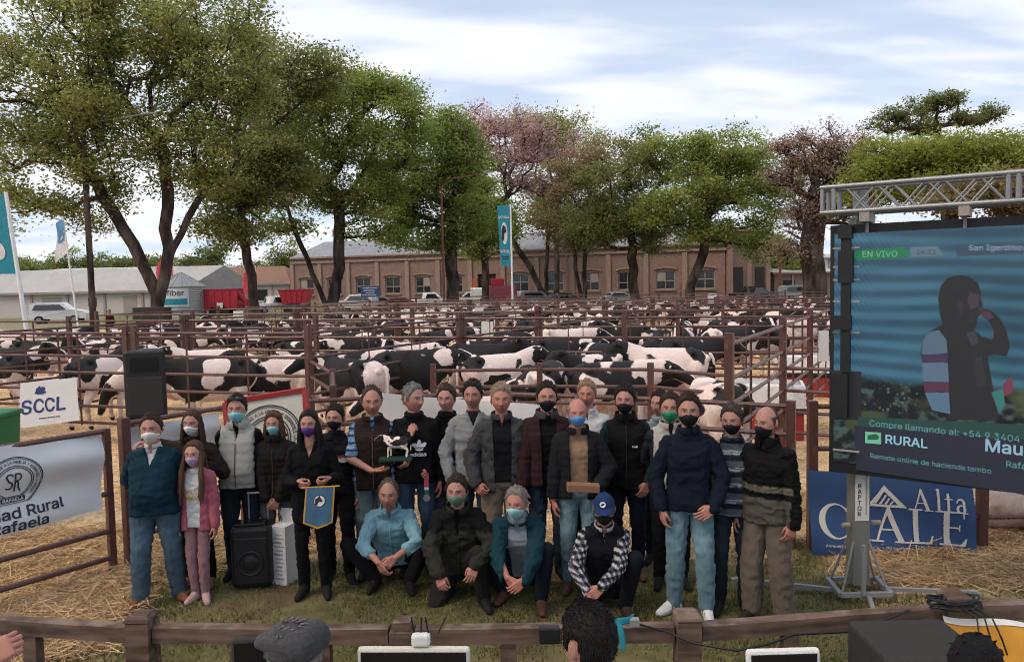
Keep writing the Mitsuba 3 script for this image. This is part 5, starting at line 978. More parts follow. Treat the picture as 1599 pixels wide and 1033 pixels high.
mk('broad_tree', 'spreading bright green tree with twin trunks before the brick hall', 513, 58, [[(0, 0, 0), (-0.2, 0, 1.4), (-1.3, 0, 4.0), (-2.4, 0, 7.0)], [(0.2, 0, 1.2), (0.8, 0, 4.0), (1.0, 0, 7.4), (1.0, 0, 9.5)]], [(500, 230, 0, 110, 60), (580, 190, 0, 85, 55), (610, 270, 0, 75, 60), (430, 310, 0, 70, 45), (530, 310, 0, 90, 35), (560, 150, 1, 75, 32), (640, 215, 0, 45, 55), (470, 180, 0, 70, 45), (450, 360, 0, 45, 22), (590, 335, 0, 50, 28), (620, 150, 2, 40, 22), (560, 372, 0, 50, 16), (620, 375, 0, 40, 16)], G2, G3, 240, 66000, seed=3, r0=0.55, clump_r=1.15, leaf=(0.13, 0.28))
mk('broad_tree', 'green tree with a thick short trunk left of the teal banner', 705, 64, [(0, 0, 0), (0.1, 0, 2.6), (0, 0, 5), (0.2, 0, 8)], [(660, 310, 0, 70, 55), (710, 250, 0, 60, 60), (625, 285, 0, 50, 60), (730, 340, 0, 50, 45), (640, 365, 0, 50, 22), (680, 385, 0, 45, 18), (700, 200, 1, 35, 25)], G1, G3, 150, 42000, seed=4, r0=0.62, clump_r=1.2, leaf=(0.14, 0.30))
mk('broad_tree', 'small leafy green tree just behind the teal banner', 757, 74, [(0, 0, 0), (0.1, 0, 3), (0, 0, 6)], [(745, 340, 0, 45, 50), (772, 370, 0, 38, 40), (735, 300, 0, 40, 35), (750, 400, 0, 35, 18)], G2, G3, 80, 24000, seed=5, r0=0.42, clump_r=1.25, leaf=(0.15, 0.32))
mk('blossom_tree', 'sparse pink blossoming tree with bare dark limbs right of the teal banner', 853, 80, [[(0, 0, 0), (0, 0, 3.6), (0.3, 0, 7), (0.1, 0, 10)], [(-0.1, 0, 1.0), (-1.6, 0.2, 4.2), (-4.0, 0.2, 8), (-4.4, 0.2, 11)]], [(755, 205, 0, 55, 38), (820, 220, 0, 65, 45), (880, 255, 0, 55, 38), (790, 260, 0, 75, 30), (850, 290, 0, 70, 30), (735, 240, 0, 35, 40)], PK, BR, 150, 26000, seed=6, r0=0.46, clump_r=1.25, leaf=(0.14, 0.26), twig=7, rmin=0.03)
mk('broad_tree', 'yellowish green crown showing above the pink blossoming tree', 870, 96, [(0, 0, 0), (0, 0, 8), (0, 0, 13)], [(850, 210, 0, 70, 25), (885, 240, 0, 65, 35), (800, 200, 0, 40, 18), (850, 330, 0, 60, 50), (780, 330, 0, 40, 40)], OL, G2, 90, 26000, seed=16, r0=0.42, clump_r=1.6, leaf=(0.17, 0.34))
mk('broad_tree', 'brownish olive tree with slim trunks left of the green round crown', 912, 78, [[(0, 0, 0), (0.1, 0, 4), (0.3, 0, 8)], [(-0.1, 0, 0.2), (-0.9, 0, 4), (-1.0, 0, 8)]], [(900, 290, 0, 60, 55), (950, 255, 0, 50, 42), (870, 345, 0, 50, 40), (930, 345, 0, 55, 40), (900, 385, 0, 45, 18)], OL, BR, 130, 34000, seed=7, r0=0.36, clump_r=1.2, leaf=(0.14, 0.30))
mk('broad_tree', 'dense green tree with a thick dark trunk in front of the hall windows', 990, 74, [(0, 0, 0), (0, 0, 2.4), (-0.2, 0, 5), (0, 0, 8)], [(960, 300, 0, 65, 50), (1010, 260, 0, 60, 42), (930, 355, 0, 55, 32), (1010, 360, 0, 60, 32), (970, 350, 0, 50, 30), (935, 385, 0, 45, 14), (1020, 385, 0, 40, 14)], G1, OL, 140, 38000, seed=8, r0=0.52, clump_r=1.2, leaf=(0.14, 0.30))
mk('broad_tree', 'round mid green crown on a leaning trunk left of the brick end block', 1075, 70, [(0, 0, 0), (0.3, 0, 2.4), (1.4, 0, 5), (1.8, 0, 8)], [(1060, 255, 0, 75, 45), (1140, 260, 0, 75, 48), (1100, 315, 0, 95, 45), (1190, 315, 0, 48, 60), (1030, 340, 0, 50, 40), (1190, 390, 0, 40, 40), (1120, 368, 0, 60, 22), (1060, 375, 0, 40, 16)], G2, G3, 200, 56000, seed=9, r0=0.50, clump_r=1.2, leaf=(0.14, 0.30))
mk('bare_tree', 'brown half bare tree with a very thick trunk and dense twigs left of the screen', 1272, 58, [(0, 0, 0), (0, 0, 2.5), (-0.3, 0, 5), (0, 0, 7)], [(1240, 270, 0, 50, 45), (1290, 250, 0, 60, 45), (1335, 265, 0, 50, 50), (1260, 330, 0, 60, 40), (1320, 330, 0, 55, 35), (1225, 235, 0, 25, 18), (1240, 390, 0, 40, 30)], BR, (0.38, 0.26, 0.20), 200, 28000, seed=10, r0=1.0, clump_r=0.95, leaf=(0.10, 0.20), twig=9, rmin=0.03)
mk('broad_tree', 'bright yellow green tree above the screen truss at the right', 1480, 46, [(0, 0, 0), (0, 0, 4), (0.2, 0, 7)], [(1400, 262, 0, 80, 32), (1480, 255, 0, 85, 35), (1570, 260, 0, 70, 40), (1360, 300, 0, 45, 32), (1450, 300, 0, 120, 32)], G3, (0.26, 0.27, 0.06), 190, 54000, seed=11, r0=0.45, clump_r=0.9, leaf=(0.11, 0.24))
mk('umbrella_tree', 'tall flat topped tree with bare spreading limbs above the yellow green tree', 1475, 72, [(0, 0, 0), (0, 0, 8), (-0.5, 0, 12)], [(1400, 188, 0, 42, 13), (1378, 200, 0, 28, 14), (1460, 168, 0, 38, 16), (1475, 158, 0, 26, 9), (1505, 188, 0, 45, 12), (1545, 183, 0, 28, 12), (1440, 205, 0, 30, 8)], (0.22, 0.25, 0.09), (0.24, 0.25, 0.10), 110, 15000, seed=12, r0=0.42, clump_r=0.7, leaf=(0.12, 0.25), twig=5, rmin=0.035)
mk('bare_tree', 'brownish leafed tree right behind the screen truss at the right edge', 1590, 40, [(0, 0, 0), (0, 0, 3), (0.2, 0, 6)], [(1560, 310, 0, 70, 28), (1600, 320, 0, 70, 40), (1500, 325, 0, 50, 25)], (0.24, 0.15, 0.11), OL, 110, 24000, seed=13, r0=0.36, clump_r=0.8, leaf=(0.11, 0.22), twig=6)
for i, (px, py, Z, rx, ry, c1, c2) in enumerate([(60, 425, 135, 50, 25, G1, OL), (20, 430, 130, 35, 18, G1, G2), (130, 422, 140, 55, 28, G1, G2), (190, 428, 130, 45, 24, G1, G1), (235, 425, 138, 35, 24, G1, G2), (330, 415, 150, 30, 32, G1, G1), (300, 425, 150, 30, 20, G1, OL), (445, 415, 140, 28, 34, G1, OL), (420, 430, 150, 30, 18, OL, G1), (372, 436, 150, 26, 12, G1, OL), (1230, 425, 100, 40, 30, G1, G2), (1190, 400, 104, 30, 30, G1, G2)]):
    b = tb(px, Z); bl = [blob(px, py, Z, rx, ry, b)]
    tree('hedge_tree', ['dark bushy tree behind the low pale shed', 'dark tree at the left edge behind the shed roof', 'tall dark bushy tree right of the small white building', 'dark bushy tree left of the silo', 'dark bushy tree directly behind the silo', 'tall dark tree between the silo and the leaning trunk', 'olive bush above the silo roof', 'tall dark tree at the left corner of the brick hall', 'olive bush beside the bungalow roof', 'low bush beyond the pale roofed house', 'dark green bush right of the brick end block', 'dark green tree over the brick end block'][i],
         b, [(0, 0, 0), (0, 0, max(1.0, bl[0][0][2] * 0.6))], bl, c1, c2, 28, 5500, seed=40 + i, r0=0.3, clump_r=1.6, leaf=(0.26, 0.5), twig=3, shell=0.4)
# ---------------------------------------------------------------- sheets that hang: banners, flags, boards
mat('m_teal', (0.02, 0.22, 0.30), 0.7); mat('m_navy', (0.03, 0.075, 0.20), 0.6); mat('m_sheet', (0.58, 0.595, 0.62), 0.7); mat('m_ink', (0.022, 0.026, 0.036), 0.7); mat('m_blueink', (0.03, 0.04, 0.16), 0.7)
mat('m_red', (0.36, 0.012, 0.03), 0.45); mat('m_redframe', (0.30, 0.03, 0.03), 0.5); mat('m_paper', (0.62, 0.61, 0.60), 0.8); mat('m_flagred', (0.62, 0.07, 0.12), 0.7); mat('m_gold', (0.46, 0.25, 0.05), 0.6); mat('m_pennant', (0.05, 0.12, 0.20), 0.35)
mat('m_green', (0.015, 0.13, 0.05), 0.5); mat('m_offwhite', (0.55, 0.52, 0.46), 0.7); mat('m_sky', (0.10, 0.30, 0.52), 0.6)
def ellipse(x, y, rx, ry, n=28): return affinity.translate(affinity.scale(Point(0, 0).buffer(1, n), rx, ry), x, y)
def ring(x, y, r, w): return Point(x, y).buffer(r, 40).difference(Point(x, y).buffer(r - w, 40))
def text(s, h, bold=False, x=0, y=0, center=False, sq=1.0):
    m = meshkit.text_mesh(s, h, 0.0012, bold); 
    if center: m.vertices[:, 0] -= m.bounds[:, 0].mean()
    m.vertices[:, 0] *= sq; m.vertices[:, :2] += [x, y]; return m
def flat(poly, d=0.0012): return extrude(poly, d)
def arc_text(s, h, R, a0, a1, cx, cy):
    out = []; 
    for i, ch in enumerate(s):
        if ch == ' ': continue
        a = a0 + (a1 - a0) * i / (len(s) - 1); m = meshkit.text_mesh(ch, h, 0.0012); m.vertices[:, 0] -= m.bounds[:, 0].mean(); m.vertices[:, 1] += R
        c, s_ = math.cos(a), math.sin(a); v = m.vertices.copy(); m.vertices[:, 0] = v[:, 0] * c + v[:, 1] * s_ + cx; m.vertices[:, 1] = -v[:, 0] * s_ + v[:, 1] * c + cy; out.append(m)
    return trimesh.util.concatenate(out)
class Sheet:
    """a hanging sheet between four corners; x, y in metres from its lower left corner; ripple pushes it along its normal."""
    def __init__(s, TL, TR, BR, BL, rip=None):
        s.TL, s.TR, s.BR, s.BL = [np.asarray(q, float) for q in (TL, TR, BR, BL)]; s.W = np.linalg.norm(s.TR - s.TL); s.H = np.linalg.norm(s.TL - s.BL); n = np.cross(s.TR - s.TL, s.TL - s.BL); s.n = n / np.linalg.norm(n); s.rip = rip or (lambda u, t: 0 * u)
    def at(s, x, y, off=0.0):
        u, t = np.asarray(x, float)[:, None] / s.W, np.asarray(y, float)[:, None] / s.H; P = (s.BL * (1 - u) + s.BR * u) * (1 - t) + (s.TL * (1 - u) + s.TR * u) * t
        return P + s.n * (s.rip(u, t) + np.asarray(off, float).reshape(-1, 1))
    def cloth(s, nx=72, ny=36, th=0.003):
        gx, gy = np.meshgrid(np.linspace(0, s.W, nx), np.linspace(0, s.H, ny), indexing='ij'); f0 = s.at(gx.ravel(), gy.ravel(), np.zeros(gx.size)); b0 = s.at(gx.ravel(), gy.ravel(), np.full(gx.size, -th)); ii, jj = np.meshgrid(np.arange(nx - 1), np.arange(ny - 1), indexing='ij')
        q = np.stack([ii * ny + jj, (ii + 1) * ny + jj, (ii + 1) * ny + jj + 1, ii * ny + jj + 1], -1).reshape(-1, 4); F = np.vstack([q[:, [0, 1, 2]], q[:, [0, 2, 3]]]); n = nx * ny
        e = list(range(0, n, ny)), list(range(ny - 1, n, ny)), list(range(ny)), list(range(n - ny, n)); S = []
        for E in e:
            for a, b in zip(E[:-1], E[1:]): S += [(a, b, b + n), (a, b + n, a + n)]
        return tm(np.vstack([f0, b0]), np.vstack([F, F[:, ::-1] + n, S]))
    def put(s, m, off=0.006, fine=0.04):
        if fine: v, f = trimesh.remesh.subdivide_to_size(m.vertices, m.faces, fine, max_iter=12)
        else: v, f = m.vertices, m.faces
        return tm(s.at(v[:, 0], v[:, 1], v[:, 2] + off), f)
    def print(s, k, name, m, bs, off=0.006, label=None, fine=0.04): return part(k, name, s.put(m, off, fine), bs, label=label)
def V3(p, z): return np.array([p[0], p[1], z])

# left gate banner with the round seal
g0, g1 = np.array([-3.86, 7.2]), np.array([-4.95, 5.75]); gd = (g1 - g0) / np.linalg.norm(g1 - g0); gn = np.array([0.8, -0.6]) * 0.045
def seal(S, k, cx, cy, R, bs='m_ink', name='seal', txt='EL AMOR A LA TIERRA UNE A LA FAMILIA Y ENGRANDECE LA PATRIA', letters='SR'):
    cutb = sbox(cx - 2 * R, cy - 2 * R, cx + 2 * R, cy - 0.80 * R); r = [ring(cx, cy, R, 0.035 * R).difference(cutb), ring(cx, cy, R * 0.94, 0.02 * R).difference(cutb), ring(cx, cy, R * 0.68, 0.03 * R).difference(sbox(cx - R, cy - R, cx + R, cy - 0.52 * R)), ring(cx, cy, R * 0.61, 0.03 * R).difference(sbox(cx - R, cy - R, cx + R, cy - 0.52 * R))]
    r += [sbox(cx - 0.58 * R, cy - 0.82 * R, cx + 0.58 * R, cy - 0.80 * R), sbox(cx - 0.40 * R, cy - 0.55 * R, cx + 0.40 * R, cy - 0.525 * R)]
    S.print(k, name + '_rings', flat(unary_union(r)), bs); S.print(k, name + '_lettering', arc_text(txt, 0.105 * R, R * 0.755, -2.25, 2.25, cx, cy), bs)
    if letters:
        def stroke(pts, w): return LineString(np.array(pts) * R + [cx, cy]).buffer(w * R, 6)
        th = np.linspace(0.15 * np.pi, 1.0 * np.pi, 10); s1 = [(-0.17 + 0.11 * math.cos(a), 0.25 + 0.11 * math.sin(a)) for a in th]; th = np.linspace(0.5 * np.pi, -0.75 * np.pi, 12); s2 = [(-0.19 + 0.12 * math.cos(a), -0.08 + 0.14 * math.sin(a)) for a in th]
        S.print(k, name + '_monogram', flat(unary_union([stroke(s1 + [(-0.22, 0.13)] + s2, 0.028), stroke([(0.02, -0.32), (0.02, 0.36)], 0.028), stroke([(0.02, 0.36)] + [(0.08 + 0.14 * math.cos(a), 0.22 + 0.14 * math.sin(a)) for a in np.linspace(0.5 * np.pi, -0.5 * np.pi, 10)] + [(0.03, 0.08), (0.13, 0.0), (0.15, -0.2), (0.22, -0.34)], 0.028)])), bs)
    lab = sbox(cx - 0.42 * R, cy - 0.76 * R, cx + 0.42 * R, cy - 0.57 * R); S.print(k, name + '_plate', flat(lab), bs, 0.006); S.print(k, name + '_plate_lettering', text('RAFAELA', 0.12 * R, True, cx, cy - 0.725 * R, True), 'm_paper', 0.009)
k = thing('banner', 'grey white banner with a round seal and black lettering on the left gate', 'banner')
zT = lambda L: 1.40 + 0.02 * L
S = Sheet(V3(g0 + gd * 1.55 + gn, 1.42), V3(g0 + gd * 0.03 + gn, 1.37), V3(g0 + gd * 0.10 + gn, 0.66), V3(g0 + gd * 1.55 + gn, 0.62), lambda u, t: 0.028 * np.sin(t * 9.0 + u * 2) * (0.4 + u) + 0.012 * np.sin(u * 13 + t * 4) + 0.012 * np.sin(u * 5 - t * 12) - 0.03 * np.exp(-((u - 1) / 0.15) ** 2) * t)
part(k, 'cloth', S.cloth(), 'm_sheet', smooth=True); seal(S, k, S.W - 0.77, 0.455, 0.235)
S.print(k, 'lettering', text('Sociedad Rural', 0.088, True, S.W - 0.83, 0.135, True, 1.12), 'm_ink'); S.print(k, 'lettering', text('de Rafaela', 0.088, True, S.W - 0.83, 0.022, True, 1.12), 'm_ink')
# white banner with blue lettering on the pen fence
p0, p1 = pen(-5.8, 0), pen(-4.6, 0); o = np.array([-0.03, -0.09])
a, b = at(32, 600, 13.6), at(122, 592, 13.2)
k = thing('banner', 'white banner with large dark blue lettering on the pen fence left of the loudspeaker', 'banner'); P0, P1 = np.array([a[0], a[1]]), np.array([b[0], b[1]]); q = lambda px, py, Z: at(px, py, Z)
S = Sheet(q(32, 598, 13.55), q(121, 589, 13.2), q(122, 656, 13.2), q(33, 668, 13.55), lambda u, t: 0.02 * np.sin(u * 11 + t * 3))
part(k, 'cloth', S.cloth(), 'm_sheet', smooth=True); S.print(k, 'lettering', text('SCCL', 0.24, True, 0.02, 0.24, False, 1.12), 'm_blueink'); S.print(k, 'small_lettering', flat(sbox(0.40, 0.12, 0.9, 0.135)), 'm_ink')
S.print(k, 'emblem', flat(unary_union([ellipse(0.45, 0.60, 0.15, 0.035), ellipse(0.38, 0.645, 0.05, 0.045), ellipse(0.52, 0.66, 0.06, 0.04), affinity.rotate(sbox(0.42, 0.6, 0.48, 0.72), 30)])), 'm_blueink')
# plain pale banners on the front fence
for TLx, lab, c4 in ((0, 'narrow pale banner on the front fence behind the teal-jumper man', ((188, 670, 7.38), (342, 645, 8.1), (342, 690, 8.1), (188, 735, 7.38))), (1, 'white banner on the front fence behind the light grey jumper', ((575, 612, 8.62), (868, 634, 8.55), (868, 720, 8.55), (575, 735, 8.62)))):
    S = Sheet(*[at(*c) for c in c4], lambda u, t: 0.02 * np.sin(u * 17 + t * 3) + 0.025 * np.sin(t * 6 + u * 5)); solo('banner', S.cloth(), 'm_sheet' if TLx == 0 else 'm_paper', lab, 'banner', smooth=True)
# red framed board with the round seal
k = thing('board', 'cream board in a red frame printed with a round seal, behind the short-haired woman', 'board')
S = Sheet(at(352, 628, 8.0), at(476, 608, 8.0), at(484, 720, 7.9), at(360, 742, 7.9)); mbf = MB()
part(k, 'panel', S.cloth(4, 4, 0.02), 'm_offwhite')
for P, Q in ((S.TL, S.TR), (S.TR, S.BR), (S.BR, S.BL), (S.BL, S.TL)): part(k, 'frame', MB().bar(P, Q, 0.05, 0.05, up=(0, 1, 0.1)).out(), 'm_redframe')
seal(S, k, S.W * 0.5, S.H * 0.40, 0.36, txt='EL AMOR A LA TIERRA UNE A LA FAMILIA Y ENGRANDECE LA PATRIA', letters=None)
# blue banner below the screen
def serif(ch):
    B = sbox; U = unary_union
    if ch == 'I': return U([B(.16, 0, .30, 1), B(.04, 0, .42, .045), B(.04, .955, .42, 1)]), 0.50
    if ch == 'L': return U([B(.16, 0, .31, 1), B(.04, 0, .62, .05), B(.04, .955, .44, 1), Polygon([(.50, .0), (.68, .0), (.74, .24), (.70, .24), (.62, .05)])]), 0.80
    if ch == 'E': return U([B(.16, 0, .31, 1), B(.04, 0, .66, .05), B(.04, .955, .68, 1), B(.30, .50, .58, .545), B(.55, .42, .585, .62), Polygon([(.58, 0), (.72, 0), (.77, .22), (.73, .22)]), Polygon([(.66, 1), (.70, 1), (.70, .80), (.67, .80)])]), 0.86
    if ch == 'A': return U([Polygon([(.14, .02), (.19, .02), (.47, .86), (.44, 1.0)]), Polygon([(.44, 1.0), (.40, .9), (.68, .02), (.83, .02), (.50, 1.0)]), B(.26, .33, .66, .375), B(.03, 0, .32, .045), B(.58, 0, .96, .045)]), 0.98
    if ch == 'C':
        c = Point(.48, .5).buffer(.5, 40).difference(ellipse(.53, .5, .36, .455, 40)).difference(Polygon([(.5, .5), (1.2, .98), (1.2, .14)])); return U([c, Polygon([(.86, .68), (.91, .68), (.91, .95), (.88, .95), (.82, .86)])]), 1.0
    if ch == 'l': return U([B(.14, 0, .25, 1.06), B(.04, 0, .36, .04), Polygon([(.04, 1.02), (.14, 1.02), (.25, 1.06), (.14, .98)])]), 0.38
    if ch == 't': return U([B(.14, .06, .25, .88), B(.03, .60, .40, .645), B(.16, 0, .36, .06), Polygon([(.14, .06), (.16, 0), (.40, .04), (.40, .09)])]), 0.42
    if ch == 'a': return U([B(.36, .05, .47, .55), B(.40, 0, .56, .045), ellipse(.28, .20, .21, .20).difference(ellipse(.30, .20, .12, .14)), ellipse(.28, .48, .19, .20).difference(ellipse(.26, .45, .13, .15)).intersection(B(0, .46, .6, .8))]), 0.56
def serif_text(s, h, x, y, sq=1.0, gap=0.02):
    out = []
    for ch in s:
        g, w = serif(ch); out.append(affinity.translate(affinity.scale(g, h * sq, h, origin=(0, 0)), x, y)); x += (w + gap) * h * sq
    return unary_union(out)
k = thing('banner', 'dark blue banner with white lettering and a striped triangle below the screen', 'banner')
S = Sheet(at(1259, 733, 7.36), at(1519, 750, 7.34), at(1527, 882, 7.3), at(1268, 866, 7.32), lambda u, t: 0.010 * np.sin(u * 14 + t * 2) + 0.014 * np.sin(t * 8 + u * 3))
part(k, 'cloth', S.cloth(), 'm_navy', smooth=True); h = 0.36
C_ = lambda px, py: ((px - 1263) / 259.0 * S.W, (870 - (py - (px - 1263) * 0.062)) / 132.0 * S.H)
big = [affinity.translate(affinity.scale(serif('C')[0], 0.335, 0.345, origin=(0, 0)), *C_(1278, 843))] + [affinity.translate(affinity.scale(serif(c)[0], sx, 0.345, origin=(0, 0)), *C_(px, 843 + (px - 1278) * 0.062)) for c, px, sx in (('I', 1337, 0.30), ('A', 1356, 0.40), ('L', 1416, 0.345), ('E', 1463, 0.36))]
S.print(k, 'large_lettering', flat(unary_union(big)), 'm_paper'); x, y = C_(1422, 800); S.print(k, 'lettering', flat(serif_text('Alta', 0.215, x, y, 1.05)), 'm_paper')
ax, ay = C_(1354, 793); ph = Polygon([(ax, ay), (ax + .385, ay), (ax + .165, ay + .215)]).difference(Polygon([(ax + .055, ay + .025), (ax + .295, ay + .025), (ax + .165, ay + .155)]))
st = [Polygon([(ax + .06 + .05 * i, ay + .03), (ax + .085 + .05 * i, ay + .03), (ax + .155 + .033 * i, ay + .145 - .028 * i), (ax + .14 + .033 * i, ay + .15 - .028 * i)]) for i in range(4)]
S.print(k, 'triangle_logo', flat(unary_union([ph] + st)), 'm_paper'); x, y = C_(1284, 858); S.print(k, 'small_lettering', text('Acrecentando ', 0.030, False, x, y + 0.012), 'm_paper'); x, y = C_(1379, 862); S.print(k, 'small_lettering', text('de confianza \u25b2 Entregando Resultados'.replace('\u25b2', '-'), 0.032, False, x, y + 0.012), 'm_paper')

# ---------------------------------------------------------------- LED screen on its mast, and the truss
SA, SB = np.array([2.60, 6.28]), np.array([3.69, 5.53]); sd_ = (SB - SA) / np.linalg.norm(SB - SA); sn_ = np.array([sd_[1], -sd_[0]])
if sn_[1] > 0: sn_ = -sn_
def spx(px, py):
    d = ray(px, py); nn = sn_; t = ((SA - CAM[:2]) @ nn) / (d[:2] @ nn); p = CAM + d * t; return (p[:2] - SA) @ sd_, p[2]
def SW(s, z, off=0.0): p = SA + sd_ * s + sn_ * off; return np.array([p[0], p[1], z])
def spoly(pts, off, R=None): return Polygon([spx(*q) for q in pts])
def slay(poly, off):
    m = extrude(poly, 0.001); return tm(np.array([SW(x, z, off + d) for x, z, d in m.vertices]), m.faces)
s0, z0 = spx(1297, 727); z1 = spx(1297, 362)[1]; sw_ = 3.4
k = thing('led_screen', 'large outdoor LED screen showing a man with a microphone under a blue sky', 'screen')
EMI = lambda v: {'type': 'area', 'radiance': {'type': 'rgb', 'value': [float(x) for x in v]}}
m = MB(); sa_ = math.atan2(sd_[1], sd_[0]); c0 = SW(s0 + sw_ / 2, (z0 + z1) / 2, -0.09); m.box(c0, (sw_ + 0.03, 0.16, z1 - z0 + 0.10), sa_); part(k, 'cabinet', m.out(), 'm_black')
ZH = spx(1340, 592)[1]
def f_screen(p, n, uv):
    s = (p.x - SA[0]) * float(sd_[0]) + (p.y - SA[1]) * float(sd_[1]); z = p.z
    b = fbm(s * 1.6, z * 9, 3, 4); w = 0.5 + 0.5 * dr.sin(z * 55 + 3.0 * noise(s * 2.2, z * 2) + s * 2.5); moi = 0.5 + 0.5 * dr.sin((s * 1.0 + z * 0.55) * 170 + 4 * noise(s * 3, z * 3))
    led = 0.75 + 0.25 * dr.sin(z * 6.2832 / 0.012) * dr.sin(s * 6.2832 / 0.012)
    sky = mix((0.005, 0.016, 0.025), (0.014, 0.043, 0.060), smoothstep(0.2, 0.9, 0.65 * b + 0.35 * w)); sky = sky + mi.Color3f(0.003, 0.006, 0.014) * moi * smoothstep(1.2, 0.0, s)
    g = fbm(s * 16, z * 22, 5, 3); crowd = mix((0.002, 0.003, 0.004), (0.016, 0.024, 0.020), smoothstep(0.45, 0.8, g)); crowd = mix(crowd, (0.020, 0.024, 0.009), smoothstep(0.55, 0.7, fbm(s * 3, z * 7, 2, 2)) * 0.6)
    lo = smoothstep(0.03, -0.03, z - ZH - 0.06 * (noise(s * 5, 1) - 0.4)); return mix(sky, crowd, lo) * led
rect = sbox(s0 + 0.02, z0 + 0.04, s0 + sw_ - 0.02, z1 - 0.02); dm = slay(rect, 0.0); duv = np.stack([((np.asarray(dm.vertices)[:, :2] - SA) @ sd_ - s0) / sw_, (np.asarray(dm.vertices)[:, 2] - z0) / (z1 - z0)], 1)
part(k, 'display', {**mikit.ply(dm, 'm_blackgloss', uv=duv), 'emitter': {'type': 'area', 'radiance': proc(f_screen)}})
def lit(name, poly, off, rgb, label=None):
    part(k, name, {**mikit.ply(slay(poly, off), 'm_black'), 'emitter': EMI(rgb)}, None, label=label)
def stext(t, h, px, py, bold=False, sq=1.0):
    m = text(t, h, bold, sq=sq); s, z = spx(px, py); return tm(np.array([SW(s + x, z + y - 0.03 * x, 0.006 + d) for x, y, d in m.vertices]), m.faces)
sm = lambda g, r=0.02: g.buffer(r, 8).buffer(-2 * r, 8).buffer(r, 8)
head_ = [(1480, 540), (1474, 512), (1468, 492), (1465, 466), (1469, 446), (1480, 434), (1497, 429), (1514, 432), (1527, 442), (1532, 456), (1531, 466), (1535, 476), (1531, 482), (1532, 490), (1527, 494), (1524, 510), (1516, 520)]
torso_ = [(1436, 560), (1440, 536), (1450, 518), (1468, 508), (1480, 500), (1516, 512), (1530, 522), (1540, 545), (1546, 580), (1560, 655), (1480, 655), (1482, 600), (1470, 540), (1452, 545)]
arm_ = [(1530, 560), (1552, 553), (1572, 556), (1577, 540), (1571, 514), (1561, 496), (1546, 484), (1534, 482), (1533, 492), (1544, 500), (1552, 516), (1551, 532), (1532, 524)]
lit('presenter_silhouette', unary_union([sm(spoly(q, 0), 0.012) for q in (head_, torso_, arm_)] + [spoly([(1299, 578), (1345, 580), (1345, 655), (1300, 655)], 0)]), 0.003, (0.0022, 0.0022, 0.0026))
for pts, c in (([(1441, 532), (1451, 518), (1466, 515), (1478, 530), (1480, 551), (1439, 553)], (0.015, 0.026, 0.036)), ([(1440, 567), (1480, 566), (1482, 596), (1442, 595)], (0.018, 0.029, 0.042)), ([(1444, 613), (1482, 612), (1484, 646), (1456, 640)], (0.016, 0.030, 0.046)), ([(1442, 596), (1482, 597), (1482, 611), (1444, 612)], (0.016, 0.004, 0.010)), ([(1439, 554), (1480, 552), (1480, 565), (1440, 566)], (0.009, 0.005, 0.012)), ([(1566, 600), (1580, 585), (1582, 610), (1568, 620)], (0.034, 0.006, 0.012)), ([(1548, 612), (1566, 606), (1570, 632), (1560, 645)], (0.006, 0.032, 0.028)),
               ([(1502, 492), (1506, 478), (1500, 466), (1494, 470), (1496, 486)], (0.005, 0.004, 0.005)), ([(1514, 456), (1529, 460), (1529, 478), (1516, 484), (1510, 470)], (0.009, 0.006, 0.009)), ([(1512, 488), (1528, 486), (1524, 502), (1512, 506)], (0.003, 0.003, 0.004)), ([(1533, 484), (1546, 486), (1552, 496), (1540, 499), (1533, 493)], (0.011, 0.006, 0.008)), ([(1527, 479), (1534, 478), (1536, 487), (1528, 489)], (0.005, 0.005, 0.006)), ([(1508, 520), (1522, 516), (1530, 534), (1518, 540)], (0.006, 0.007, 0.010)), ([(1520, 560), (1534, 556), (1540, 600), (1526, 606)], (0.004, 0.004, 0.005))):
    lit('picture_detail', sm(spoly(pts, 0), 0.006), 0.005, c)
rgp = np.random.default_rng(21)
for i in range(44):
    x, y = rgp.uniform(1350, 1436), rgp.uniform(598, 645); r = rgp.uniform(0.8, 2.2); c = [(0.018, 0.024, 0.030), (0.014, 0.018, 0.009), (0.016, 0.006, 0.008), (0.006, 0.015, 0.024)][rgp.integers(0, 4)]
    lit('picture_detail', spoly([(x - r, y - r * 0.8), (x + r * 0.8, y - r), (x + r, y + r * 0.7), (x - r * 0.6, y + r)], 0), 0.0025, c)
lit('lower_panel', unary_union([spoly([(1334, 664), (1800, 704), (1800, 800), (1337, 733)], 0)]), 0.003, (0.0025, 0.003, 0.006)); lit('green_strip', spoly([(1340, 650), (1800, 672), (1800, 702), (1340, 664)], 0), 0.004, (0.002, 0.010, 0.008))
lit('live_flag', spoly([(1336, 391), (1412, 386), (1422, 396), (1416, 402), (1336, 407)], 0), 0.003, (0.0015, 0.034, 0.013)); lit('time_flag', spoly([(1422, 386), (1464, 384), (1474, 399), (1424, 401)], 0), 0.003, (0.020, 0.034, 0.042)); lit('top_caption', spoly([(1494, 386), (1800, 368), (1800, 388), (1494, 400)], 0), 0.003, (0.007, 0.012, 0.020))
TX = lambda m, c, n='lettering': part(k, n, {**mikit.ply(m, 'm_black'), 'emitter': EMI(c)})
TX(trimesh.util.concatenate([stext('EN VIVO', 0.045, 1346, 401), ]), (0.035, 0.085, 0.060)); TX(trimesh.util.concatenate([stext('14:31', 0.036, 1430, 397)]), (0.006, 0.010, 0.012))
for t_ in (stext('San Igerdinos', 0.04, 1512, 391), stext('Mauri', 0.088, 1536, 703, True)): TX(t_, (0.055, 0.085, 0.11))
for t_ in (stext('Compre llamando al: +54 9 3404', 0.047, 1357, 664), stext('Remate online de hacienda tambo', 0.038, 1358, 714), stext('Rafa', 0.045, 1570, 728)): TX(t_, (0.022, 0.062, 0.066))
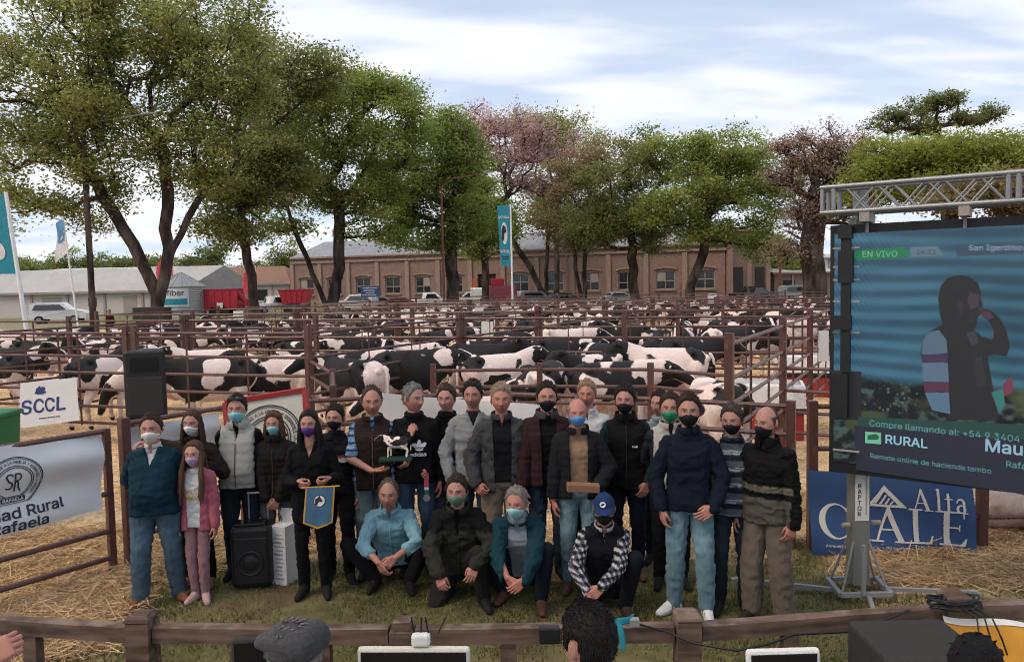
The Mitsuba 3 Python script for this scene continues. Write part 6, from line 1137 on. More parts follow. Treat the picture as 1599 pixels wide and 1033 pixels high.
TX(stext('RURAL', 0.068, 1381, 691, True), (0.05, 0.10, 0.115))
lit('channel_logo', spoly([(1351, 673), (1376, 675), (1376, 693), (1351, 691)], 0).difference(spoly([(1355, 679), (1369, 677), (1373, 682), (1371, 686), (1355, 686)], 0)), 0.005, (0.03, 0.09, 0.06)); lit('logo_cow', spoly([(1355, 680), (1368, 678), (1373, 683), (1370, 687), (1356, 687)], 0), 0.004, (0.002, 0.02, 0.008))
# cable tray and clamp boxes hanging before the left columns of the screen
kb = thing('cable_tray', 'dark vertical tray with clamp boxes hanging over the left columns of the screen', 'cable tray')
for x0, x1, y0, y1, n in ((1316, 1329, 352, 580, 'tray'), (1312, 1334, 392, 441, 'clamp_box'), (1302, 1331, 492, 514, 'clamp_box'), (1302, 1326, 581, 650, 'clamp_box'), (1312, 1333, 355, 372, 'clamp_box')):
    a_, zt = spx(x0, y0); b_, zb = spx(x1, y1); part(kb, n, MB().box(SW((a_ + b_) / 2, (zt + zb) / 2, 0.04 if n == 'tray' else 0.045), (b_ - a_, 0.05 if n == 'tray' else 0.075, zt - zb), sa_).out(), 'm_black')
for y in (388, 417, 437, 470, 518, 700): a_, z_ = spx(1302, y); part(kb, 'strap', MB().box(SW(a_ + 0.10, z_, 0.03), (0.2, 0.012, 0.014), sa_).out(), 'm_frame')
# truss
kt = thing('truss', 'silver lattice truss beam above the screen', 'truss'); TA = np.array(at(1281, 300, 6.22)[:2]); TL_ = 4.2; zt, zb = 3.405, 3.205
def TW(s, z, o): p = TA + sd_ * s - sn_ * o; return np.array([p[0], p[1], z])
for o in (0, 0.22):
    for z in (zt, zb): part(kt, 'chord', MB().tube(TW(0, z, o), TW(TL_, z, o), 0.020, 12).out(), 'm_alu', smooth=40)
for o in (0, 0.22):
    mb = MB(); n = 22
    for i in range(n):
        a_, b_ = 0.18 + i * 0.17, 0.18 + (i + 1) * 0.17
        if i % 8 == 6: continue
        mb.tube(TW(a_, zt if i % 2 == 0 else zb, o), TW(b_, zb if i % 2 == 0 else zt, o), 0.0085, 6); mb.tube(TW(a_ + 0.06, zb if i % 2 == 0 else zt, o), TW(b_ + 0.06, zt if i % 2 == 0 else zb, o), 0.0085, 6)
    part(kt, 'lattice', mb.out(), 'm_alu', smooth=40)
for s in (0.015, 0.10, 1.27, 1.33, 2.5, 2.56): part(kt, 'end_frame', MB().tube(TW(s, zb, 0), TW(s, zt, 0), 0.018, 8).tube(TW(s, zb, 0.22), TW(s, zt, 0.22), 0.018, 8).tube(TW(s, zt, 0), TW(s, zt, 0.22), 0.015, 8).tube(TW(s, zb, 0), TW(s, zb, 0.22), 0.015, 8).out(), 'm_alu', smooth=40)
for s in (0.33, 1.0, 1.9): part(kt, 'hook', MB().box(TW(s, zb - 0.05, 0.11), (0.07, 0.28, 0.07), sa_).tube(TW(s, zb - 0.07, 0.11), TW(s, z1 - 0.02, 0.11), 0.014, 6).out(), 'm_frame')
# mast
mat('m_mast', (0.20, 0.215, 0.20), 0.45, metallic=0.3); km = thing('mast', 'grey green lifting mast with outrigger feet standing before the blue banner', 'mast'); MP = at(1340, 800, 6.34)
mc = lambda x, y, z: np.array([MP[0] + x, MP[1] + y, z])
part(km, 'column', move(chamfer_box((0, 0, 0), (0.135, 0.135, 3.05), 0.012), None, mc(0, 0, 0.12 + 1.525)), 'm_mast'); part(km, 'inner_column', MB().box(mc(0, 0, 3.3), (0.09, 0.09, 0.3)).out(), 'm_galv')
b0 = [(-0.21, -0.16), (0.21, -0.16), (0.24, 0.18), (-0.18, 0.18)]
for i in range(4): part(km, 'base_frame', MB().bar(mc(*b0[i], 0.08), mc(*b0[(i + 1) % 4], 0.08), 0.035, 0.035).out(), 'm_galv')
for i, (x, y, ex, ey) in enumerate(((-0.19, 0, -0.95, 0.30), (0.22, 0, 0.95, -0.10), (0.02, -0.16, -0.12, -0.62), (0.07, 0.18, 0.42, 0.9))): part(km, 'outrigger', MB().bar(mc(x, y, 0.06), mc(ex, ey, 0.05), 0.032, 0.032).tube(mc(ex, ey, 0.0), mc(ex, ey, 0.055), 0.03, 10).out(), 'm_galv')
for x, y in ((-0.19, -0.14), (0.19, -0.14), (0.22, 0.16), (-0.16, 0.16)): part(km, 'brace', MB().tube(mc(x, y, 0.09), mc(x * 0.32, y * 0.42, 0.50), 0.010, 6).out(), 'm_galv')
part(km, 'front_leg', MB().bar(mc(-0.03, -0.175, 0.08), mc(-0.03, -0.175, 0.50), 0.03, 0.03, up=(1, 0, 0)).out(), 'm_galv'); part(km, 'winch', MB().tube(mc(0.12, 0.03, 0.62), mc(0.20, 0.03, 0.62), 0.022, 10).tube(mc(-0.14, -0.02, 0.62), mc(-0.08, -0.02, 0.62), 0.02, 10).out(), 'm_frame')
st = part(km, 'sticker', MB().box(mc(0.0, -0.0705, 0.90), (0.115, 0.003, 0.46)).out(), 'm_paper')
t = text('RAPTOR', 0.055, True); t.vertices[:, 1] -= 0.0
out = []
for i, ch in enumerate('RAPTOR'):
    m = text(ch, 0.036, True, 0, 0, True); out.append(tm(np.array([mc(x - 0.022, -0.073 - d, 0.945 - i * 0.047 + y) for x, y, d in m.vertices]), m.faces))
[part(st, 'letter', m_, 'm_ink') for m_ in out]; part(st, 'small_print', MB().box(mc(0.035, -0.0735, 0.90), (0.012, 0.0015, 0.36)).out(), 'm_frame')
# ---------------------------------------------------------------- flags, lamps, silo
def pole_flag(label, px, ytop, Z, lean, flagdef, r=0.05):
    p = at(px, ytop, Z); k = thing('flagpole', label, 'flagpole'); b = np.array([p[0] + lean, p[1], 0]); part(k, 'pole', MB().tube(b, p, r, 10, r * 0.8).out(), 'm_white', smooth=40); return k, b, p
k, b, p = pole_flag('white flagpole with a teal banner cut by the left edge of the picture', 9, 300, 30, 0.6, None, 0.085)
S = Sheet(p + [-1.15, 0, -0.08], p + [-0.10, 0, -0.08], p + [0.26, 0, -3.15], p + [-0.75, 0, -3.15], lambda u, t: 0.05 * np.sin(u * 5 + t * 6)); fl = solo('flag', S.cloth(16, 24), 'm_teal', 'teal vertical banner on the leftmost white pole', 'flag', smooth=True); S.print(fl, 'emblem', flat(ellipse(0.45, 0.9, 0.25, 0.35)), 'm_paper', 0.02, fine=0.2)
k, b, p = pole_flag('thin white flagpole with a white flag left of the huge tree', 98, 338, 40, 0.55, None, 0.05)
S = Sheet(p + [-0.35, 0, -0.35], p + [0.02, 0, -0.05], p + [0.12, 0, -1.9], p + [-0.50, 0, -2.4], lambda u, t: 0.10 * np.sin(t * 7 + u * 3)); fl = solo('flag', S.cloth(14, 24), 'm_paper', 'white flag with a blue emblem hanging on the thin white pole', 'flag', smooth=True); S.print(fl, 'emblem', flat(unary_union([ring(0.26, 1.1, 0.22, 0.12), sbox(0.02, 1.3, 0.5, 2.0)])), 'm_sky', 0.02, fine=0.15)
k, b, p = pole_flag('white flagpole with a teal banner in the middle of the picture', 797, 319, 45, 0.02, None, 0.06)
S = Sheet(p + [-0.78, 0, -0.05], p + [-0.07, 0, -0.05], p + [-0.07, 0, -3.58], p + [-0.62, 0, -3.55], lambda u, t: 0.06 * np.sin(t * 6 + u * 3)); fl = solo('flag', S.cloth(12, 40), 'm_teal', 'teal vertical banner with a white oval and a cow head', 'flag', smooth=True)
S.print(fl, 'oval', flat(ellipse(0.36, 1.9, 0.20, 0.64)), 'm_paper', 0.012, fine=0.2); S.print(fl, 'cow_head', flat(Polygon([(0.18, 1.55), (0.18, 2.05), (0.28, 2.38), (0.42, 2.3), (0.50, 2.0), (0.36, 1.9), (0.33, 1.6), (0.24, 1.4)])), 'm_ink', 0.03, fine=0.2)
S.print(fl, 'lettering', trimesh.util.concatenate([text('RAFAELA', 0.14, True, 0.36, 2.75, True, 0.8), text('LA RURAL', 0.17, True, 0.36, 0.78, True, 0.62)]), 'm_paper', 0.012, fine=0.2); S.print(fl, 'stripes', flat(unary_union([sbox(0.1, 0.52, 0.6, 0.58), sbox(0.12, 0.40, 0.58, 0.46)])), 'm_ink', 0.012, fine=0.2)
for px, py, Z, w, h, lab in ((252, 405, 78, 1.3, 2.6, 'red feather flag sticking up behind the silo'), (263, 412, 80, 0.9, 2.2, 'second red feather flag just right of the first behind the silo'), (388, 418, 66, 1.2, 2.3, 'pinkish red feather flag left of the leaning slender trunk')):
    p = at(px, py, Z); kf = thing('feather_flag', lab, 'flag'); part(kf, 'pole', MB().tube((p[0] + w / 2, p[1], 0), p + [w / 2, 0, 0.2], 0.03, 6).out(), 'm_white')
    poly = Polygon([(w / 2, -h), (w / 2, 0.0), (w * 0.1, 0.1), (-w * 0.35, -0.5), (-w / 2, -1.3), (-w * 0.35, -h)]); e = extrude(poly, 0.02); part(kf, 'sail', tm(np.stack([e.vertices[:, 0] + p[0], p[1] + e.vertices[:, 2] + 0.05 * np.sin(e.vertices[:, 1] * 3), e.vertices[:, 1] + p[2]], 1), e.faces), 'm_flagred')
k = thing('utility_pole', 'dark wooden pole standing left of the huge forked tree', 'pole'); p = at(131, 230, 41); part(k, 'shaft', MB().tube((p[0], p[1], 0), (p[0], p[1], p[2] + 2), 0.17, 10, 0.13).out(), 'm_bark', smooth=40); part(k, 'lamp_arm', MB().tube((p[0], p[1], p[2] + 1.2), at(225, 178, 39), 0.03, 6).out(), 'm_galv'); part(k, 'lamp_head', MB().box(at(236, 177, 39), (0.55, 0.2, 0.07)).out(), 'm_galv')
mat('m_polered', (0.15, 0.045, 0.035), 0.6)
k = thing('street_lamp', 'rusty red lamp post with a long arm, left of the teal banner', 'street lamp'); p = at(690, 330, 56); q_ = at(752, 272, 56); part(k, 'post', MB().tube((p[0], p[1], 0), (p[0], p[1], p[2] + 1.8), 0.10, 10, 0.07).out(), 'm_polered', smooth=40); part(k, 'arm', MB().loft([(p[0], p[1], p[2] + 1.7), (p[0] + 0.9, p[1], q_[2] - 0.25), q_], 0.035, None, 8).out(), 'm_polered', smooth=40); part(k, 'lamp_head', MB().box(at(762, 268, 56), (0.75, 0.3, 0.10)).out(), 'm_galv')
k = solo('post', MB().tube(ground(1218, 470) * [1, 1, 0], at(1218, 402, float(ground(1218, 470)[1])), 0.14, 8).out(), 'm_polered', 'red post standing right of the brick end block', 'post')
# silo
mat('m_silo', proc(lambda p, n, uv: mix((0.30, 0.32, 0.33), (0.44, 0.46, 0.47), fbm(p.x * 1.5, p.y * 1.5, p.z * 6, 3))), 0.45, metallic=0.4)
k = thing('silo', 'small round corrugated steel silo with a conical roof and a lettered white panel', 'silo'); c = at(283, 460, 76); R, he, ha = 2.25, 2.95, 4.25; zs = np.linspace(0, he, 90); an = np.linspace(0, 2 * np.pi, 49)[:-1]
prof = np.array([[R + 0.02 * math.sin(z * 2 * math.pi / 0.11 * 0.5), z] for z in zs]); t = trimesh.creation.revolve(np.vstack([[0, 0], prof, [0, he]]), sections=48); t.vertices += [c[0], c[1], 0]; part(k, 'wall', t, 'm_silo', smooth=25)
t = trimesh.creation.revolve(np.array([[0, he + 0.01], [R + 0.12, he - 0.06], [R + 0.12, he], [0.35, ha - 0.05], [0.3, ha + 0.08], [0, ha + 0.12]]), sections=20); t.vertices += [c[0], c[1], 0]; rf = part(k, 'roof', t, 'm_galv')
for a in an[::3]: part(rf, 'rib', MB().bar((c[0] + (R + 0.1) * math.cos(a), c[1] + (R + 0.1) * math.sin(a), he + 0.03), (c[0] + 0.35 * math.cos(a), c[1] + 0.35 * math.sin(a), ha - 0.02), 0.06, 0.07).out(), 'm_silo')
class Cyl:
    def __init__(s, c, R, a0): s.c, s.R, s.a0 = c, R, a0
    def put(s, m, z, off, fine=0.15):
        v, f = trimesh.remesh.subdivide_to_size(m.vertices, m.faces, fine, max_iter=12); a = s.a0 + v[:, 0] / s.R; r = s.R + off + v[:, 2]; return tm(np.stack([s.c[0] + r * np.sin(a), s.c[1] - r * np.cos(a), z + v[:, 1]], 1), f)
cy = Cyl(c, R, math.atan2(-c[0], c[1]) * -1 * -1 - 0.35); P = part(k, 'panel', cy.put(flat(sbox(-1.55, 0, 1.45, 1.75), 0.02), 1.05, 0.03), 'm_sheet'); part(P, 'band', cy.put(flat(sbox(-1.5, 0.15, 1.3, 0.75), 0.01), 1.05, 0.055), 'm_teal'); part(P, 'lettering', cy.put(text('sofiber', 0.50, True, -1.35, 1.05, False, 1.05), 1.05, 0.055), 'm_ink')
# ---------------------------------------------------------------- vehicles and machines by the hall
mat('m_tyre', (0.014, 0.014, 0.014), 0.8); mat('m_glass', (0.02, 0.025, 0.03), 0.06, spec=0.8)
for n_, c_ in (('m_paintwhite', (0.62, 0.63, 0.64)), ('m_paintgrey', (0.22, 0.24, 0.26)), ('m_paintred', (0.20, 0.018, 0.03)), ('m_paintblack', (0.02, 0.02, 0.025)), ('m_paintblue', (0.05, 0.09, 0.2))): mat(n_, c_, 0.25, spec=0.6, clearcoat=0.6)
def vehicle(label, px, Z, yaw, kind, paint, cat='car'):
    p = at(px, 470, Z); k = thing({'car': 'parked_car', 'suv': 'parked_car', 'pickup': 'pickup_truck', 'van': 'delivery_van'}[kind], label, cat); R = rotz(yaw); o = np.array([p[0], p[1], 0.0])
    PR = {'car': ([(-2.15, .35), (-2.2, .75), (-1.95, .95), (-1.5, 1.0), (-0.95, 1.42), (0.35, 1.45), (1.05, 1.0), (1.95, .86), (2.15, .65), (2.15, .35)], 1.45), 'suv': ([(-2.15, .4), (-2.2, 1.0), (-2.05, 1.65), (-1.8, 1.75), (0.4, 1.75), (1.0, 1.18), (2.0, 1.02), (2.2, .8), (2.2, .4)], 1.75), 'pickup': ([(-2.6, .45), (-2.65, 1.05), (-0.9, 1.08), (-0.75, 1.78), (0.55, 1.8), (1.2, 1.2), (2.3, 1.08), (2.5, .8), (2.5, .45)], 1.8), 'van': ([(-2.4, .4), (-2.45, 2.1), (-2.2, 2.2), (1.0, 2.2), (1.75, 1.35), (2.3, 1.1), (2.4, .4)], 2.2)}[kind]
    poly = Polygon(PR[0]).buffer(0.06).buffer(-0.04); e = extrude(poly, 1.75); v = e.vertices; x, z, y = v[:, 0], v[:, 1], v[:, 2] - 0.875
    y = y * (1 - 0.16 * np.clip((z - 1.0) / 0.8, 0, 1)) * (1 - 0.10 * np.clip((np.abs(x) - 1.4) / 0.8, 0, 1)); e = tm(np.stack([x, y, z], 1) @ R.T + o, e.faces); part(k, 'body', e, paint, smooth=30)
    top = PR[1]; zb = 1.02 if kind == 'car' else 1.15; xs = {'car': (-1.35, .75), 'suv': (-1.95, .75), 'pickup': (-.7, .95), 'van': (.2, 1.45)}[kind]
    for s in (-1, 1):
        w = Polygon([(xs[0] + 0.1, zb), (xs[1], zb), (xs[1] - 0.5, top - 0.14), (xs[0] + 0.35, top - 0.14)]); e = extrude(w, 0.03); yy = s * (0.875 * (1 - 0.16 * np.clip((e.vertices[:, 1] - 1.0) / 0.8, 0, 1)) + e.vertices[:, 2] - 0.01); part(k, 'side_window', tm(np.stack([e.vertices[:, 0], yy, e.vertices[:, 1]], 1) @ R.T + o, e.faces if s > 0 else e.faces[:, ::-1]), 'm_glass')
    for s, X in ((1, (xs[1] + 0.10, xs[1] - 0.42)), (-1, (xs[0] - 0.05, xs[0] + 0.25))):
        if kind == 'van' and s < 0: continue
        q = np.array([(X[0], -.68, zb + 0.02), (X[0], .68, zb + 0.02), (X[1], .58, top - 0.12), (X[1], -.58, top - 0.12)]); q2 = q + [s * 0.05, 0, 0.03]; m = tri(Manifold.hull_points(np.vstack([q, q2]))); part(k, 'windscreen', move(m, R, o), 'm_glass')
    wx = 1.35 if kind != 'pickup' else 1.55
    for a in (-wx, wx):
        for s in (-1, 1):
            t = trimesh.creation.cylinder(0.34, 0.24, sections=18); t.vertices = t.vertices @ rotx(math.pi / 2).T + [a, s * 0.80, 0.34]; wk = part(k, 'wheel', move(t, R, o), 'm_tyre'); h_ = trimesh.creation.cylinder(0.20, 0.04, sections=12); h_.vertices = h_.vertices @ rotx(math.pi / 2).T + [a, s * 0.915, 0.34]; part(wk, 'rim', move(h_, R, o), 'm_galv')
    for s in (-1, 1): part(k, 'headlight', move(trimesh.creation.box((0.1, 0.32, 0.14)), R, o + R @ [PR[0][-1][0] - 0.03, s * 0.62, 0.74]), 'm_white'); part(k, 'tail_light', move(trimesh.creation.box((0.08, 0.2, 0.2)), R, o + R @ [PR[0][0][0] + 0.0, s * 0.66, 0.85]), 'm_red')
for a in [('white off-road car parked before the low pale shed at the left', 92, 66, 0.25, 'suv', 'm_paintwhite'), ('white pickup parked between the two red trailers', 430, 80, 0.7, 'pickup', 'm_paintwhite', 'pickup truck'), ('white off-road car right of the twin trunk tree', 556, 82, 2.9, 'suv', 'm_paintwhite'), ('pale grey car behind the blue notice board', 596, 86, 0.2, 'car', 'm_paintgrey'), ('dark red car parked before the hall windows', 628, 76, 0.1, 'car', 'm_paintred'), ('white pickup left of the thick short trunk', 672, 84, 0.15, 'pickup', 'm_paintwhite', 'pickup truck'),
          ('white car behind the street lamp post', 735, 88, 3.1, 'suv', 'm_paintwhite'), ('white van beside the red machine', 752, 84, 1.4, 'van', 'm_paintwhite', 'van'), ('grey off-road car right of the middle flagpole', 836, 80, 0.5, 'suv', 'm_paintgrey'), ('black car parked in front of the slim trunks', 884, 82, 0.2, 'car', 'm_paintblack'), ('silver car before the hall, left of the dense green tree', 968, 84, 0.2, 'car', 'm_paintwhite'), ('dark pickup parked in front of the brick end block', 1178, 82, 0.3, 'pickup', 'm_paintblack', 'pickup truck'), ('grey car at the far right beyond the green paddock', 1248, 86, 0.1, 'suv', 'm_paintgrey')]: vehicle(*a)
def hopper(label, px, Z, w, h, z0, taper, extra=False):
    p = at(px, 470, Z); k = thing('feed_trailer', label, 'trailer'); o = np.array([p[0], p[1], 0]); q = [(-w / 2, z0 + h), (w / 2, z0 + h), (w / 2 - taper, z0), (-w / 2 + taper, z0)]; e = extrude(Polygon(q), 2.2); part(k, 'hopper', tm(np.stack([e.vertices[:, 0], e.vertices[:, 2] - 1.1, e.vertices[:, 1]], 1) + o, e.faces), 'm_red')
    part(k, 'rim', MB().box(o + [0, 0, z0 + h + 0.05], (w + 0.1, 2.3, 0.1)).out(), 'm_red'); part(k, 'drawbar', MB().bar(o + [w / 2 - 0.5, 0, 0.6], o + [w / 2 + 1.4, 0, 0.5], 0.15, 0.15).out(), 'm_red'); part(k, 'chassis', MB().box(o + [0, 0, 0.62], (w * 0.8, 1.0, 0.2)).out(), 'm_black')
    for i in range(1, 5): part(k, 'rib', MB().bar(o + [-w / 2 + taper + (w - 2 * taper) * i / 5, -1.13, z0], o + [-w / 2 + w * i / 5, -1.13, z0 + h], 0.08, 0.06, up=(0, 1, 0)).out(), 'm_red')
    for s in (-1, 1):
        for x in (-0.5, 0.6): t = trimesh.creation.cylinder(0.45, 0.3, sections=18); t.vertices = t.vertices @ rotx(math.pi / 2).T + o + [x, s * 1.0, 0.45]; part(k, 'wheel', t, 'm_tyre')
    if extra: part(k, 'plate', MB().box(o + [0.2, -1.2, z0 + 0.35], (0.6, 0.04, 0.5)).out(), 'm_paper'); part(k, 'spout', MB().loft([o + [w / 2 - 0.3, -0.5, z0 + h - 0.3], o + [w / 2 + 0.6, -0.5, z0 + 0.7], o + [w / 2 + 0.7, -0.5, z0 + 0.2]], 0.3, None, 10).out(), 'm_red')
hopper('big red feed trailer with a white plate right of the silo', 347, 77, 3.9, 1.85, 0.7, 0.1, True); hopper('smaller red feed trailer left of the twin trunk tree', 463, 80, 3.1, 1.35, 1.0, 0.45)
p = at(786, 470, 72); o = np.array([p[0], p[1], 0]); k = thing('farm_machine', 'red farm machine with an orange front at the foot of the middle flagpole', 'machine'); part(k, 'body', rbox((2.6, 1.6, 1.5), 0.12).apply_translation(o + [0, 0, 1.75]), 'm_paintred'); part(k, 'front_panel', MB().box(o + [0.9, -0.85, 1.0], (1.3, 0.1, 0.9)).out(), 'm_orange'); part(k, 'hood', rbox((1.2, 1.2, 0.7), 0.1).apply_translation(o + [-0.5, -0.2, 2.75]), 'm_red')
for s in (-1, 1):
    for x in (-0.8, 0.8): t = trimesh.creation.cylinder(0.5, 0.3, sections=18); t.vertices = t.vertices @ rotx(math.pi / 2).T + o + [x, s * 0.8, 0.5]; part(k, 'wheel', t, 'm_tyre')
k = thing('notice_board', 'dark blue notice board with pale lettering lines before the hall', 'sign'); p = at(578, 455, 80); part(k, 'panel', MB().box(p, (1.9, 0.06, 1.1)).out(), 'm_navy'); part(k, 'leg', MB().box((p[0] - 0.8, p[1] + 0.05, p[2] / 2), (0.08, 0.06, p[2])).out(), 'm_frame'); part(k, 'leg', MB().box((p[0] + 0.8, p[1] + 0.05, p[2] / 2), (0.08, 0.06, p[2])).out(), 'm_frame')
mb = MB()
for i in range(4): mb.box((p[0] - 0.1 * (i % 2), p[1] - 0.035, p[2] + 0.36 - 0.24 * i), (1.5 - 0.3 * (i % 3), 0.01, 0.07))
part(k, 'print', mb.out(), 'm_paper')
p = at(238, 490, 40); k = thing('feed_bin', 'dark steel bin standing at the foot of the huge forked tree', 'bin'); part(k, 'bin', rbox((1.65, 0.9, 0.7), 0.03).apply_translation(p), 'm_dark'); 
for x in (-0.7, 0.7): part(k, 'leg', MB().box((p[0] + x, p[1], (p[2] - 0.35) / 2), (0.08, 0.6, p[2] - 0.35)).out(), 'm_dark')
# small sign cards tied to the pens
for i, (px, py, Z, w, h, lab) in enumerate([(761, 515, 18.2, 0.30, 0.40, 'largest white sign card, tied to the tall pen fence above the grey-haired man'), (372, 492, 27, 0.40, 0.30, 'white sign card tied to the pens below the big red trailer'), (396, 523, 21.5, 0.34, 0.30, 'white card with a dark edge tied to the fence above the red framed board'), (641, 490, 33, 0.36, 0.46, 'white triangular-looking card on the pens below the dark red car'), (696, 478, 36, 0.38, 0.34, 'white sign card left of the thick short trunk'), (748, 483, 34, 0.4, 0.34, 'white sign card below the white van'), (1112, 466, 40, 0.5, 0.5, 'white sign card on the pens right of the leaning trunk'), (1286, 540, 15.5, 0.26, 0.62, 'white sheet hung on the fence beside the lane next to the screen')]):
    p = at(px, py, Z); solo('sign_card', rbox((w, 0.012, h), 0.004, 6).apply_transform(trimesh.transformations.rotation_matrix(-0.35 + 0.1 * i, (0, 0, 1))).apply_translation(p), 'm_paper', lab, 'sign card')
# troughs and the green bin
def trough(label, px, py, Z, yaw):
    p = at(px, py, Z); k = thing('water_trough', label, 'trough'); R = rotz(yaw); o = np.array([p[0], p[1], 0]); b = tri(mani(rbox((1.25, 0.75, 0.42), 0.04)) - mani(rbox((1.13, 0.63, 0.5), 0.03).apply_translation([0, 0, 0.12]))); part(k, 'tank', move(b, R, o + [0, 0, 0.72]), 'm_white'); part(k, 'band', move(rbox((1.27, 0.77, 0.08), 0.01), R, o + [0, 0, 0.50]), 'm_black'); part(k, 'base', move(rbox((1.2, 0.7, 0.44), 0.02), R, o + [0, 0, 0.23]), 'm_redframe'); part(k, 'water', move(trimesh.creation.box((1.12, 0.62, 0.01)), R, o + [0, 0, 0.84]), 'm_pane')
trough('white trough on a red base in the right-hand pen', 1195, 590, 13.0, -0.3); trough('white trough on a red base farther off beside the lane', 1262, 560, 17.5, -0.3)
k = thing('wheelie_bin', 'green plastic bin cut by the left edge of the picture behind the seal banner', 'bin'); p = at(-24, 700, 8.6); part(k, 'body', tri(Manifold.hull_points(np.array([(x * w, y * w * 0.8, z) for w, z in ((0.22, 0.05), (0.28, 1.30)) for x in (-1, 1) for y in (-1, 1)]))).apply_translation([p[0], p[1], 0]), 'm_green'); part(k, 'lid', rbox((0.62, 0.52, 0.06), 0.02).apply_translation([p[0], p[1], 1.335]), 'm_green')
for s in (-1, 1): t = trimesh.creation.cylinder(0.1, 0.06, sections=14); t.vertices = t.vertices @ roty(math.pi / 2).T + [p[0] + s * 0.22, p[1] + 0.16, 0.1]; part(k, 'wheel', t, 'm_tyre')

# ---------------------------------------------------------------- loudspeakers and the carton
def loudspeaker(k, o, R, w, d, h, knobs=False):
    prof = [(-w / 2, -d / 2 + 0.02), (-w / 2 + 0.03, -d / 2), (w / 2 - 0.03, -d / 2), (w / 2, -d / 2 + 0.02), (w / 2 - 0.08, d / 2), (-w / 2 + 0.08, d / 2)]; c = [(x, y, z) for x, y in prof for z in (0.02, h - 0.02)] + [(x * 0.94, y * 0.94, z) for x, y in prof for z in (0, h)]
    part(k, 'cabinet', move(tri(Manifold.hull_points(np.array(c))), R, o), 'm_black'); part(k, 'grille', move(rbox((w - 0.07, 0.02, h * 0.56), 0.008), R, o + R @ [0, -d / 2 - 0.004, h * 0.34]), 'm_dark'); part(k, 'horn', move(tri(Manifold.hull_points(np.array([(x * (w / 2 - 0.07), -d / 2 + 0.001 - 0.012 * e, h * 0.80 + z * h * 0.10) for x in (-1, 1) for z in (-1, 1) for e in (0, 1)]))), R, o), 'm_blackgloss')
k = thing('loudspeaker', 'black loudspeaker on a stand in the pen behind the teal-jumper man', 'loudspeaker'); p = at(232, 600, 8.7); o = np.array([p[0], p[1], 1.26]); loudspeaker(k, o, rotz(0.25), 0.43, 0.36, 0.76); part(k, 'handle', MB().bar(o + [-0.235, 0.0, 0.30], o + [-0.235, 0.0, 0.48], 0.03, 0.05, up=(0, 1, 0)).out(), 'm_dark')
ks = thing('speaker_stand', 'black tripod stand under the loudspeaker, mostly hidden by the people', 'stand'); part(ks, 'pole', MB().tube((o[0], o[1], 0.25), (o[0], o[1], 1.26), 0.02, 10).out(), 'm_black')
for i in range(3): a = 0.5 + i * 2.094; part(ks, 'leg', MB().tube((o[0], o[1], 0.75), (o[0] + 0.5 * math.cos(a), o[1] + 0.5 * math.sin(a), 0.01), 0.014, 8).out(), 'm_black')
k = thing('portable_loudspeaker', 'black portable party loudspeaker standing on the grass before the pale-vested man', 'loudspeaker'); p = ground(394, 917); o = np.array([p[0], p[1] + 0.08, 0]); R = rotz(0.12)
part(k, 'cabinet', move(rbox((0.35, 0.28, 0.55), 0.035), R, o + [0, 0, 0.295]), 'm_black'); part(k, 'grille', move(rbox((0.29, 0.02, 0.42), 0.01), R, o + R @ [0, -0.142, 0.27]), 'm_black'); ring_ = trimesh.creation.torus(0.105, 0.014, 28, 8); ring_.vertices = ring_.vertices @ rotx(math.pi / 2).T; part(k, 'woofer_ring', move(ring_, R, o + R @ [0, -0.152, 0.25]), 'm_black'); cone = trimesh.creation.icosphere(2, 0.07); cone.vertices *= [1, 0.3, 1]; part(k, 'woofer_cone', move(cone, R, o + R @ [0, -0.148, 0.25]), 'm_black')
part(k, 'control_panel', move(rbox((0.26, 0.16, 0.03), 0.008), R, o + [0, -0.03, 0.582]), 'm_blackgloss'); part(k, 'handle', MB().tube(o + R @ [0.12, 0.10, 0.57], o + R @ [0.12, 0.10, 0.82], 0.008, 8).tube(o + R @ [-0.05, 0.10, 0.57], o + R @ [-0.05, 0.10, 0.82], 0.008, 8).tube(o + R @ [-0.06, 0.10, 0.82], o + R @ [0.13, 0.10, 0.82], 0.011, 8).out(), 'm_galv')
for s in (-1, 1): t = trimesh.creation.cylinder(0.05, 0.04, sections=14); t.vertices = t.vertices @ roty(math.pi / 2).T; part(k, 'wheel', move(t, R, o + R @ [s * 0.16, 0.13, 0.05]), 'm_tyre')
k = thing('carton', 'tall white printed carton standing right of the portable loudspeaker', 'box'); p = ground(444, 908); o = np.array([p[0] + 0.02, p[1] + 0.05, 0]); R = rotz(-0.32); part(k, 'box', move(chamfer_box((0, 0, 0.27), (0.155, 0.26, 0.54), 0.004), R, o), 'm_paper'); part(k, 'flap', move(MB().box((0.0, 0.02, 0.60), (0.15, 0.004, 0.14), R=None).out(), R, o), 'm_paper')
mb = MB(); rg = np.random.default_rng(4)
for i in range(12): mb.box((rg.uniform(-0.012, 0.012), -0.1312, 0.06 + 0.037 * i), (rg.uniform(0.05, 0.11), 0.0016, 0.010 if i % 3 else 0.016))
part(k, 'print', move(mb.out(), R, o), 'm_frame')

